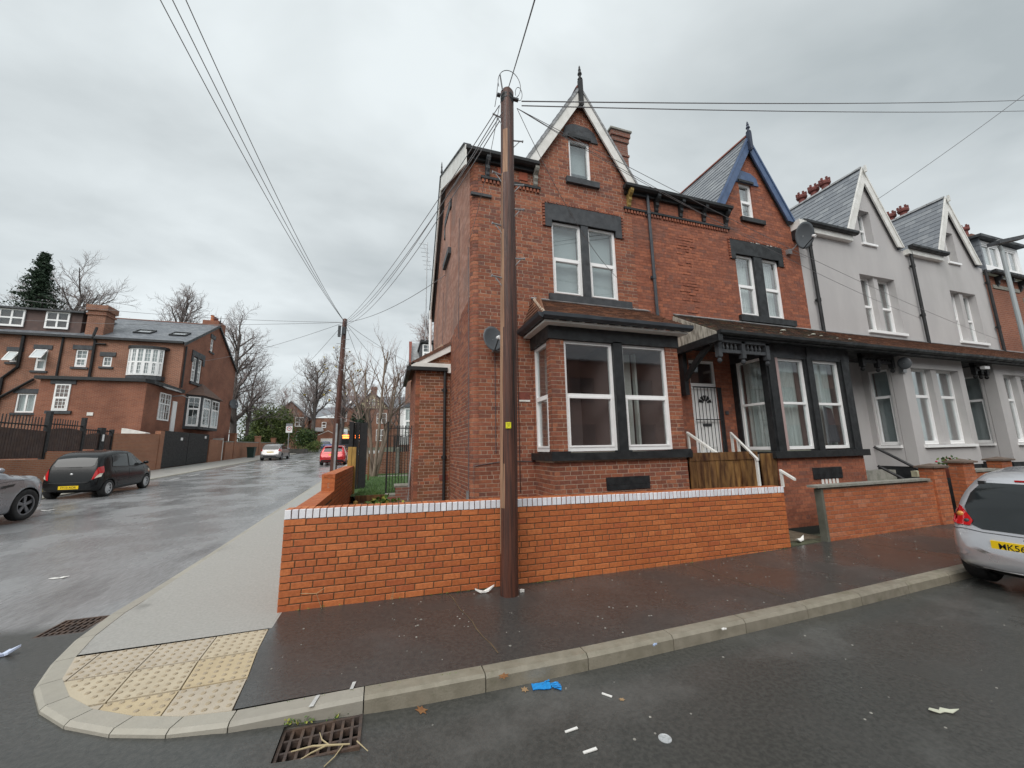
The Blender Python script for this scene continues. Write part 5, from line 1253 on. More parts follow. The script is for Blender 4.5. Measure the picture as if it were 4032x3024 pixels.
def ray_at(px, py, dist):
    """point `dist` metres out along the direction of photo pixel (px,py): used only to aim the far ends of wires that leave the picture"""
    d = Vector(r2)*((px-2016)/1500)+Vector(u2)*(-(py-1512)/1500)+fw
    return np.array(Vector((0, 0, CAMZ))+d*dist)
PT = V(1.583, 4.84, 7.08)
PTL = PT+V(-.14, -.05, -.2); PTR = PT+V(.22, -.05, -.05)
wire('overhead wire running from the near pole top straight up and over the camera', PT+V(.02, -.02, .20), ray_at(2180, -260, 2.6), .02, .009)
wire('upper of the two thick level wires leaving the near pole to the right', PTR+V(0, 0, .03), ray_at(4250, 385, 14), .12, .012, WIREG)
wire('lower of the two thick level wires leaving the near pole to the right', PTR+V(0, 0, -.05), ray_at(4250, 430, 14), .12, .011, WIREG)
wire('thin wire crossing the sky at the far right above the grey gables', ray_at(3455, 785, 11.5), ray_at(4130, 300, 9), .05, .009, WIREG)
for i, (e_, lb) in enumerate((((5.25, 7.15, 5.4), 'thin wire curving from the near pole down across the corner house window head'), ((11.3, 7.1, 7.0), 'thin wire from the near pole to the big satellite dish corner'), ((16.0, 7.05, 5.6), 'thin wire from the near pole sloping down over the grey rendered fronts'), ((20.3, 7.05, 5.2), 'lowest of the thin wires sloping down across the grey rendered fronts'))):
    wire(lb, PTR+V(-.08, 0, -.12), e_, .25 if i else .45, .006, WIREG)
wire('thin wire sagging between the pole and the rounded brick corner', PTL, (1.50, 7.42, 6.1), .2, .006, WIREG)
for i, (dx, dz, lb) in enumerate(((0, 0, 'first wire of the bundle running from the near pole to the distant pole'), (.05, -.10, 'second wire of the bundle running from the near pole to the distant pole'), (-.04, -.18, 'third wire of the bundle running from the near pole to the distant pole'), (.0, -.27, 'lowest wire of the bundle running from the near pole to the distant pole'))):
    wire(lb, PTL+V(dx, 0, dz), fpT+V(0, 0, -.12-.05*i), .35+.12*i, .009, WIREG, 20)
FT = fpT+V(0, 0, -.15)
for i, (px, lb) in enumerate(((600, 'left one of three wires rising from the distant pole over the road'), (650, 'middle one of three wires rising from the distant pole over the road'), (705, 'right one of three wires rising from the distant pole over the road'))):
    wire(lb, FT, ray_at(px, -60, 6), .35, .011, WIREG, 24)
for (e_, lb) in (((-20, 27, 10.3), 'upper wire stretched from the distant pole to the far left'), ((-26, 33.5, 10.9), 'thick wire from the distant pole above the slate roof on the left'), ((-14.9, 36, 9.0), 'wire from the distant pole down to the left brick gable'), ((-11.5, 44, 7.2), 'thin wire from the distant pole down behind the left roof'), ((1.5, 11.0, 7.0), 'single wire from the distant pole up to the pink washed side wall'), ((3, 31, 8.2), 'thick wire from the distant pole to the house behind the extension'), ((2.2, 36, 6.4), 'thin wire from the distant pole into the bare garden tree'), ((-1, 45, 6.6), 'thin wire from the distant pole up the side road')):
    wire(lb, FT, e_, .3, .012, WIREG, 16)
# ------------------------------------------------------------------ satellite dishes and aerials
def dish(label, c, n_, r, wallp, mat=DISH, oval=1.15):
    c = np.array(c, float); n_ = np.array(n_, float); n_ /= np.linalg.norm(n_)
    t = thing('satellite_dish', label, 'satellite dish', tuple(c))
    a = np.cross(n_, (0, 0, 1)); a /= np.linalg.norm(a); b = np.cross(a, n_)
    if b[2] < 0: b = -b
    vs = []; fs = []; K = 28; rings = 6
    for side in (0, 1):
        vs.append(c-n_*(.16*r+side*.012))
        for i in range(1, rings+1):
            q = i/rings
            for j in range(K):
                th = 2*math.pi*j/K; vs.append(c+r*q*(a*math.cos(th)+b*oval*math.sin(th))-n_*(.16*r*(1-q*q)+side*.012))
    S = 1+rings*K
    for side in (0, 1):
        o_ = side*S
        for j in range(K):
            q = (o_, o_+1+j, o_+1+(j+1) % K); fs.append(q if side else q[::-1])
            for i in range(rings-1):
                x_ = o_+1+i*K; q = (x_+j, x_+(j+1) % K, x_+K+(j+1) % K, x_+K+j); fs.append(q[::-1] if side else q)
    x_ = 1+(rings-1)*K
    for j in range(K): fs.append((x_+j, x_+(j+1) % K, S+x_+(j+1) % K, S+x_+j))
    put('reflector', vs, fs, mat, t, smooth=True)
    mb = MB(); e_ = c+n_*r*.85-b*r*.25; s_ = c-b*r*oval*.98
    mb.tube([s_, e_], .013, 6); mb.put('feed_arm', IRON, t)
    mb = MB(); mb.lathe(e_, c-e_, [(.035, -.03), (.04, 0), (.03, .06), (.02, .07)], 10); mb.put('receiver', WHITE, t)
    mb = MB(); w_ = np.array(wallp, float); mb.tube([c-n_*(.18*r), w_+(c-w_)*.4-V(0, 0, .05), w_], .018, 8); mb.box(tuple(w_-.07), tuple(w_+V(.07, .02, .07))); mb.put('wall_bracket', GALV, t)
    return t
dish('dark grey satellite dish on the corner house, half hidden by the near telegraph pole', (1.90, 6.95, 3.86), (.30, -.94, .14), .225, (2.0, 7.18, 3.72))
dish('big grey satellite dish under the right foot of the blue gable boards', (10.90, 6.78, 7.46), (-.08, -.97, -.30), .33, (10.72, 7.18, 7.12), oval=1.12)
dish('dark satellite dish seen edge on beneath the canopy of the first grey house', (12.88, 6.14, 3.76), (.99, .12, .1), .14, (13.02, 6.3, 3.6))
ae = thing('tv_aerial', 'tall thin television aerial behind the pink washed side wall', 'aerial', (1.42, 15.6, 6))
mb = MB(); mb.tube([(1.34, 15.6, 6.2), (1.34, 15.6, 10.6)], .022, 6); mb.put('mast', GALV, ae)
mb = MB(); mb.tube([(1.15, 15.6, 10.6), (1.45, 15.2, 9.2)], .012, 5)
for k in range(7): z = 10.5-k*.19; mb.tube([(1.17+k*.04-.17, 15.6, z), (1.17+k*.04+.17, 15.6, z)], .008, 4)
mb.put('elements', GALV, ae)
# ------------------------------------------------------------------ side garden pieces
gpst = thing('black_gate_leaf', 'tall black boarded gate leaf standing open beside the timber posts', 'gate', (-.85, 12.8, .3))
for k in range(4):
    mb = MB(); x = -1.08+k*.115; y = 12.9+.04*k; mb.box((x, y, .35-.02*k), (x+.108, y+.05, 2.62+(.02 if k % 2 else 0))); mb.put('board', IRON, gpst)
mb = MB(); mb.box((-1.14, 12.80, .3), (-1.02, 12.92, 2.64)); mb.put('gate_post', IRON, gpst)
mb = MB(); mb.box((-.74, 12.98, .3), (-.62, 13.1, 2.60)); mb.put('gate_post', IRON, gpst)
for k, (x, lb) in enumerate(((-1.04, 'left of the two yellow timber posts at the end of the side wall'), (-.93, 'right of the two yellow timber posts, just left of the black gate leaf'))):
    mb = MB(); mb.box((x, 11.62, .3), (x+.10, 11.74, 1.86-.005*k)); mb.put('timber_post', WOODP, None, label=lb, cat='post')
mb = MB(); mb.lathe((-.62, 9.3, .25), (0, 0, 1), [(.055, 0), (.055, .33), (.045, .40), (.0, .42)], 10); mb.put('timber_stump', WOODP, None, label='short pale timber stump just behind the front wall corner', cat='post')
irf = thing('iron_railing', 'black iron railing on the stepped stone kerb beside the extension', 'railing', (0, 11, .6))
for k in range(9):
    x = 0.0+k*.0775; mb = MB(); zb = .62 if x < .24 else .80
    if k == 0: mb.box((x-.022, 10.98, .3), (x+.022, 11.02, 2.52))
    else: mb.tube([(x, 11, zb), (x, 11, 2.38)], .0095, 6); mb.ball((x, 11, 2.40), .018, 6, 4)
    mb.put('railing_bar' if k else 'railing_post', IRON, irf)
for z in (2.33, 2.12): mb = MB(); mb.box((.02, 10.99, z), (.66, 11.01, z+.02)); mb.put('rail', IRON, irf)
mb = MB(); mb.tube([(.565, 10.9, .35), (.67, 10.95, 2.6)], .03, 8); mb.put('leaning_pipe', GALV, None, label='leaning grey steel pole against the extension corner', cat='pole')
ks = thing('stone_kerb', 'stepped brick plinth with rounded stone coping under the iron railing', 'plinth', (.3, 11, .3))
mb = MB(); mb.box((0, 10.88, .1), (.62, 11.08, .54)); mb.box((.24, 10.88, .54), (.62, 11.08, .76)); mb.put('plinth', SIDEBR, ks)
mb = MB(); mb.tube([(-.02, 10.98, .57), (.24, 10.98, .57)], .055, 8); mb.put('coping', SILLST, ks)
mb = MB(); mb.tube([(.20, 10.98, .80), (.62, 10.98, .80)], .06, 8); mb.put('coping', SILLST, ks)
mb = MB(); mb.box((-.75, 10.93, .35), (0, 10.98, .60)); mb.put('timber_edging', WOODF, None, label='dark timber board edging the front of the small lawn', cat='edging')
mb = MB(); mb.box((-.35, 17.5, .60), (.95, 18.0, .68)); mb.put('stone_slab', SILLST, None, label='flat pale stone slab lying on the lawn behind the railing', cat='slab')
bf = thing('boundary_wall', 'red brick boundary wall at the back of the small lawn with a concrete post', 'wall', (.2, 19.2, .6))
mb = MB(); slab(mb, F((-1.1, 19.2, 0), (1, 0, 0)), [(0, .3), (4.2, .3), (4.2, 1.68), (.75, 1.68), (.7, 1.62), (0, 1.62)], [], 0, -.2); mb.put('wall', FARBR, bf)
mb = MB(); mb.box((.38, 19.05, .5), (.56, 19.17, 1.82)); mb.lathe((.47, 19.11, 1.82), (0, 0, 1), [(.09, 0), (.07, .05), (.03, .07)], 8); mb.put('concrete_post', SILLST, bf)
for k in range(3):
    x = -.95+k*.13; mb = MB(); mb.box((x, 14.2+k*.8, .5), (x+.06, 14.26+k*.8, 1.62-.05*k)); mb.put('dark_post', WOODF, None, label=('nearest', 'middle', 'farthest')[k]+' dark timber post right of the black gate leaf', cat='post')
bg = thing('black_boundary_gate', 'black iron gate with ball finials beyond the lawn wall', 'gate', (1, 23, .7))
for k in range(14):
    x = .35+k*.11; mb = MB(); mb.box((x, 23, 1.2), (x+.085, 23.02, 2.55+.05*math.sin(k))); mb.ball((x+.04, 23, 2.65), .03, 6, 4); mb.tube([(x+.04, 23, 2.5), (x+.04, 23, 3.15)], .012, 5); mb.put('gate_bar', IRON, bg)
mb = MB(); mb.box((.3, 22.97, 3.0), (1.9, 23, 3.04)); mb.put('top_rail', IRON, bg)
# ------------------------------------------------------------------ buildings across the side road
XL = -15.0; YL = 34.4
lb = thing('corner_terrace', 'long red brick terrace with slate roof across the side road at the left', 'building', (-20, 36, .9))
fL = F((0, YL, 0), (1, 0, 0))
EZ = 10.15
wins = [(-24.62, 8.15, -24.15, 8.85), (-23.28, 7.62, -22.70, 9.10), (-21.22, 7.98, -20.56, 9.22), (-19.68, 8.08, -19.17, 8.80), (-23.85, 4.72, -22.88, 6.0)]
mb = MB(); slab(mb, fL, [(-34, .5), (XL-.006, .5), (XL-.006, EZ), (-34, EZ)], wins, 0, -.3); mb.put('wall', FARBR, lb)
fG = F((XL, YL, 0), (0, 1, 0))
gw_ = [(1.55, 7.45, 3.2, 9.5), (4.3, 10.55, 4.85, 11.75)]
mb = MB(); slab(mb, fG, [(.006, .5), (10.4, .5), (10.4, EZ), (5.45, 13.25), (.006, EZ)], gw_, 0, -.3); mb.put('gable_wall', FARBR2, lb)
for i, (a, b, c, d) in enumerate(wins):
    st_ = ('one', 'tb', 'tb', 'one', 'two')[i]; gr = (None, None, (2, 2), (2, 2), None)[i]
    wn = window(lb, fL, a, b, c, d, rec=.03, style=st_, grid=gr, t=.08, tr=.5, back=CURT)
    mb = MB(); fbox(mb, fL, a-.2, c+.2, d+.02, d+.33, -.02, .05); mb.put('stone_head', GREYST, lb)
    mb = MB(); fbox(mb, fL, a-.15, c+.15, b-.16, b-.02, -.02, .08); mb.put('stone_sill', GREYST, lb)
# opened top lights
for (a, b, c, d) in ((-24.62, 8.2, -24.15, 8.8), (-23.28, 8.45, -22.70, 9.05)):
    mb = MB(); fq = F((0, YL-.30, 0), (1, 0, 0)); vs = []
    for (u, v_, dd) in ((a, b-.03, .22), (c, b-.03, .22), (c, d, -.20), (a, d, -.20)): vs.append(fq.p(u, v_, dd))
    P0, P1, P2, P3 = vs; mb.tube([P0, P1, P2, P3, P0], .045, 4); mb.put('open_sash', WHITE, lb)
    mb = MB(); mb.add(vs, [(0, 1, 2, 3)]); mb.put('open_pane', BLIND, lb)
# gable windows
window(lb, fG, 1.60, 7.50, 2.25, 9.45, rec=.05, grid=(2, 3), t=.08, back=CURT); window(lb, fG, 2.5, 7.50, 3.15, 9.45, rec=.05, grid=(2, 3), t=.08, back=CURT)
mb = MB(); fbox(mb, fG, 1.3, 3.5, 9.5, 9.95, -.02, .06); fbox(mb, fG, 1.3, 1.55, 9.0, 9.5, -.02, .06); fbox(mb, fG, 3.2, 3.5, 9.0, 9.5, -.02, .06); fbox(mb, fG, 2.25, 2.5, 7.45, 9.5, -.1, .02); fbox(mb, fG, 1.4, 3.4, 7.25, 7.45, 0, .12); mb.put('stone_surround', GREYST, lb)
window(lb, fG, 4.3, 10.6, 4.85, 11.75, rec=.05, t=.08, back=CURT)
mb = MB(); fbox(mb, fG, 4.1, 5.05, 11.75, 12.1, -.02, .06); fbox(mb, fG, 4.1, 5.0, 10.42, 10.55, 0, .1); mb.put('stone_surround', GREYST, lb)
# roof
RY, RZ = YL+5.45, 13.25
f1_ = F((-34, YL-.15, EZ), (1, 0, 0), (0, RY-YL+.15, RZ-EZ)); lr = math.hypot(RY-YL+.15, RZ-EZ)
mb = MB(); slab(mb, f1_, [(0, 0), (19.15, 0), (19.15, lr), (0, lr)], [], 0, -.08); mb.put('roof', SLATE, lb)
courses(lb, F(f1_.p(0, 0, .02), f1_.u, f1_.v), [(8.5, 0), (19.15, 0), (19.15, lr), (8.5, lr)], [], SLATE, ch=.24, bl=.32, jt=.006, dep=.02, tilt=.014, name='slate', proud=.003)
mb = MB(); mb.prism([(-34, RY, RZ), (XL+.15, RY, RZ), (XL+.15, YL+10.6, EZ-.1), (-34, YL+10.6, EZ-.1)], (0, 0, -.08)); mb.put('rear_roof', SLATE, lb)
mb = MB(); mb.tube([(-34, RY, RZ+.02), (XL+.15, RY, RZ+.02)], .08, 6); mb.put('ridge', SIDEBR, lb)
for (a, b) in (((YL-.2, EZ-.05), (RY, RZ+.05)), ((RY, RZ+.05), (YL+10.7, EZ-.15))):
    mb = MB(); mb.prism([(XL+.08, a[0], a[1]-.22), (XL+.08, b[0], b[1]-.22), (XL+.08, b[0], b[1]), (XL+.08, a[0], a[1])], (.08, 0, 0)); mb.put('barge_board', BLACK, lb)
finial(lb, XL+.1, RY, RZ, RZ+.95, IRON)
mb = MB(); mb.box((-34, YL-.28, EZ-.12), (XL+.02, YL-.10, EZ+.04)); mb.put('gutter', BLACK, lb)
mb = MB(); mb.box((-21.15, YL+.35, 10.0), (-20.12, YL+1.35, 12.3)); mb.box((-21.22, YL+.28, 11.95), (-20.05, YL+1.42, 12.07)); mb.box((-21.26, YL+.24, 12.3), (-20.0, YL+1.46, 12.72)); mb.put('chimney', FARBR, lb)
mb = MB(); mb.box((XL-1.5, RY+.6, 11.8), (XL-.25, RY+2.2, 13.9)); mb.put('chimney', FARBR2, lb)
for k in range(3): mb = MB(); mb.lathe((XL-.9, RY+.9+.45*k, 13.9), (0, 0, 1), [(.16, 0), (.13, .1), (.13, .5), (.17, .55)], 8); mb.put('chimney_pot', pmat('orange_clay', (.5, .17, .07), None, 1, (.8, .8)) if k == 0 else POTS, lb)
for (x, z) in ((-18.2, 11.05), (-15.9-.0, 11.0)):
    s0 = (z-EZ)/(RZ-EZ)*lr; mb = MB(); u = x+34
    ring(mb, f1_, u-.75, s0-.1, u+.35, s0+.85, .09, .03, .14); sk = mb.put('skylight', BLACK, lb); mb = MB(); fbox(mb, f1_, u-.66, u+.26, s0+.0, s0+.76, .08, .10); mb.put('pane', GLASS, sk)
# dormer strip
mb = MB(); mb.box((-34, YL+.5, 10.55), (-21.5, YL+4.6, 12.05)); mb.put('dormer_wall', pmat('brown_clad', (.13, .085, .075), (.10, .07, .065), 3, (.8, .9)), lb)
mb = MB(); mb.prism([(-34, YL+.2, 12.0), (-21.3, YL+.2, 12.0), (-21.3, YL+5.2, 12.35), (-34, YL+5.2, 12.35)], (0, 0, .13)); mb.put('dormer_roof', GREYST, lb)
fD = F((0, YL+.5, 0), (1, 0, 0))
for (a, c) in ((-25.9, -24.55), (-23.45, -22.15)): window(lb, fD, a, 10.75, c, 12.0, rec=-.12, style='four', tr=.5, t=.1, back=CURT, room=0)
# pipes
mb = MB(); mb.tube([(-24.05, YL-.1, 10.0), (-24.05, YL-.1, 7.8), (-24.7, YL-.1, 7.0), (-24.75, YL-.1, 1.5)], .09, 6); mb.put('soil_pipe', IRON, lb)
mb = MB(); mb.tube([(-22.0, YL-.07, 10.05), (-22.0, YL-.07, 6.3)], .06, 6); mb.put('downpipe', IRON, lb)
mb = MB(); mb.tube([(-20.25, YL-.1, 10.9), (-20.3, YL-.25, 10.1), (-20.22, YL-.1, 9.9), (-20.22, YL-.1, 6.6)], .08, 6); mb.tube([(-20.22, YL-.1, 9.7), (-19.6, YL-.1, 9.7)], .06, 6); mb.put('soil_pipe', IRON, lb)
mb = MB(); mb.tube([(-23.1, YL-.12, 7.0), (-24.6, YL-.12, 5.7)], .08, 6); mb.put('diagonal_pipe', IRON, lb)
mb = MB(); mb.tube([(XL+.1, YL+.15, 9.9), (XL+.1, YL+.15, 6.7)], .06, 6); mb.put('downpipe', IRON, lb)
# bow window at first floor
mb = MB(); K = 8; cx0, rx, ry = -17.05, 1.13, .62
P = [(cx0-rx*math.cos(math.pi*k/K), YL-ry*math.sin(math.pi*k/K)**.7) for k in range(K+1)]
mb.prism([(x, y, 7.42) for x, y in P], (0, 0, -.3)); mb.put('bow_base', GREYST, lb)
mb = MB(); mb.prism([(cx0+(x-cx0)*1.07, YL+(y-YL)*1.12, 9.42) for x, y in P], (0, 0, .2)); mb.put('bow_roof', BLACK, lb)
for i in range(1, K-1):
    a, b = np.array(P[i]), np.array(P[i+1]); ff_ = F((a[0], a[1], 0), (b[0]-a[0], b[1]-a[1], 0)); ln = np.linalg.norm(b-a)
    if ln > .15: window(lb, ff_, 0, 7.45, ln, 9.42, rec=0, grid=(2, 3), t=.07, tr=.5, back=CURT, bd=.05, room=0)
# ground floor extension with flat roof
YE = 30.46
mb = MB(); mb.box((-20.2, YE, .5), (XL, YL, 6.45)); mb.put('extension', FARBR2, lb)
mb = MB(); mb.box((-20.4, YE-.2, 6.42), (XL+.0, YL-.02, 6.62)); mb.prism([(XL, YE-.2, 6.62), (XL+.25, YE+.3, 6.62), (XL+.25, YL+.4, 6.55), (XL, YL+.4, 6.55)][::-1], (0, 0, -.25)); mb.put('flat_roof', BLACK, lb)
fE = F((0, YE, 0), (1, 0, 0)); fES = F((XL, YE, 0), (0, 1, 0))
window(lb, fE, -19.45, 4.5, -18.72, 6.15, rec=-.05, grid=(3, 3), t=.08, tr=.5, back=CURT, room=0)
mb = MB(); fbox(mb, fE, -19.7, -18.5, 6.15, 6.43, 0, .06); fbox(mb, fE, -19.7, -18.5, 4.32, 4.5, 0, .1); mb.put('stone_surround', GREYST, lb)
window(lb, fES, 1.6, 4.1, 3.0, 6.0, rec=-.05, style='four', grid=(2, 2), t=.08, tr=.6, back=CURT, room=0)
mb = MB(); fbox(mb, fES, 3.35, 3.9, 2.4, 5.6, 0, .05); mb.put('door', WHITE, lb)
mb = MB(); mb.prism([(XL, YE+1.3, 6.5), (XL+.5, YE+1.3, 6.2), (XL+.5, YE+3.3, 6.2), (XL, YE+3.3, 6.5)], (0, 0, .05)); mb.tube([(XL, YE+3.1, 5.9), (XL+.6, YE+3.2, 6.0), (XL+.6, YE+4.4, 5.9)], .04, 5); mb.put('porch_canopy', LEAD, lb)
mb = MB(); fbox(mb, fE, -17.75, -17.45, 4.22, 4.42, 0, .04); mb.put('vent_plate', WPAINT, lb)
# bay on the gable side
mb = MB(); mb.prism([(XL, YL+1.2, 3.7), (XL+.8, YL+1.9, 3.7), (XL+.8, YL+5.3, 3.7), (XL, YL+6.0, 3.7)][::-1], (0, 0, 2.75)); mb.put('bay', GREYST, lb)
mb = MB(); q = [(XL, YL+1.0, 6.35), (XL+1.0, YL+1.8, 6.35), (XL+1.0, YL+5.5, 6.35), (XL, YL+6.3, 6.35), (XL, YL+3.6, 7.6)]; mb.add(q, [(0, 1, 4), (1, 2, 4), (2, 3, 4), (3, 2, 1, 0)]); mb.put('bay_roof', pmat('dull_brown_tile', (.15, .085, .06), (.11, .065, .05), 8, (.7, .9)), lb)
fB1 = F((XL+.8, YL+1.9, 0), (0, 1, 0)); 
for a, b in ((.2, 1.5), (1.8, 3.2)): window(lb, fB1, a, 3.9, b, 6.2, rec=-.05, grid=(2, 2), style='tb', t=.09, tr=.65, back=CURT, room=0)
dv = V(.8, .7, 0); fB2 = F((XL, YL+1.2, 0), tuple(dv)); window(lb, fB2, .15, 3.9, .95, 6.2, rec=-.05, grid=(2, 2), t=.08, tr=.6, back=CURT, room=0)
dish('double grey satellite dishes on the left brick gable', (XL+.35, YL+9.9, 6.6), (.7, -.6, .2), .42, (XL, YL+10.1, 6.3))
# boundary: wall, gates and fences along the left pavement
WX = -14.2
lw = thing('boundary_wall', 'red brick boundary wall beside the black double gates across the road', 'wall', (WX, 29, .7))
def yz_wall(mb, x, y0, y1, zt0, zt1, th=.22):
    mb.prism([(x, y0, g(y0)-.3), (x, y1, g(y1)-.3), (x, y1, zt1), (x, y0, zt0)][::-1], (-th, 0, 0))
mb = MB(); yz_wall(mb, WX, 26.6, 31.3, 2.95, 3.1); mb.put('wall', FARBR3, lw)
mb = MB(); yz_wall(mb, WX+.03, 31.0, 31.5, 3.3, 3.3, .3); mb.put('gate_pier', FARBR3, lw)
lw2 = thing('low_wall', 'low orange brick wall under the brown slatted fence on the left', 'wall', (WX, 20, .4))
mb = MB(); yz_wall(mb, WX, 12, 22.4, 1.66, 1.64); yz_wall(mb, WX, 22.4, 26.6, 1.95, 2.05); mb.put('wall', FARBR3, lw2)
gt = thing('double_gates', 'tall black solid double gates in the left boundary wall', 'gate', (WX, 35, .9))
for k in range(2):
    a = 31.55+k*3.45; mb = MB(); mb.prism([(WX-.03, a, g(a)+.05), (WX-.03, a+3.4, g(a+3.4)+.05), (WX-.03, a+3.4, 3.34), (WX-.03, a, 3.34)][::-1], (-.06, 0, 0)); mb.put('gate_leaf', IRON, gt)
for (y, z) in ((33.8, 2.75), (37.6, 3.0)): mb = MB(); mb.box((WX-.03, y, z), (WX-.015, y+.28, z+.2)); mb.put('white_notice', WHITE, gt)
lw3 = thing('boundary_wall', 'brick boundary wall stepping away past the black gates', 'wall', (WX, 45, 1.2))
mb = MB(); yz_wall(mb, WX, 38.55, 41.2, 2.95, 2.95); mb.put('wall', FARBR3, lw3)
mb = MB(); yz_wall(mb, WX, 41.9, 60, 2.8, 3.0); mb.put('wall', FARBR3, lw3)
for y in (43.9, 51.5, 58): mb = MB(); mb.box((WX-.45, y, 1), (WX+.05, y+.5, 3.6)); mb.box((WX-.5, y-.05, 3.6), (WX+.1, y+.55, 3.7)); mb.put('pier', FARBR3, lw3)
mb = MB(); mb.prism([(WX+.02, 41.9, 2.8), (WX+.02, 60, 3.0), (WX+.02, 60, 3.1), (WX+.02, 41.9, 2.9)][::-1], (-.3, 0, 0)); mb.put('coping', SILLST, lw3)
mb = MB(); mb.box((WX-.1, 41.25, 1.2), (WX+0, 41.4, 3.0)); mb.box((WX-2, 41.3, 2.9), (WX, 41.36, 3.15)); mb.put('white_post', WPAINT, None, label='white post and rail at the gap in the left boundary wall', cat='post')
BRW = pmat('dark_brown_slat', (.045, .025, .022), (.07, .04, .03), 4, (.5, .7), .2, 30)
sf = thing('slatted_fence', 'dark brown slatted fence with iron spikes on the low wall at the left', 'fence', (WX, 18, 1.6))
for (ya, yb, zb, zt, zs) in ((13.5, 22.3, 1.66, 2.85, 3.45), (22.45, 24.4, 1.95, 2.95, 3.45), (24.6, 26.5, 2.05, 2.80, 3.10)):
    n_ = int((yb-ya)/.13)
    for i in range(n_):
        y = ya+(yb-ya)*i/n_; arch = .10*math.sin(math.pi*i/n_)
        mb = MB(); mb.box((WX-.10, y, zb+.03), (WX-.07, y+.115, zt+arch)); mb.put('slat', BRW, sf)
    for i in range(int((yb-ya)/.15)):
        y = ya+.15*i; mb = MB(); mb.box((WX-.16, y, zb+.03), (WX-.135, y+.025, zs)); mb.put('spike', IRON, sf)
    mb = MB(); mb.box((WX-.17, ya, zt+.22), (WX-.12, yb, zt+.27)); mb.put('rail', IRON, sf)
for (y, zt, wd) in ((22.3, 3.72, .16), (24.4, 3.62, .14), (26.5, 3.15, .14)): mb = MB(); mb.box((WX-.20, y, .9), (WX-.04, y+wd, zt)); mb.put('post', IRON, sf)
mb = MB(); mb.box((WX-.20, 25.6, 1.2), (WX-.02, 25.95, 3.2)); mb.put('gate_box', IRON, sf); mb = MB(); mb.box((WX-.02, 25.72, 2.5), (WX-.005, 25.86, 2.85)); mb.put('white_notice', WHITE, sf)
mb = MB(); mb.prism([(WX-.1, 29.6, 3.06), (WX-1.3, 29.6, 3.06), (WX-1.3, 29.6, 3.40), (WX-.1, 29.6, 3.12)], (0, .5, 0)); mb.put('lean_to_hood', WPAINT, None, label='small white lean-to hood above the brick boundary wall', cat='canopy')
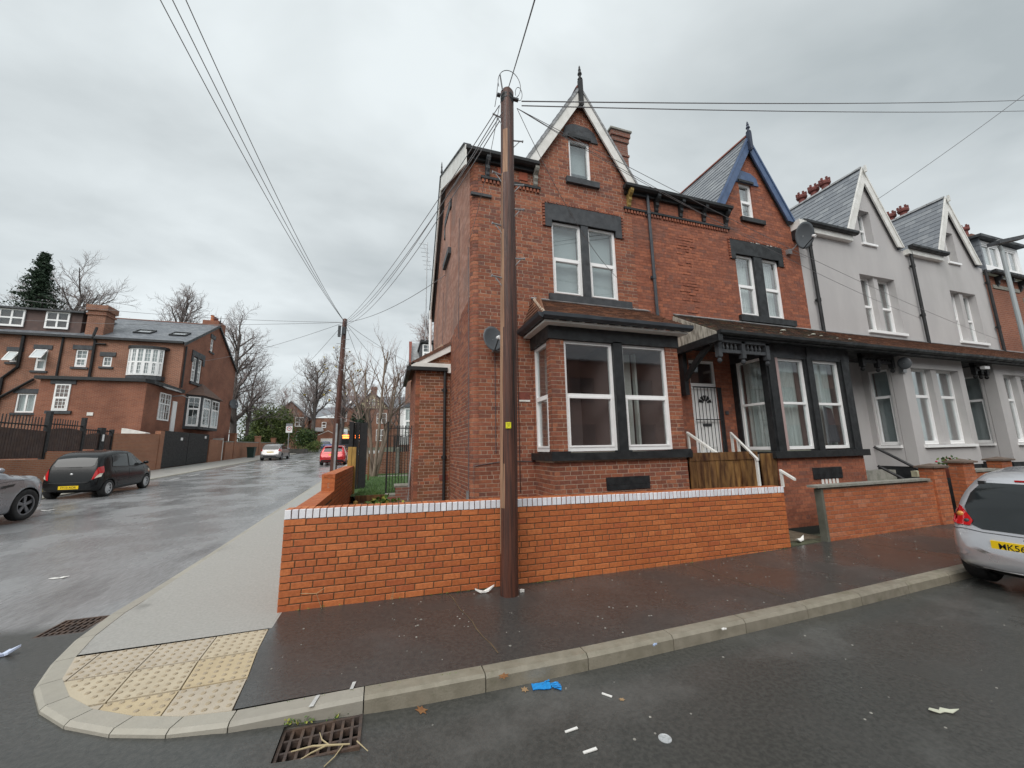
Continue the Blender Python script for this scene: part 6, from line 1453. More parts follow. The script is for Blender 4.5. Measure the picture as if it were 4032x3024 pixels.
# ------------------------------------------------------------------ cars
def paint(name, c, rough=.28, metal=.35): return pmat(name, c, tuple(x*.92 for x in c), 2.5, (rough, rough+.08), metal=metal, coat=.8)
def interp(tab, y):
    xs = [p[0] for p in tab]; return float(np.interp(y, xs, [p[1] for p in tab]))
def sm(tab, y, r=.07): return sum(interp(tab, y+d*r) for d in (-1, -.5, 0, .5, 1))/5
def car(name, label, loc, rz, L_, W_, top, belt, plan, pmat_, wheels, wr, glasses, rear_glass, lamps, slope=0.0, z0=.19, spoke=5, rim=ALLOY, tumble=.19, plate=None, low=None, extras=None, screen=None, rim_r=.66):
    """local axes: +y forward, +x right, z up, y=0 at the middle. top/belt/plan are (y, value) tables"""
    t = thing(name, label, 'car', loc, rz, local=True)
    t.rotation_euler = (slope, 0, rz)
    n = 46; ys = [-L_/2+L_*(.5-.5*math.cos(math.pi*i/(n-1)))*.35+L_*i/(n-1)*.65 for i in range(n)]
    K = 15; ringsv = []
    for y in ys:
        w_ = W_/2*sm(plan, y, .05); zt = sm(top, y, .035); zb = min(sm(belt, y, .04), zt-.03)
        zl = z0+.10*smooth01(abs(y), L_/2-.35, L_/2)
        half = [(0, zl), (w_*.70, zl), (w_*.93, zl+.02), (w_*.985, zl+.10), (w_, zl+.5*(zb-zl)), (w_*.992, zl+.72*(zb-zl)), (w_*.965, zb-.03), (w_*.94, zb+.0)]
        hgt = zt-zb; tb = tumble*min(1, hgt/.45)
        wr_ = w_*(.94-tb)
        if hgt > .12:
            for q in (.30, .62, .86): half.append((w_*.94+(wr_-w_*.94)*q**1.1, zb+hgt*(q*.95)))
            half += [(wr_*.95, zb+hgt*.955), (wr_*.80, zb+hgt*.985), (wr_*.45, zb+hgt*.998), (0, zt+.006)]
        else:
            for q in (.25, .5, .7): half.append((w_*(.94-.16*q), zb+hgt*q))
            half += [(w_*.76, zb+hgt*.82), (w_*.62, zb+hgt*.92), (w_*.33, zb+hgt*.98), (0, zt)]
        ring_ = [(x, y, z) for x, z in half]+[(-x, y, z) for x, z in half[-2:0:-1]]
        ringsv.append(ring_)
    P = len(ringsv[0]); vs = [v for r_ in ringsv for v in r_]; fs = []
    for i in range(n-1):
        for j in range(P): fs.append((i*P+j, (i+1)*P+j, (i+1)*P+(j+1) % P, i*P+(j+1) % P))
    fs.append(tuple(range(P))); fs.append(tuple(range((n-1)*P, n*P))[::-1])
    me = mkmesh('body', vs, fs, [pmat_, CARBLK], True)
    body = bpy.data.objects.new('body', me); COL.objects.link(body); body.parent = t; WL[body] = V(0, 0, 0)
    ss = body.modifiers.new('s', 'SUBSURF'); ss.levels = ss.render_levels = 1
    cb = MB()
    for (wy) in wheels:
        for s in (-1, 1):
            x = s*(W_/2-.11); cb.lathe((x-.2, wy, wr+.0), (1, 0, 0), [(wr*1.13, 0), (wr*1.13, .4)], 28)
    cme = mkmesh('cutter', cb.v, cb.f, [pmat_, CARBLK]); 
    for p in cme.polygons: p.material_index = 1
    co = bpy.data.objects.new('cutter', cme); COL.objects.link(co); co.parent = t
    bo = body.modifiers.new('b', 'BOOLEAN'); bo.operation = 'DIFFERENCE'; bo.object = co; bo.solver = 'EXACT'
    bpy.context.view_layer.update()
    dg = bpy.context.evaluated_depsgraph_get(); ev = body.evaluated_get(dg); nm_ = bpy.data.meshes.new_from_object(ev)
    body.modifiers.clear(); body.data = nm_; bpy.data.objects.remove(co)
    bm_v = [v.co.copy() for v in nm_.vertices]; bvh = BVHTree.FromPolygons(bm_v, [tuple(p.vertices) for p in nm_.polygons])
    def panel(nm, poly, ax, side, mat, off=.006, step=.07, parent=None):
        """project a flat outline on the body and let it hug the surface"""
        import bmesh
        bm = bmesh.new(); pts = [bm.verts.new((p[0], p[1], 0)) for p in poly]; bm.faces.new(pts)
        for k_ in (0, 1):
            lo = min(p[k_] for p in poly); hi = max(p[k_] for p in poly); q = lo+step
            while q < hi:
                nr = (1, 0, 0) if k_ == 0 else (0, 1, 0); cc = (q, 0, 0) if k_ == 0 else (0, q, 0)
                bmesh.ops.bisect_plane(bm, geom=bm.verts[:]+bm.edges[:]+bm.faces[:], plane_co=cc, plane_no=nr); q += step
        bmesh.ops.triangulate(bm, faces=bm.faces[:])
        bm.verts.index_update(); out_v = []
        for v in bm.verts:
            a, b = v.co.x, v.co.y
            o_, d_ = ((Vector((side*3, a, b)), Vector((-side, 0, 0))) if ax == 'x' else (Vector((a, side*5, b)), Vector((0, -side, 0))))
            hit = bvh.ray_cast(o_, d_)
            if hit[0] is None:
                near_ = bvh.find_nearest(Vector((a, side*L_/2*.97, b)) if ax == 'y' else Vector((side*W_/2, a, b))); hit = near_
            out_v.append(hit[0]+hit[1]*off if hit[1].dot(d_) < 0 else hit[0]-hit[1]*off)
        fs_ = [tuple(v.index for v in f_.verts) for f_ in bm.faces]; bm.free()
        return put(nm, out_v, fs_, mat, parent or t, smooth=True)
    for (nm, poly) in glasses:
        for s in (-1, 1):
            if nm == 'side_window': panel('window_surround', [(a+(a-np.mean([p[0] for p in poly]))*.04, b+(b-np.mean([p[1] for p in poly]))*.10) for a, b in poly], 'x', s, CARBLK, .004)
            panel(nm, poly, 'x', s, CARGL, .008)
    panel('rear_window', rear_glass, 'y', -1, CARGL, .008)
    if screen: panel('windscreen', screen, 'y', 1, CARGL, .008)
    for (nm, poly, ax, s, mat_, off) in lamps: panel(nm, poly, ax, s, mat_, off, .06)
    for (nm, poly, ax, s, mat_, off) in (low or []): panel(nm, poly, ax, s, mat_, off, .08)
    for wy in wheels:
        for s in (-1, 1):
            x = s*(W_/2-.105)
            mb = MB(); tw = .10; pr = [(wr*.66, -tw*.9), (wr*.93, -tw), (wr*.995, -tw*.8), (wr, 0), (wr*.995, tw*.8), (wr*.93, tw), (wr*.66, tw*.9), (wr*.60, 0)]
            o = V(x, wy, wr); ax_ = V(s, 0, 0); m_ = 32; vv = []; ff = []
            for j in range(m_):
                th = 2*math.pi*j/m_; e1 = V(0, math.cos(th), math.sin(th))
                for r_, h_ in pr: vv.append(o+ax_*h_+e1*r_)
            q = len(pr)
            for j in range(m_):
                for i in range(q): ff.append((j*q+i, ((j+1) % m_)*q+i, ((j+1) % m_)*q+(i+1) % q, j*q+(i+1) % q))
            tb_ = put('wheel', vv, ff, RUBBER, t, smooth=True)
            mb = MB(); mb.lathe(o+ax_*.02, ax_, [(wr*.66, 0), (wr*.66, .03), (wr*.60, .03), (wr*.58, .0), (.01, .0)], 28); mb.put('rim', CARBLK, tb_)
            mb = MB(); mb.lathe(o+ax_*.035, ax_, [(wr*.655, .03), (wr*.655, .055), (wr*.59, .055), (wr*.59, .03)], 28, False)
            mb.lathe(o+ax_*.03, ax_, [(wr*.14, 0), (wr*.14, .035), (wr*.10, .045)], 12)
            for k_ in range(spoke):
                a = 2*math.pi*k_/spoke+.3; e1 = V(0, math.cos(a), math.sin(a)); e2 = V(0, -math.sin(a), math.cos(a)); w1, w2 = wr*.075, wr*(.12 if spoke < 9 else .10)
                c0 = o+ax_*.035
                mb.hexa([c0+e1*wr*.1-e2*w1, c0+e1*wr*.61-e2*w2, c0+e1*wr*.61+e2*w2, c0+e1*wr*.1+e2*w1, c0+ax_*.03+e1*wr*.1-e2*w1, c0+ax_*.022+e1*wr*.61-e2*w2, c0+ax_*.022+e1*wr*.61+e2*w2, c0+ax_*.03+e1*wr*.1+e2*w1])
            mb.put('spokes', rim, tb_)
    # mirrors
    mm = extras.get('mirror') if extras else None
    if mm:
        for s in (-1, 1):
            mb = MB(); x = s*(W_/2*.93+.06); mb.ball((x+s*.05, mm[0], mm[1]), .10, 10, 6, (.95, .55, .65)); mb.tube([(s*W_/2*.86, mm[0]+.02, mm[1]-.06), (x, mm[0], mm[1]-.03)], .03, 6); mb.put('door_mirror', mm[2] if len(mm) > 2 else pmat_, t, smooth=True)
    for y_, z_ in ((extras or {}).get('handles', [])):
        for s in (-1, 1):
            hit = bvh.ray_cast(Vector((s*3, y_, z_)), Vector((-s, 0, 0)))
            if hit[0]: mb = MB(); c = hit[0]; mb.ball((c.x, c.y, c.z), .075, 8, 5, (.3, 1, .22)); mb.put('door_handle', pmat_, t, smooth=True)
    # seams as thin dark lines hugging the sides
    for line in (extras or {}).get('seams', []):
        for s in (-1, 1):
            pts = []
            for (a, b), (c, d) in zip(line[:-1], line[1:]):
                for k_ in range(6):
                    y_, z_ = a+(c-a)*k_/6, b+(d-b)*k_/6; hit = bvh.ray_cast(Vector((s*3, y_, z_)), Vector((-s, 0, 0)))
                    if hit[0]: pts.append(tuple(hit[0]))
            if len(pts) > 2: mb = MB(); mb.tube(pts, .0055, 4); mb.put('panel_gap', CARBLK, t)
    for line, mt in (extras or {}).get('rear_seams', []):
        pts = []
        for (a, b), (c, d) in zip(line[:-1], line[1:]):
            for k_ in range(8):
                x_, z_ = a+(c-a)*k_/8, b+(d-b)*k_/8; hit = bvh.ray_cast(Vector((x_, -5, z_)), Vector((0, 1, 0)))
                if hit[0]: pts.append(tuple(hit[0]))
        if len(pts) > 2: mb = MB(); mb.tube(pts, .006, 4); mb.put('panel_gap', mt, t)
    if plate:
        txt, pz, pc, side = plate[:4]; pw = .26; px0 = plate[4] if len(plate) > 4 else 0
        hit = bvh.ray_cast(Vector((px0, side*5, pz)), Vector((0, -side, 0)))
        if hit[0]:
            y_ = hit[0].y+side*.012; fpz = F((0, y_, 0), (1, 0, 0)) if side < 0 else F((0, y_, 0), (-1, 0, 0))
            mb = MB(); fbox(mb, fpz, px0-pw, px0+pw, pz-.056, pz+.056, -.03, 0); p_ = mb.put('number_plate', pc, t)
            if txt: text_mesh(p_, txt, fpz, px0+(plate[5] if len(plate) > 5 else 0), pz-.002, .098, BLACKTXT, .002, sx=.92)
    mb = MB(); mb.box((-W_/2*.7, -L_/2*.80, .21), (W_/2*.7, L_/2*.8, .28)); mb.put('underbody', CARBLK, t)
    return t, panel, bvh
CARGL = pmat('dark_car_glass', (.018, .022, .024), None, 1, (.06, .06), spec=.5)
def hatch(L_, H_, hood=.92, rear=.62, wsb=None, bump=.60):
    h = L_/2
    top = [(-h, bump-.12), (-h+.03, bump), (-h+.10, bump+.10), (-h+.16, .92), (-h+.42, H_-.11), (-h+.62, H_-.03), (-h+1.2, H_), (-h+1.9, H_-.02), (-h+2.15, H_-.08), (h-.95, hood+.05), (h-.7, hood-.02), (h-.25, hood-.14), (h-.08, hood-.26), (h, .50)]
    belt = [(-h, bump-.15), (-h+.04, bump-.04), (-h+.14, .88), (-h+.5, .93), (h-1.0, .87), (h-.6, .84), (h-.1, .66), (h, .46)]
    plan = [(-h, .80), (-h+.08, .90), (-h+.25, .965), (-h+.6, 1), (h-.9, 1), (h-.4, .96), (h-.12, .86), (h, .70)]
    return top, belt, plan
# black five door hatchback parked across the road (rear towards us)
BLKP = pmat('black_paint', (.008, .009, .010), None, 1, (.22, .22), spec=.35)
L_, W_, H_ = 3.60, 1.62, 1.62; h = L_/2
top, belt, plan = hatch(L_, H_, 1.02)
top = [(-h, .45), (-h+.03, .62), (-h+.06, .80), (-h+.11, 1.02), (-h+.21, 1.28), (-h+.36, H_-.17), (-h+.62, H_-.07), (-h+1.1, H_-.01), (-h+1.5, H_), (-h+1.95, H_-.04), (-h+2.2, H_-.14), (h-.78, 1.06), (h-.55, .98), (h-.2, .86), (h-.06, .72), (h, .50)]
HUBCAP = pmat('silver_hubcap', (.60, .61, .62), None, 1, (.3, .3))
lw_ = [(-.79, .60), (-.60, .60), (-.645, .93), (-.70, 1.02), (-.78, .98)]
def mir(p): return [(-a, b) for a, b in p][::-1]
t1, pn, bv = car('black_hatchback', 'black five door hatchback parked at the far kerb of the side road', (-10.32, 17.35+h, groad(-10.3, 19)), R(1.5), L_, W_, top, belt, plan, BLKP, (-h+.55, h-.68), .29,
    [('side_window', [(-1.05, 1.05), (-.15, 1.0), (-.12, 1.46), (-.75, 1.48), (-.98, 1.42)]), ('side_window', [(-.06, 1.0), (.95, 1.01), (.72, 1.20), (.30, 1.46), (-.04, 1.48)])],
    [(-.46, 1.08), (.46, 1.08), (.54, 1.14), (.52, 1.38), (.45, 1.43), (-.45, 1.43), (-.52, 1.38), (-.54, 1.14)],
    [('tail_lamp', [(.56, .64), (.735, .72), (.745, .88), (.69, 1.08), (.63, 1.04)], 'y', -1, REDL, .012), ('tail_lamp', mir([(.56, .64), (.735, .72), (.745, .88), (.69, 1.08), (.63, 1.04)]), 'y', -1, REDL, .012),
     ('reversing_lamp', [(.62, .67), (.737, .73), (.742, .84), (.69, .83)], 'y', -1, CLEARL, .018), ('reversing_lamp', mir([(.62, .67), (.737, .73), (.742, .84), (.69, .83)]), 'y', -1, CLEARL, .018)],
    slope=R(1.9), rim=HUBCAP, spoke=9, plate=('FY10 AOR', .40, YPLATE, -1), rim_r=.9,
    low=[('side_strip', [(-.75, .50), (.70, .50), (.70, .53), (-.75, .53)], 'x', 1, CARBLK, .012), ('headlamp', [(h-.62, .72), (h-.22, .66), (h-.30, .76), (h-.60, .82)], 'x', 1, CLEARL, .012)],
    extras={'mirror': (.80, 1.08), 'handles': [(-.72, .86), (.15, .86)], 'seams': [[(-.10, .92), (-.08, .35)], [(-1.0, .90), (-.85, .55), (-.78, .35)], [(.92, .92), (.86, .36)], [(-.85, .33), (.9, .33)]], 'rear_seams': [([(-.60, .98), (.60, .98)], CARBLK), ([(-.64, .56), (.64, .56)], CARBLK), ([(-.64, .56), (-.60, .98)], CARBLK), ([(.64, .56), (.60, .98)], CARBLK)]})
mb = MB(); mb.ball((0, -h+.06, .84), .05, 10, 6, (1, .3, .6)); mb.put('badge', ALLOY, t1, smooth=True)
mb = MB(); mb.tube([(-.15, -h+.13, 1.07), (.2, -h+.12, 1.06)], .010, 5); mb.put('rear_wiper', CARBLK, t1)
# silver three door hatchback farther up
SILV = paint('silver_paint', (.34, .33, .33), .28, .55)
L_, W_, H_ = 3.95, 1.72, 1.48; h = L_/2; top, belt, plan = hatch(L_, H_, .95)
t2, pn, bv = car('silver_hatchback', 'silver three door hatchback parked at the left kerb farther up the side road', (-10.15, 40.3+h, groad(-10.2, 42)), R(-.5), L_, W_, top, belt, plan, SILV, (-h+.68, h-.78), .31,
    [('side_window', [(-1.25, 1.02), (.95, .96), (.60, 1.15), (.22, 1.36), (-.75, 1.37), (-1.1, 1.28)])],
    [(-.60, .98), (.60, .98), (.66, 1.08), (.56, 1.31), (-.56, 1.31), (-.66, 1.08)],
    [('tail_lamp', [(.62, .86), (.84, .82), (.83, 1.08), (.72, 1.20), (.68, 1.05)], 'y', -1, REDL, .012), ('tail_lamp', mir([(.62, .86), (.84, .82), (.83, 1.08), (.72, 1.20), (.68, 1.05)]), 'y', -1, REDL, .012)],
    slope=R(1.9), spoke=7, plate=('', .74, YPLATE, -1), low=[('bumper_lower', [(-.62, .26), (.62, .26), (.48, .42), (-.48, .42)], 'y', -1, CARBLK, .012)],
    extras={'mirror': (.72, 1.0), 'handles': [(-.35, .86)], 'seams': [[(-.55, .95), (-.50, .35)], [(.85, .92), (.80, .36)]]})
# red saloon hatch at the right kerb
REDP = paint('red_paint', (.50, .016, .022), .2, .15)
L_, W_, H_ = 4.30, 1.80, 1.42; h = L_/2; top, belt, plan = hatch(L_, H_, .92, bump=.66)
t3, pn, bv = car('red_hatchback', 'bright red hatchback parked behind the distant telegraph pole', (-3.80, 30.9+h, groad(-4, 33)), R(0), L_, W_, top, belt, plan, REDP, (-h+.80, h-.88), .33,
    [('side_window', [(-1.35, 1.0), (1.0, .95), (.60, 1.15), (.22, 1.33), (-.85, 1.34), (-1.2, 1.2)])],
    [(-.62, .99), (.62, .99), (.56, 1.26), (-.56, 1.26)],
    [('tail_lamp', [(.50, .84), (.86, .80), (.87, .94), (.60, .98)], 'y', -1, REDL, .012), ('tail_lamp', mir([(.50, .84), (.86, .80), (.87, .94), (.60, .98)]), 'y', -1, REDL, .012)],
    slope=R(1.9), spoke=5, plate=('', .76, YPLATE, -1), low=[('bumper_lower', [(-.80, .24), (.80, .24), (.72, .42), (-.72, .42)], 'y', -1, CARBLK, .012)],
    extras={'mirror': (.75, 1.0), 'rear_seams': [([(-.85, .56), (.85, .56)], CARBLK), ([(-.6, .86), (.6, .86)], CARBLK)]})
mb = MB(); mb.prism([(-.58, -h+.33, 1.34), (.58, -h+.33, 1.34), (.60, -h+.62, 1.40), (-.60, -h+.62, 1.40)], (0, 0, .02)); mb.put('roof_spoiler', REDP, t3)
# blue car facing us on the drive
BLUP = paint('blue_paint', (.02, .045, .25), .2, .3)
L_, W_, H_ = 4.2, 1.78, 1.45; h = L_/2; top, belt, plan = hatch(L_, H_, .95)
t4, pn, bv = car('blue_hatchback', 'blue car facing us on the rising drive beside the garage', (-10.55, 74+h, 2.15), R(180+12), L_, W_, top, belt, plan, BLUP, (-h+.75, h-.85), .32,
    [('side_window', [(-1.25, 1.0), (1.0, .95), (.60, 1.15), (.22, 1.36), (-.85, 1.37), (-1.2, 1.2)])],
    [(-.55, .99), (.55, .99), (.5, 1.28), (-.5, 1.28)],
    [('headlamp', [(.50, .66), (.84, .72), (.84, .80), (.55, .76)], 'y', 1, CLEARL, .012), ('headlamp', mir([(.50, .66), (.84, .72), (.84, .80), (.55, .76)]), 'y', 1, CLEARL, .012)],
    slope=R(-3), plate=('', .42, WHITE, 1), screen=[(-.66, 1.0), (.66, 1.0), (.54, 1.34), (-.54, 1.34)], low=[('grille', [(-.5, .50), (.5, .50), (.45, .64), (-.45, .64)], 'y', 1, CARBLK, .012)], extras={'mirror': (.75, 1.0)})
# grey saloon turning in at the left edge: only its nose shows
GRYP = paint('grey_paint', (.33, .335, .36), .24, .5)
L_, W_, H_ = 4.5, 1.90, 1.66; h = L_/2
top = [(-h, .5), (-h+.1, .9), (-h+.5, 1.2), (-h+.9, 1.58), (-h+1.7, H_), (-h+2.4, H_-.05), (h-1.75, 1.26), (h-1.2, 1.17), (h-.6, 1.08), (h-.25, .98), (h-.06, .80), (h, .55)]
belt = [(-h, .45), (-h+.2, .95), (-h+1, 1.08), (h-1.6, 1.10), (h-.9, 1.02), (h-.3, .88), (h, .5)]
plan = [(-h, .75), (-h+.3, .95), (-h+.8, 1), (h-.75, 1), (h-.45, .97), (h-.2, .86), (h-.06, .72), (h, .58)]
t5, pn, bv = car('grey_estate_car', 'grey car at the left edge, only its nose and dark wheel in view', (-9.50, 14.05-h, groad(-9.9, 12.8)), R(0), L_, W_, top, belt, plan, GRYP, (-h+.85, h-.86), .375,
    [('side_window', [(-1.35, 1.15), (.45, 1.15), (.0, 1.52), (-.9, 1.52)])], [(-.6, 1.15), (.6, 1.15), (.5, 1.45), (-.5, 1.45)],
    [('headlamp', [(h-.42, .86), (h-.16, .78), (h-.12, .84), (h-.40, .94)], 'x', 1, CLEARL, .01), ('side_vent', [(h-1.62, .84), (h-1.30, .87), (h-1.24, .93), (h-1.60, .90)], 'x', 1, CARBLK, .01)],
    slope=R(1.9), spoke=5, rim=ALLOYD, extras={'mirror': (h-1.80, 1.28), 'seams': [[(h-1.75, 1.02), (h-1.70, .40)], [(h-1.9, .97), (h-1.25, 1.0), (h-.6, .99)]]}, screen=[(-.66, 1.25), (.66, 1.25), (.54, 1.55), (-.54, 1.55)])
# silver supermini on the right, rear towards us, parked along the main road
SILV2 = paint('bright_silver_paint', (.56, .57, .60), .26, .55)
L_, W_, H_ = 3.41, 1.615, 1.49; h = L_/2
top = [(-h, .40), (-h+.02, .50), (-h+.06, .66), (-h+.12, .74), (-h+.20, .92), (-h+.33, 1.20), (-h+.46, 1.34), (-h+.66, 1.42), (-h+1.2, H_), (-h+1.9, H_-.03), (h-.90, .98), (h-.3, .86), (h-.08, .70), (h, .5)]
belt = [(-h, .36), (-h+.04, .60), (-h+.14, .74), (-h+.3, .90), (-h+.6, .93), (h-.9, .88), (h-.3, .74), (h, .46)]
plan = [(-h, .74), (-h+.03, .84), (-h+.10, .93), (-h+.25, .99), (-h+.6, 1), (h-.9, 1), (h-.4, .95), (h-.12, .86), (h, .70)]
lampp = [(-.80, .98), (-.75, 1.05), (-.65, .97), (-.54, .81), (-.565, .75), (-.69, .75), (-.79, .81)]
mirp = mir(lampp)
t6, pn, bv = car('silver_supermini', 'silver supermini with red teardrop tail lamps at the right edge, parked against the near kerb', (7.15+h, 2.56, groad(9, 2.6)), R(-90), L_, W_, top, belt, plan, SILV2, (-h+.56, h-.62), .285,
    [('side_window', [(-1.05, .98), (.85, .93), (.45, 1.18), (.1, 1.34), (-.65, 1.36), (-.95, 1.25)])],
    [(-.545, .76), (-.46, .725), (.46, .725), (.545, .76), (.63, .97), (.585, 1.15), (.50, 1.285), (-.50, 1.285), (-.585, 1.15), (-.63, .97)],
    [('tail_lamp', lampp, 'y', -1, REDL, .016), ('tail_lamp', mirp, 'y', -1, REDL, .016)],
    plate=('MK56', .56, YPLATE, -1, -.12, -.09), z0=.17, tumble=.20, spoke=7,
    low=[('bumper_pad', [(-.80, .40), (-.62, .40), (-.58, .43), (-.62, .465), (-.80, .475)], 'y', -1, SILV2, .016), ('bumper_pad', mir([(-.80, .40), (-.62, .40), (-.58, .43), (-.62, .465), (-.80, .475)]), 'y', -1, SILV2, .016),
         ('valance', [(-.55, .19), (.55, .19), (.50, .245), (-.50, .245)], 'y', -1, CARBLK, .01)],
    extras={'mirror': (.55, 1.0), 'rear_seams': [([(-.80, .70), (-.62, .71), (-.45, .69), (.45, .69), (.62, .71), (.80, .70)], GREYST), ([(-.50, .27), (.50, .27)], WHITE)], 'seams': [[(-.45, .9), (-.4, .35)]]})
def orb(bv_, x, z): 
    hh_ = bv_.ray_cast(Vector((x, -5, z)), Vector((0, 1, 0))); return hh_[0]
for s in (-1, 1):
    c = orb(bv, s*.665, .885)
    if c: mb = MB(); mb.lathe((c.x, c.y-.012, c.z), (0, -1, 0), [(.036, 0), (.030, .012), (.01, .018)], 14); mb.put('indicator_lamp', AMBERL, t6, smooth=True)
    c = orb(bv, s*.60, .81)
    if c: mb = MB(); mb.lathe((c.x, c.y-.012, c.z), (0, -1, 0), [(.028, 0), (.024, .012), (.01, .018)], 14); mb.put('reversing_lamp', GREYST, t6, smooth=True)
c = orb(bv, 0, 1.325)
if c: mb = MB(); mb.box((-.22, c.y-.02, 1.315), (.22, c.y+.03, 1.335)); mb.put('high_brake_lamp', REDL, t6)
for s in (-1, 1):
    c = orb(bv, s*.50, 1.29)
    if c: mb = MB(); mb.box((c.x-.03, c.y-.03, c.z-.05), (c.x+.03, c.y+.02, c.z+.02)); mb.put('glass_hinge', CARBLK, t6)
c = orb(bv, 0, .80)
if c: mb = MB(); mb.tube([(0, c.y-.03, .80), (.30, c.y-.01, .96)], .012, 5); mb.put('rear_wiper', CARBLK, t6)
c = orb(bv, .0, .655)
if c: mb = MB(); mb.ball((-.10, c.y, .655), .022, 8, 5, (1.2, .4, .7)); mb.put('tailgate_lock', CARBLK, t6)
# recovery vehicle with a lit orange beacon bar
rv = thing('recovery_truck', 'dark vehicle with a lit orange beacon bar on its roof beyond the red car', 'truck', (-4.6, 50, groad(-4.6, 50)))
z_ = groad(-4.6, 50)
mb = MB(); mb.prism([(-5.5, 50, z_+.45), (-3.6, 50, z_+.45), (-3.6, 50, z_+1.2), (-3.75, 50, z_+1.9), (-5.35, 50, z_+1.9), (-5.5, 50, z_+1.2)], (0, 4.2, 0)); mb.put('body', paint('dark_grey_paint', (.05, .05, .06)), rv)
mb = MB(); mb.box((-5.25, 49.98, z_+1.25), (-3.85, 50, z_+1.8)); mb.put('rear_window', CARGL, rv)
mb = MB(); mb.box((-5.2, 50.6, z_+1.93), (-3.3, 50.9, z_+2.12)); mb.box((-5.25, 50.5, z_+2.2), (-3.3, 51, z_+2.34)); mb.put('beacon_bar', pmat('lit_orange_beacon', (.9, .3, .05), None, 1, (.3, .3), emit=((1.0, .22, .04), 2.2)), rv)
for x in (-5.3, -3.8): mb = MB(); mb.lathe((x-.1, 50.7, z_+.38), (1, 0, 0), [(.38, 0), (.38, .24)], 18); mb.put('wheel', RUBBER, rv)
# ------------------------------------------------------------------ trees
BARK = pmat('grey_brown_bark', (.12, .10, .09), (.065, .055, .05), 5, (.8, .95), .5, 20, stretch=(3, 3, .6))
BARKP = pmat('pale_bark', (.27, .215, .17), (.17, .13, .10), 6, (.8, .95), .4, 20, stretch=(3, 3, .5))
TWIG = pmat('winter_twigs', (.27, .23, .225), (.20, .17, .165), 1.5, (.9, .9))  # lightened so the colour itself carries some distance haze
TWIGR = pmat('reddish_winter_twigs', (.28, .19, .17), (.21, .145, .13), 2, (.9, .9))
def leafmat(n_, a, b, c): return pmat(n_, a, (.7, .75, .7), 1.2, (.6, .8), island=.3, hue=[(0, a), (.4, b), (.75, c)])
LEAFD = leafmat('dark_evergreen_leaves', (.022, .048, .024), (.035, .068, .034), (.015, .032, .018))
LEAFG = leafmat('olive_green_leaves', (.11, .15, .035), (.16, .20, .05), (.07, .105, .028))
LEAFB = leafmat('bright_bush_leaves', (.05, .10, .025), (.12, .17, .04), (.03, .065, .02))
LEAFY = leafmat('last_yellow_leaves', (.45, .33, .04), (.36, .24, .03), (.30, .16, .03))
def branch(rr, p, d, ln, r, nseg, up_, wig):
    pts = [p]; rad = [r]; d = d/np.linalg.norm(d)
    for i in range(nseg):
        d = d+V(rr.gauss(0, wig), rr.gauss(0, wig), rr.gauss(0, wig)+up_); d /= np.linalg.norm(d)
        p = p+d*ln/nseg; pts.append(p); rad.append(r*(1-.62*(i+1)/nseg))
    return pts, rad, d
def tree(label, base, H, spread, seed, nm='bare_tree', stems=1, r0=.25, fork=.3, levels=4, kids=(7, 6, 5, 4), up_=.05, twig=TWIG, bark=BARK, top_dir=(0, 0, 1), leaves=None, ang=(.5, .95), tw=0.0074, grp=None):
    rr = random.Random(seed); t = thing(nm, label, 'tree', base, group=grp)
    thick, fine, tips = MB(), MB(), []
    def grow(p, d, ln, r, lv):
        pts, rad, d2 = branch(rr, p, d, ln, r, 6 if lv == 0 else (4 if lv < 3 else 3), up_ if lv else .0, .05 if lv == 0 else .13)
        (thick if lv < 2 else fine).tube(pts, rad, 7 if lv == 0 else (5 if lv == 1 else 3), cap=False)
        if lv >= levels: tips.append(pts[-1]); return
        n_ = kids[min(lv, len(kids)-1)]
        for i in range(n_):
            q = (fork if lv == 0 else .2)+(1-(fork if lv == 0 else .2))*(i+rr.random())/n_
            k_ = min(int(q*(len(pts)-1)), len(pts)-2); fpt = q*(len(pts)-1)-k_; c = pts[k_]+(pts[k_+1]-pts[k_])*fpt
            rc = max(tw, (rad[k_]+(rad[k_+1]-rad[k_])*fpt)*.62)
            az = rr.random()*6.283 if lv else (i*2.4+rr.random()); a = rr.uniform(*ang)
            dd = (pts[k_+1]-pts[k_]); dd /= np.linalg.norm(dd)
            e1 = np.cross(dd, (0, 0, 1) if abs(dd[2]) < .9 else (1, 0, 0)); e1 /= np.linalg.norm(e1); e2 = np.cross(dd, e1)
            nd = dd*math.cos(a)+(e1*math.cos(az)+e2*math.sin(az))*math.sin(a)
            l2 = (spread*rr.uniform(.75, 1.1)*(1.15-.55*q) if lv == 0 else ln*rr.uniform(.42, .68))
            grow(c, nd, l2, rc, lv+1)
    for s in range(stems):
        a = s*2.4; d = V(*top_dir) if stems == 1 else V(.26*math.cos(a), .26*math.sin(a), 1)
        grow(V(*base)+(V(.06*math.cos(a), .06*math.sin(a), 0) if stems > 1 else 0), d, H*(1 if stems == 1 else rr.uniform(.75, 1)), r0, 0)
    thick.put('trunk', bark, t, smooth=True); fine.put('crown', twig, t)
    if leaves:
        mb = MB()
        for i in range(leaves[1]): leafq(mb, rr, tips[rr.randrange(len(tips))], leaves[2])
        mb.put('leaves', leaves[0], t)
    return t
def leafq(mb, rr, c, s):
    a = V(rr.gauss(0, 1), rr.gauss(0, 1), rr.gauss(0, 1)); a /= np.linalg.norm(a); b = np.cross(a, V(rr.gauss(0, 1), rr.gauss(0, 1), rr.gauss(0, 1))); b /= np.linalg.norm(b)
    a *= s*rr.uniform(.6, 1.2); b *= s*rr.uniform(.35, .7); c = np.array(c)
    mb.add([c-a, c+b, c+a, c-b], [(0, 1, 2, 3)])
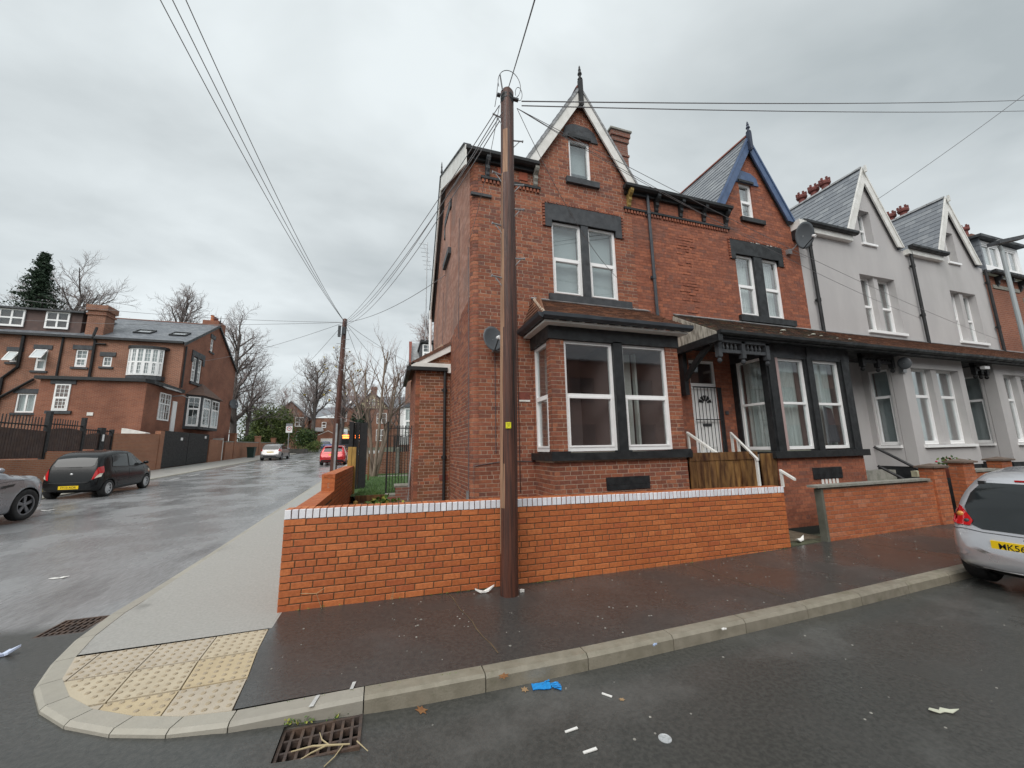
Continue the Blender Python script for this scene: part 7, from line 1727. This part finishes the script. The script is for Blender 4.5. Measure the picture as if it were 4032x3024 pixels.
def bush(label, c, rad, n_, s, mat, seed, nm='shrub', cat='shrub', lumps=9, stem=True, grp=None):
    rr = random.Random(seed); t = thing(nm, label, cat, (c[0], c[1], c[2]), group=grp)
    mb = MB(); L2 = []
    for i in range(lumps):
        th = rr.random()*6.28; q = rr.random()**.5*.62; zz_ = rr.uniform(.25, .82)
        L2.append((V(c[0]+rad[0]*q*math.cos(th), c[1]+rad[1]*q*math.sin(th), c[2]+rad[2]*zz_), rr.uniform(.28, .5)))
    for i in range(n_):
        o, q = L2[rr.randrange(lumps)]; d = V(rr.gauss(0, 1), rr.gauss(0, 1), rr.gauss(0, 1)); d /= np.linalg.norm(d); k = rr.random()**.35
        p = o+d*V(rad[0], rad[1], rad[2]*.75)*q*k
        if p[2] > c[2]-.1: leafq(mb, rr, p, s)
    mb.put('foliage', mat, t)
    if stem:
        mb = MB()
        for i in range(6): o = L2[i % lumps][0]; mb.tube([V(c[0]+rr.uniform(-.2, .2), c[1], c[2]-.2), (V(*c)+o)/2+V(rr.uniform(-.2, .2), 0, 0), o], [.06, .04, .015], 5)
        mb.put('stem', BARK, t)
    return t
tree('tall bare tree with dark forked trunk just beyond the left brick gable', (-17.9, 55, 1.6), 15.4, 5.2, 11, r0=.42, fork=.16, kids=(18, 7, 5, 4), levels=4, up_=.07, top_dir=(.03, 0, 1), tw=0.0136)
tree('slimmer second stem of bare tree leaning out beside the left gable', (-17.0, 56, 1.6), 10.5, 3.8, 12, r0=.22, fork=.25, kids=(11, 6, 5, 3), levels=4, up_=.10, top_dir=(.13, 0, 1), tw=0.0124)
tree('bare round crowned tree in the middle distance above the speed limit sign', (-12.7, 75, 2.5), 13.6, 5.4, 21, r0=.40, fork=.30, kids=(18, 7, 5, 4), levels=4, up_=.12, tw=0.0161, leaves=(LEAFY, 40, .3))
tree('bare tree directly behind the distant telegraph pole', (-6.6, 62, 2), 12.6, 4.2, 22, r0=.30, fork=.25, kids=(15, 6, 5, 4), levels=4, up_=.12, tw=0.0136, leaves=(LEAFY, 60, .28))
tree('large bare tree behind the dark conifer on the far left', (-44.0, 66, 3), 21.5, 6.6, 31, r0=.5, fork=.40, kids=(18, 7, 5, 4), levels=4, up_=.08, tw=0.0161)
tree('bare crown showing to the right of the dark conifer', (-38.5, 64, 3), 19.5, 5.2, 35, r0=.4, fork=.5, kids=(13, 7, 5, 4), levels=4, up_=.08, tw=0.0149)
tree('small bare tree crown above the middle of the long slate roof', (-28.9, 60, 3), 19.3, 4.3, 32, r0=.4, fork=.62, kids=(14, 7, 5, 4), levels=4, up_=.10, tw=0.0136)
tree('bare reddish many stemmed tree growing on the small side lawn', (-.52, 17.8, .62), 5.6, 1.9, 41, stems=5, r0=.08, fork=.30, kids=(7, 5, 3), levels=3, up_=.06, twig=TWIGR, bark=BARKP, ang=(.3, .7), tw=0.0037)
tree('bare tree rising behind the extension roof of the corner house', (3.9, 46, 1.5), 14, 4.2, 42, r0=.3, fork=.35, kids=(15, 7, 5, 4), levels=4, up_=.10, twig=TWIGR, tw=0.0124)
GRPT = 'bare trees massed behind the junction'
for i, (x, y, H_, s_) in enumerate(((-24, 82, 10.5, 4.4), (-19.5, 88, 10, 4.2), (-15.8, 84, 10.5, 4.4), (-9.5, 88, 12, 4.2), (-27, 78, 9.0, 4.2), (-3.2, 84, 13, 4.5), (1.5, 70, 12, 4))):
    tree('bare twiggy tree in the mass of trees behind the junction', (x, y, 2.6), H_, s_, 60+i, r0=.2, fork=.2, kids=(11, 6, 5, 3), levels=4, up_=.12, twig=TWIGR if i % 2 else TWIG, tw=0.0174, grp=GRPT)
# conifer
cf = thing('conifer', 'dark green pointed conifer above the left roof', 'tree', (-41.6, 60, 2.5))
mb = MB(); mb.tube([(-41.6, 60, 2.5), (-41.5, 60, 26.8)], [.45, .04], 8); mb.put('trunk', BARK, cf)
mb = MB(); rr = random.Random(77)
for i in range(420):
    z = 12+14.9*(i/420)**.9; q = (26.9-z)/14.9; r = (4.4*q**.85+.12)*rr.uniform(.35, 1.2); a = rr.random()*6.283
    tip = V(-41.55+r*math.cos(a), 60+r*math.sin(a), z-.10*r+rr.uniform(-.3, .3)); root = V(-41.55, 60, z+.12*r)
    for k in range(46):
        t_ = rr.random()**.7; p = root+(tip-root)*t_+V(rr.gauss(0, .16), rr.gauss(0, .16), rr.gauss(-.12, .12)); leafq(mb, rr, p, .15*(1.1-.3*t_))
mb.put('crown', LEAFD, cf)
# shrubs and hedges
bush('tall olive green leafy thicket behind the left boundary wall', (-16.6, 63, 1.8), (4.6, 3, 6.3), 7500, .17, LEAFG, 5, lumps=16)
bush('bright green rounded bush beside the speed limit sign', (-11.3, 60.5, 1.6), (2.0, 1.8, 3.6), 4200, .12, LEAFB, 6, lumps=10)
bush('yellowing olive shrub in front of the left middle gabled house', (-19.5, 76, 2.2), (4.5, 3, 7.5), 4200, .22, LEAFG, 8, lumps=14)
bush('low clipped dark hedge behind the far boundary wall piers', (-15.4, 52, 1.2), (.7, 6.5, 2.9), 3800, .10, LEAFB, 9, nm='hedge', cat='hedge', lumps=14)
bush('small dark evergreen bush in front of the timbered gable', (-4.2, 60, 2.0), (1.6, 1.5, 6.6), 2200, .15, LEAFD, 10, lumps=8)
bush('dark green climber topping the black gate leaf', (-.85, 13.1, 2.45), (.28, .2, .32), 260, .035, LEAFD, 13, lumps=4, stem=False, nm='climber')
bush('mossy mound of ground cover left of the drive mouth', (-9.9, 58.5, 1.5), (1.9, 3.0, 1.7), 1600, .10, LEAFG, 14, lumps=8, stem=False)
# drive and verge
put('drive', [(-9.0, 56, groad(-7, 56)+.02), (-3.0, 56, groad(-7, 56)+.02), (-7.6, 92, 2.9), (-12.2, 92, 2.9), (-11.4, 74, 2.2), (-10.2, 64, 1.95)], [(0, 1, 2, 3, 4, 5)], ROADS, None, kind='structure')
vg = thing('low_stone_wall', 'low dark stone wall at the foot of the bright green bush', 'wall', (-11, 56, 1.5))
mb = MB(); mb.box((-12.4, 56, 1.2), (-9.9, 56.4, 2.2)); mb.put('wall', pmat('dark_stone', (.09, .085, .075), (.05, .05, .045), 3, (.8, .9), .5, 10), vg)
# speed limit sign
ss_ = thing('road_sign', 'rectangular 30 limit sign with red ring on a grey pole by the green bush', 'road sign', (-11.75, 54.5, 1.5))
mb = MB(); mb.tube([(-11.85, 54.55, 1.5), (-11.85, 54.55, 5.3)], .055, 8); mb.put('pole', GALV, ss_)
fS = F((-11.85, 54.48, 0), (1, 0, 0)); mb = MB(); fbox(mb, fS, -.36, .36, 4.22, 5.02, -.02, 0); pl_ = mb.put('plate', WHITE, ss_)
mb = MB(); fbox(mb, fS, -.36, .36, 5.02, 5.36, -.02, .0); mb.put('grey_panel', pmat('grey_sign_back', (.22, .23, .25), None, 1, (.6, .6)), ss_)
mb = MB(); K = 28
for i in range(K):
    a, b = 2*math.pi*i/K, 2*math.pi*(i+1)/K; mb.add([fS.p(.20*math.cos(a), 4.72+.20*math.sin(a), .003), fS.p(.27*math.cos(a), 4.72+.27*math.sin(a), .003), fS.p(.27*math.cos(b), 4.72+.27*math.sin(b), .003), fS.p(.20*math.cos(b), 4.72+.20*math.sin(b), .003)], [(0, 1, 2, 3)])
mb.put('red_ring', pmat('sign_red', (.45, .02, .03), None, 1, (.5, .5)), pl_); text_mesh(pl_, '30', fS, 0, 4.72, .26, BLACKTXT, .004)
bn = thing('wheelie_bin', 'dark green wheelie bin on the pavement behind the silver hatchback', 'bin', (-13.4, 46, 1.3))
mb = MB(); z_ = g(46); mb.hexa([(-13.6, 46, z_), (-13.1, 46, z_), (-13.1, 46.5, z_), (-13.6, 46.5, z_), (-13.68, 45.9, z_+1.0), (-13.02, 45.9, z_+1.0), (-13.02, 46.6, z_+1.0), (-13.68, 46.6, z_+1.0)]); mb.put('body', pmat('dark_green_plastic', (.01, .035, .03), None, 1, (.5, .5)), bn)
mb = MB(); mb.prism([(-13.7, 45.85, z_+1.0), (-13.0, 45.85, z_+1.0), (-13.0, 46.65, z_+1.0), (-13.7, 46.65, z_+1.0)], (0, 0, .08)); mb.put('lid', pmat('green_lid', (.012, .045, .035), None, 1, (.5, .5)), bn)
# ------------------------------------------------------------------ far houses
CREAM = pmat('cream_render', (.62, .56, .36), (.54, .48, .32), 1, (.9, .9))
TIMB = pmat('dark_timber', (.03, .022, .02), None, 1, (.7, .7))
th_ = thing('timbered_house', 'brick house with a black and cream timbered gable up the side road', 'house', (-3.6, 95, 3))
fT = F((0, 95, 0), (1, 0, 0))
mb = MB(); slab(mb, fT, [(-10.3, 2), (4, 2), (4, 11.75), (-10.3, 11.75)], [(-9.95, 8.5, -9.1, 10.6), (-10.05, 4.4, -8.8, 6.9)], 0, -.3); mb.put('wall', FARBR, th_)
fT2 = F((0, 93.2, 0), (1, 0, 0))
mb = MB(); slab(mb, fT2, [(-7.4, 2), (-.2, 2), (-.2, 11.4), (-7.4, 11.4)], [], 0, -1.8); mb.put('gable_wall', FARBR, th_)
mb = MB(); slab(mb, fT2, [(-7.6, 11.4), (0, 11.4), (-3.7, 15.2)], [], .02, -1.8); mb.put('gable', CREAM, th_)
for (u0, u1) in ((-6.9, -6.75), (-6.1, -5.95), (-5.3, -5.15), (-4.5, -4.35), (-3.0, -2.85), (-2.2, -2.05), (-1.4, -1.25), (-.75, -.6)):
    mb = MB(); hgt = 11.55+max(0, 3.5-abs((u0+u1)/2+3.7)*.98); fbox(mb, fT2, u0, u1, 11.45, hgt, .03, .08); mb.put('timber', TIMB, th_)
for z in (11.4, 12.9): mb = MB(); q = 3.8*(1-(z-11.4)/3.8); fbox(mb, fT2, -3.75-q, -3.75+q, z-.08, z+.08, .08, .11); mb.put('timber', TIMB, th_)
barge(th_, -3.7, 15.6, -8.0, .5, 11.3, .5, 92.9, TIMB)
window(th_, fT2, -4.3, 12.0, -3.1, 13.6, rec=-.1, style='four', t=.12, room=0)
for a in (-6.9, -2.6): window(th_, fT2, a, 8.0, a+2.2, 10.4, rec=-.1, style='four', t=.12, room=0); window(th_, fT2, a, 4.0, a+2.2, 6.6, rec=-.1, style='four', t=.12, room=0)
window(th_, fT, -9.95, 8.5, -9.1, 10.6, rec=-.02, t=.1, room=0)
mb = MB(); fbox(mb, fT, -9.9, -9.0, 4.4, 6.2, -.1, -.02); dd_ = mb.put('door', WHITE, th_)
mb = MB(); K = 10
for i in range(K): a, b = math.pi*i/K, math.pi*(i+1)/K; mb.prism([fT.p(-9.4+.8*math.cos(a), 6.2+.8*math.sin(a), .0), fT.p(-9.4+1.15*math.cos(a), 6.2+1.15*math.sin(a), .0), fT.p(-9.4+1.15*math.cos(b), 6.2+1.15*math.sin(b), .0), fT.p(-9.4+.8*math.cos(b), 6.2+.8*math.sin(b), .0)], (0, -.1, 0))
mb.put('stone_arch', pmat('cream_stone', (.52, .47, .34), None, 1, (.9, .9)), th_)
mb = MB(); mb.prism([(-10.6, 94.6, 11.7), (4.2, 94.6, 11.7), (4.2, 99, 15.0), (-10.6, 99, 15.0)], (0, 0, -.1)); mb.put('roof', SLATE, th_)
for x in (-8.9, -7.9): mb = MB(); mb.prism([(x, 96, 12.85), (x+.7, 96, 12.85), (x+.7, 96.9, 13.5), (x, 96.9, 13.5)], (0, 0, .05)); mb.put('skylight', WHITE, th_)
mb = MB(); mb.prism([(-7.9, 93, 11.5), (-3.7, 93, 15.5), (-3.7, 99, 15.5), (-7.9, 99, 11.5)], (0, 0, -.1)); mb.prism([(.4, 93, 11.5), (-3.7, 93, 15.5), (-3.7, 99, 15.5), (.4, 99, 11.5)][::-1], (0, 0, -.1)); mb.put('gable_roof', SLATE, th_)
mb = MB(); mb.box((-4.2, 96.5, 14), (-2.9, 97.6, 17.0)); mb.box((-4.3, 96.4, 16.6), (-2.8, 97.7, 16.8)); mb.put('chimney', FARBR, th_)
mh = thing('brick_gable_house', 'plain brick gabled house among the trees left of the drive', 'house', (-20.5, 92, 3))
fM = F((0, 92, 0), (1, 0, 0))
mb = MB(); slab(mb, fM, [(-23.5, 2), (-16.6, 2), (-16.6, 9.3), (-20.0, 12.4), (-23.5, 9.3)], [], 0, -6); mb.put('wall', FARBR, mh)
mb = MB(); mb.prism([(-23.9, 91.7, 9.1), (-20.0, 91.7, 12.7), (-20, 98, 12.7), (-23.9, 98, 9.1)], (0, 0, -.12)); mb.prism([(-16.2, 91.7, 9.1), (-20.0, 91.7, 12.7), (-20, 98, 12.7), (-16.2, 98, 9.1)][::-1], (0, 0, -.12)); mb.put('roof', SLATE, mh)
for a, z in ((-19.0, 7.2), (-21.8, 7.2), (-18.6, 4.2)): window(mh, fM, a, z, a+1.7, z+2.0, rec=-.1, style='four', t=.14, room=0)
lh_ = thing('terrace_behind', 'low brick range with slate roof between the gabled house and the garage', 'house', (-13.8, 93, 3))
fR_ = F((0, 93.5, 0), (1, 0, 0)); mb = MB(); slab(mb, fR_, [(-16.4, 2), (-10.6, 2), (-10.6, 9.2), (-16.4, 9.2)], [], 0, -4); mb.put('wall', FARBR, lh_)
mb = MB(); mb.prism([(-16.5, 93.2, 9.1), (-10.5, 93.2, 10.4), (-10.5, 97.5, 12.4), (-16.5, 97.5, 11.6)], (0, 0, -.1)); mb.put('roof', SLATE, lh_)
window(lh_, fR_, -14.0, 7.0, -13.1, 8.3, rec=-.1, t=.12, room=0); mb = MB(); mb.prism([(-15.8, 92.9, 6.5), (-13.5, 92.9, 6.5), (-13.8, 93.4, 7.1), (-15.3, 93.4, 7.1)], (0, -.1, -.3)); mb.put('porch_roof', LEAD, lh_)
ga = thing('garage', 'small brick garage with white trimmed gable and pale door behind the blue car', 'garage', (-12.9, 88, 3))
fA = F((0, 88, 0), (1, 0, 0)); mb = MB(); slab(mb, fA, [(-14.2, 2), (-9.9, 2), (-9.9, 5.0), (-11.9, 6.0), (-14.2, 4.9)], [], 0, -3); mb.put('wall', FARBR2, ga)
mb = MB(); fbox(mb, fA, -13.2, -10.6, 2.6, 4.5, 0, .05); mb.put('garage_door', WPAINT, ga); barge(ga, -11.9, 6.15, -14.4, -9.7, 4.95, .2, 87.85, WPAINT)
for (k, nm2) in ((0, 'a'),): pass
# house behind the extension
wh = thing('side_street_house', 'brick house with a white bay and a slate dormer, just left of the extension', 'house', (2.2, 33, 1))
mb = MB(); mb.box((1.62, 33, .5), (9, 42, 8.9)); mb.put('wall', FARBR, wh)
mb = MB(); mb.prism([(1.45, 32.7, 8.8), (1.45, 32.7, 8.85), (9, 32.7, 8.85), (9, 37.5, 12.1), (1.7, 37.5, 12.1)], (0, 0, .05)); mb.put('roof', LEAD, wh)
mb = MB(); mb.prism([(1.5, 32.4, 8.85), (1.62, 32.4, 8.85), (1.90, 36.5, 11.9), (1.62, 36.5, 11.9)], (0, 0, .12)); mb.put('barge_board', TERRA, wh)
mb = MB(); mb.box((2.45, 32.3, 9.2), (4.2, 36, 10.75)); mb.put('dormer', GREYST, wh); mb = MB(); mb.box((2.35, 32.0, 10.75), (4.4, 36, 10.98)); mb.put('dormer_roof', BLACK, wh)
window(wh, F((0, 32.28, 0), (1, 0, 0)), 2.55, 9.3, 3.35, 10.65, rec=-.1, style='tb', grid=(2, 2), t=.1, room=0)
mb = MB(); mb.prism([(.92, 33, 2.2), (1.15, 32, 2.2), (2.3, 32, 2.2), (2.3, 33, 2.2)], (0, 0, 3.05)); mb.put('bay', WHITE, wh)
mb = MB(); q = [(.75, 33.1, 5.2), (1.0, 31.8, 5.2), (2.5, 31.8, 5.2), (2.5, 33.1, 5.2), (2.2, 33.1, 6.05)]; mb.add(q, [(0, 1, 4), (1, 2, 4), (2, 3, 4), (3, 2, 1, 0)]); mb.put('bay_roof', GREYST, wh)
window(wh, F((0, 31.98, 0), (1, 0, 0)), 1.25, 3.2, 1.85, 5.1, rec=-.06, t=.08, room=0, grid=(2, 1))
# street lamp on the right
sl = thing('street_lamp', 'grey street lamp column at the far right in front of the dormer house', 'street lamp', (13.3, 4.25, 0))
mb = MB(); mb.tube([(13.28, 4.25, -.05), (13.28, 4.25, 6.0), (13.22, 4.25, 6.12)], [.055, .038, .035], 10); mb.put('column', pmat('pale_grey_paint', (.36, .40, .41), None, 1, (.5, .5)), sl)
mb = MB(); mb.hexa([(13.05, 4.17, 6.12), (14.5, 4.17, 6.52), (14.5, 4.37, 6.52), (13.05, 4.37, 6.12), (13.05, 4.17, 6.20), (14.5, 4.17, 6.60), (14.5, 4.37, 6.60), (13.05, 4.37, 6.20)]); mb.put('lantern', GREYST, sl)
mb = MB(); mb.lathe((13.3, 4.27, 6.2), (0, 0, 1), [(.04, 0), (.04, .05), (.03, .09)], 10); mb.put('photocell', LEAD, sl)
# ------------------------------------------------------------------ litter and small things
def lz(x, y): return groad(x, y) if (y < 3.2 or x < -2.9) else gp(x, y)
BLUEG = pmat('blue_glove_rubber', (.02, .30, .72), (.015, .24, .62), 30, (.4, .5))
PAPER = pmat('white_paper', (.78, .77, .74), None, 1, (.8, .8))
LEAFR = pmat('fallen_brown_leaf', (.20, .085, .035), (.26, .13, .05), 40, (.5, .7))
def flat(nm, label, cat, pts, x, y, rot, mat, th=.003, curl=.0, z=None):
    z = lz(x, y)+.004 if z is None else z; c, s = math.cos(rot), math.sin(rot); n_ = len(pts)
    P = [(x+c*a-s*b, y+s*a+c*b, z+curl*(a*a+b*b)*40) for a, b in pts]
    mb = MB(); mb.prism(P, (0, 0, th)); return mb.put(nm, mat, None, label=label, cat=cat)
# glove with five fingers lying palm down
gl = thing('glove', 'crumpled bright blue disposable glove in the gutter', 'glove', (1.28, 3.17, lz(1.28, 3.0)))
mb = MB(); rr = random.Random(1); z_ = lz(1.28, 3.0)+.006
def crumple(nx, ny, w_, l_, ox, oy, rot):
    vs = []; fs = []
    for i in range(nx+1):
        for j in range(ny+1):
            a, b = (i/nx-.5)*l_, (j/ny-.5)*w_*(1-.15*math.sin(i)); c, s = math.cos(rot), math.sin(rot)
            vs.append((ox+c*a-s*b, oy+s*a+c*b, z_+.004+.016*abs(noise.noise(Vector((i*.9+ox, j*1.3, rot))))))
    for i in range(nx):
        for j in range(ny): q = i*(ny+1)+j; fs.append((q, q+1, q+ny+2, q+ny+1))
    k = len(vs); vs2 = vs+[(x, y, z-.004) for x, y, z in vs]; fs2 = fs[:]
    for f_ in fs: fs2.append(tuple(i+k for i in f_[::-1]))
    mb.add(vs2, fs2)
crumple(7, 4, .085, .15, 1.24, 3.19, -.20)
for k, (a, l_) in enumerate(((-.55, .06), (-.30, .075), (-.15, .08), (.02, .07), (.5, .05))):
    crumple(3, 2, .018, l_, 1.315+.028*math.cos(a)+(.01 if k < 4 else -.03), 3.165+.030*(k-2)*.8+(.02 if k == 4 else 0), a-.15)
mb.put('rubber', BLUEG, gl)
stick = [(-.04, -.008), (.04, -.010), (.04, .008), (-.04, .007)]
flat('paper_stub', 'small white paper stub on the road right of the blue glove', 'litter', stick, 1.68, 2.93, -.9, PAPER, .006)
flat('paper_stub', 'upper of two parallel white paper stubs on the wet road', 'litter', [(a*1.2, b) for a, b in stick], 1.25, 2.68, .1, PAPER, .006)
flat('paper_stub', 'lower of two parallel white paper stubs, nearest the camera', 'litter', [(a*1.2, b*1.1) for a, b in stick], 1.28, 2.48, .05, PAPER, .006)
mb = MB(); mb.lathe((1.80, 2.42, lz(1.8, 2.4)+.002), (0, 0, 1), [(.042, 0), (.042, .004), (.036, .006), (.034, .003), (.001, .003)], 20); mb.put('cup_lid', pmat('clear_white_plastic', (.36, .38, .39), (.5, .52, .53), 60, (.25, .3)), None, label='round clear plastic lid flattened on the wet road', cat='litter')
lf = [(.05, 0), (.02, .012), (.03, .035), (.0, .025), (-.03, .03), (-.022, .006), (-.05, -.005), (-.02, -.015), (-.025, -.04), (.005, -.022), (.03, -.03), (.022, -.01)]
flat('fallen_leaf', 'dark reddish brown fallen leaf left of the blue glove', 'leaf', lf, .93, 3.20, .3, LEAFR, .002, .02)
flat('fallen_leaf', 'pale tan fallen leaf just left of the blue glove', 'leaf', [(a*.8, b*.8) for a, b in lf], 1.10, 3.195, 1.3, pmat('tan_leaf', (.34, .22, .12), None, 1, (.6, .6)), .002, .02)
flat('fallen_leaf', 'flat rusty brown leaf stuck in the gutter right of the drain', 'leaf', [(a*1.3, b*.9) for a, b in lf], .30, 3.19, 2.0, LEAFR, .002, .01)
flat('fallen_leaf', 'small tan leaf on the road right of the paper stub', 'leaf', [(a*.5, b*.5) for a, b in lf], 1.76, 2.85, 2.6, pmat('tan_leaf2', (.36, .24, .13), None, 1, (.6, .6)), .002, .02)
scr = [(-.09, .0), (-.05, .03), (.0, .015), (.03, .035), (.07, .0), (.11, -.02), (.05, -.03), (.02, -.005), (-.03, -.02), (-.06, -.01)]
flat('paper_scrap', 'torn pale paper scrap far out on the wet road at the right', 'litter', scr, 3.80, 1.98, -.3, pmat('pale_scrap', (.55, .56, .45), None, 1, (.7, .7)), .004, .05)
flat('paper_scrap', 'small white scrap in the gutter against the kerb at centre right', 'litter', [(a*.3, b*.5) for a, b in scr], 3.18, 3.24, .2, PAPER, .01)
flat('paper_scrap', 'pale blue scrap in the gutter right of the glove', 'litter', [(a*.3, b*.4) for a, b in scr], 2.36, 3.22, .5, pmat('pale_blue', (.4, .5, .7), None, 1, (.7, .7)), .01)
flat('paper_scrap', 'long torn white paper at the foot of the near pole', 'litter', [(a*1.2, b*.9) for a, b in scr], 1.20, 4.98, -.05, PAPER, .02, .1)
flat('paper_scrap', 'white scrap stuck against the base of the near pole on its right', 'litter', [(a*.3, b*.8) for a, b in scr], 1.66, 4.86, .3, PAPER, .03)
flat('crisp_packet', 'pale blue and white wrapper at the left edge of the side road', 'litter', [(a*1.1, b*1.6) for a, b in scr], -3.25, 5.03, .3, pmat('pale_wrapper', (.55, .62, .78), None, 1, (.3, .3)), .02, .1)
flat('paper_scrap', 'white scrap on the side road beyond the far drain', 'litter', [(a*1.1, b*1.4) for a, b in scr], -4.5, 7.7, .2, PAPER, .006, .03)
flat('paper_scrap', 'white scrap on the side road behind the black hatchback', 'litter', [(a*1.5, b*1.6) for a, b in scr], -9.2, 14.9, .2, PAPER, .01, .03)
flat('paper_scrap', 'pale litter in the gateway between the two front walls', 'litter', [(a*1.3, b*1.6) for a, b in scr], 7.05, 5.25, .4, PAPER, .02, .1, z=0.0)
# gum and specks pressed into the ground
mb = MB(); rr = random.Random(12)
def inpave(x, y): return 3.45+.022*max(0, x-.8) < y < 5.05
for i in range(230):
    if i % 3: x, y = rr.uniform(-.9, 9), rr.uniform(3.45, 5.05)
    else: x, y = rr.uniform(-2.5, 6.5), rr.uniform(1.2, 3.15)
    if y > 3.2 and not inpave(x, y): continue
    if y < 3.2 and x < -.6 and y > 2.9: continue
    if D1[0]-.05 < x < D1[2]+.05 and D1[1]-.05 < y < D1[3]+.05: continue
    s = rr.uniform(.003, .011)*(1.3 if rr.random() < .1 else 1); mb.lathe((x, y, lz(x, y)+.0005), (0, 0, 1), [(s, 0), (s*.8, .0025)], 7)
mb.put('gum_spots', pmat('old_gum', (.38, .36, .32), (.16, .155, .14), 3, (.8, .9)), None, kind='stuff', label='scattered pale gum spots and specks on the wet ground')
# twig over the drain
mb = MB(); z_ = lz(-.3, 2.9)+.006
mb.tube([(-.16, 2.92, z_+.012), (-.30, 2.945, z_+.02), (-.38, 2.975, z_+.015), (-.50, 2.985, z_+.005)], [.004, .006, .005, .003], 5); mb.tube([(-.30, 2.945, z_+.018), (-.38, 2.925, z_+.01), (-.44, 2.90, z_)], [.005, .004, .003], 5)
mb.tube([(-.28, 2.94, z_+.02), (-.33, 2.99, z_+.03), (-.35, 3.03, z_+.05)], [.004, .004, .002], 5); mb.tube([(-.20, 2.93, z_+.01), (-.24, 2.86, z_), (-.29, 2.80, z_)], [.004, .004, .003], 5); mb.tube([(-.12, 2.92, z_+.02), (-.05, 2.84, z_)], [.004, .002], 5)
mb.put('dry_twig', pmat('dry_straw_twig', (.44, .36, .21), None, 1, (.7, .7)), None, label='dry pale forked twig lying across the near drain grate', cat='twig')
# weeds along the kerb, wall foot and drain
WEED = leafmat('weed_leaves', (.10, .20, .04), (.16, .26, .05), (.30, .30, .06))
mb = MB(); rr = random.Random(15)
def weed(x, y, z, s, n_): 
    for i in range(n_): leafq(mb, rr, (x+rr.gauss(0, s), y+rr.gauss(0, s*.4), z+abs(rr.gauss(0, s*.6))), s*.55)
for x, y in ((-.52, 3.225), (-.44, 3.225), (-.28, 3.225), (-.56, 3.22)): weed(x, y, lz(x, 3.1)+.01, .022, 16)
for i in range(26):
    x = -.9+rr.random()**1.5*3.4; weed(x, 5.095, gp(x, 5)+.005, .012, 6)
for i in range(30): x = rr.uniform(2, 10.5); weed(x, 5.09 if x < 6.6 or x > 7.6 else 5.3, gp(x, 5)+.0, .012, 4)
for i in range(24): x = rr.uniform(-1.0, .8); weed(x, 3.36, gp(x, 3.4)+.002, .008, 3)
weed(2.86, 6.1, .85, .06, 30); weed(-.3, 9.9, .36, .15, 60); weed(.0, 10.5, .42, .15, 60)
mb.put('weeds', WEED, None, kind='stuff', label='small green weeds along the wall foot, kerb and drain')
# dry stalks leaning on the wall foot
mb = MB(); mb.tube([(-.64, 5.07, 0), (-.70, 5.05, .17), (-.86, 5.06, .19)], .003, 4); mb.tube([(-.70, 5.05, .17), (-.62, 5.05, .22)], .0025, 4); mb.tube([(.10, 5.07, 0), (.13, 5.06, .15), (.12, 5.06, 0)], .003, 4)
mb.put('dry_stalks', pmat('dry_stalk', (.42, .32, .18), None, 1, (.7, .7)), None, label='dry bent stalks leaning on the foot of the orange wall', cat='plant')
# grass on the small lawn and flower pots
mb = MB(); rr = random.Random(21)
for i in range(5200):
    x, y = rr.uniform(-.75, .62), 11.0+rr.random()**1.6*8; z = .58+.012*(y-11); hh_ = rr.uniform(.02, .055); a = rr.random()*3.14; c, s = .005*math.cos(a), .005*math.sin(a)
    mb.add([(x-c, y-s, z-.02), (x+c, y+s, z-.02), (x+rr.gauss(0, .015), y, z+.03+hh_)], [(0, 1, 2)])
mb.put('grass', pmat('grass_blades', (.06, .13, .03), None, 1, (.6, .6), island=.3, hue=[(0, (.055, .12, .028)), (.5, (.08, .155, .035))]), None, kind='stuff', label='wet green grass on the small side lawn')
fw_ = thing('potted_plant', 'red flowered potted plant behind the far garden wall', 'plant', (12.95, 5.7, 1.0))
mb = MB(); mb.lathe((12.95, 5.7, .85), (0, 0, 1), [(.12, 0), (.16, .22)], 10); mb.put('pot', TERRA, fw_)
mb = MB(); rr = random.Random(3); [leafq(mb, rr, (12.95+rr.gauss(0, .14), 5.7+rr.gauss(0, .1), 1.15+abs(rr.gauss(0, .08))), .04) for i in range(120)]; mb.put('leaves', LEAFB, fw_)
mb = MB(); [mb.ball((12.95+rr.gauss(0, .14), 5.65+rr.gauss(0, .1), 1.2+abs(rr.gauss(0, .07))), .022, 6, 4) for i in range(9)]; mb.put('flowers', pmat('pink_flowers', (.6, .03, .08), None, 1, (.6, .6)), fw_)
# ------------------------------------------------------------------ the terrace across the street, mirrored in the windows
op = thing('opposite_terrace', 'brick terrace across the street, seen only mirrored in windows', 'house', (8, -11, 0))
fO = F((0, -11, 0), (-1, 0, 0))
hO = [(-x-1.9, z, -x, z+1.8) for x in range(-8, 44, 5) for z in (1.5, 4.8)]
mb = MB(); slab(mb, fO, [(-48, -.5), (12, -.5), (12, 8), (-48, 8)], hO, 0, -.3); mb.put('wall', SIDEBR, op)
mb = MB(); mb.prism([(-12, -10.8, 7.9), (48, -10.8, 7.9), (48, -15, 10.4), (-12, -15, 10.4)], (0, 0, -.1)); mb.put('roof', SLATE, op)
mb = MB()
for (a, b, c, d) in hO: fbox(mb, fO, a, c, b, d, -.25, -.2)
mb.put('dark_windows', CARGL, op)
mb = MB(); mb.box((-12, -7.2, -.2), (48, -7, 1.0)); mb.put('front_wall', FARBR3, op)
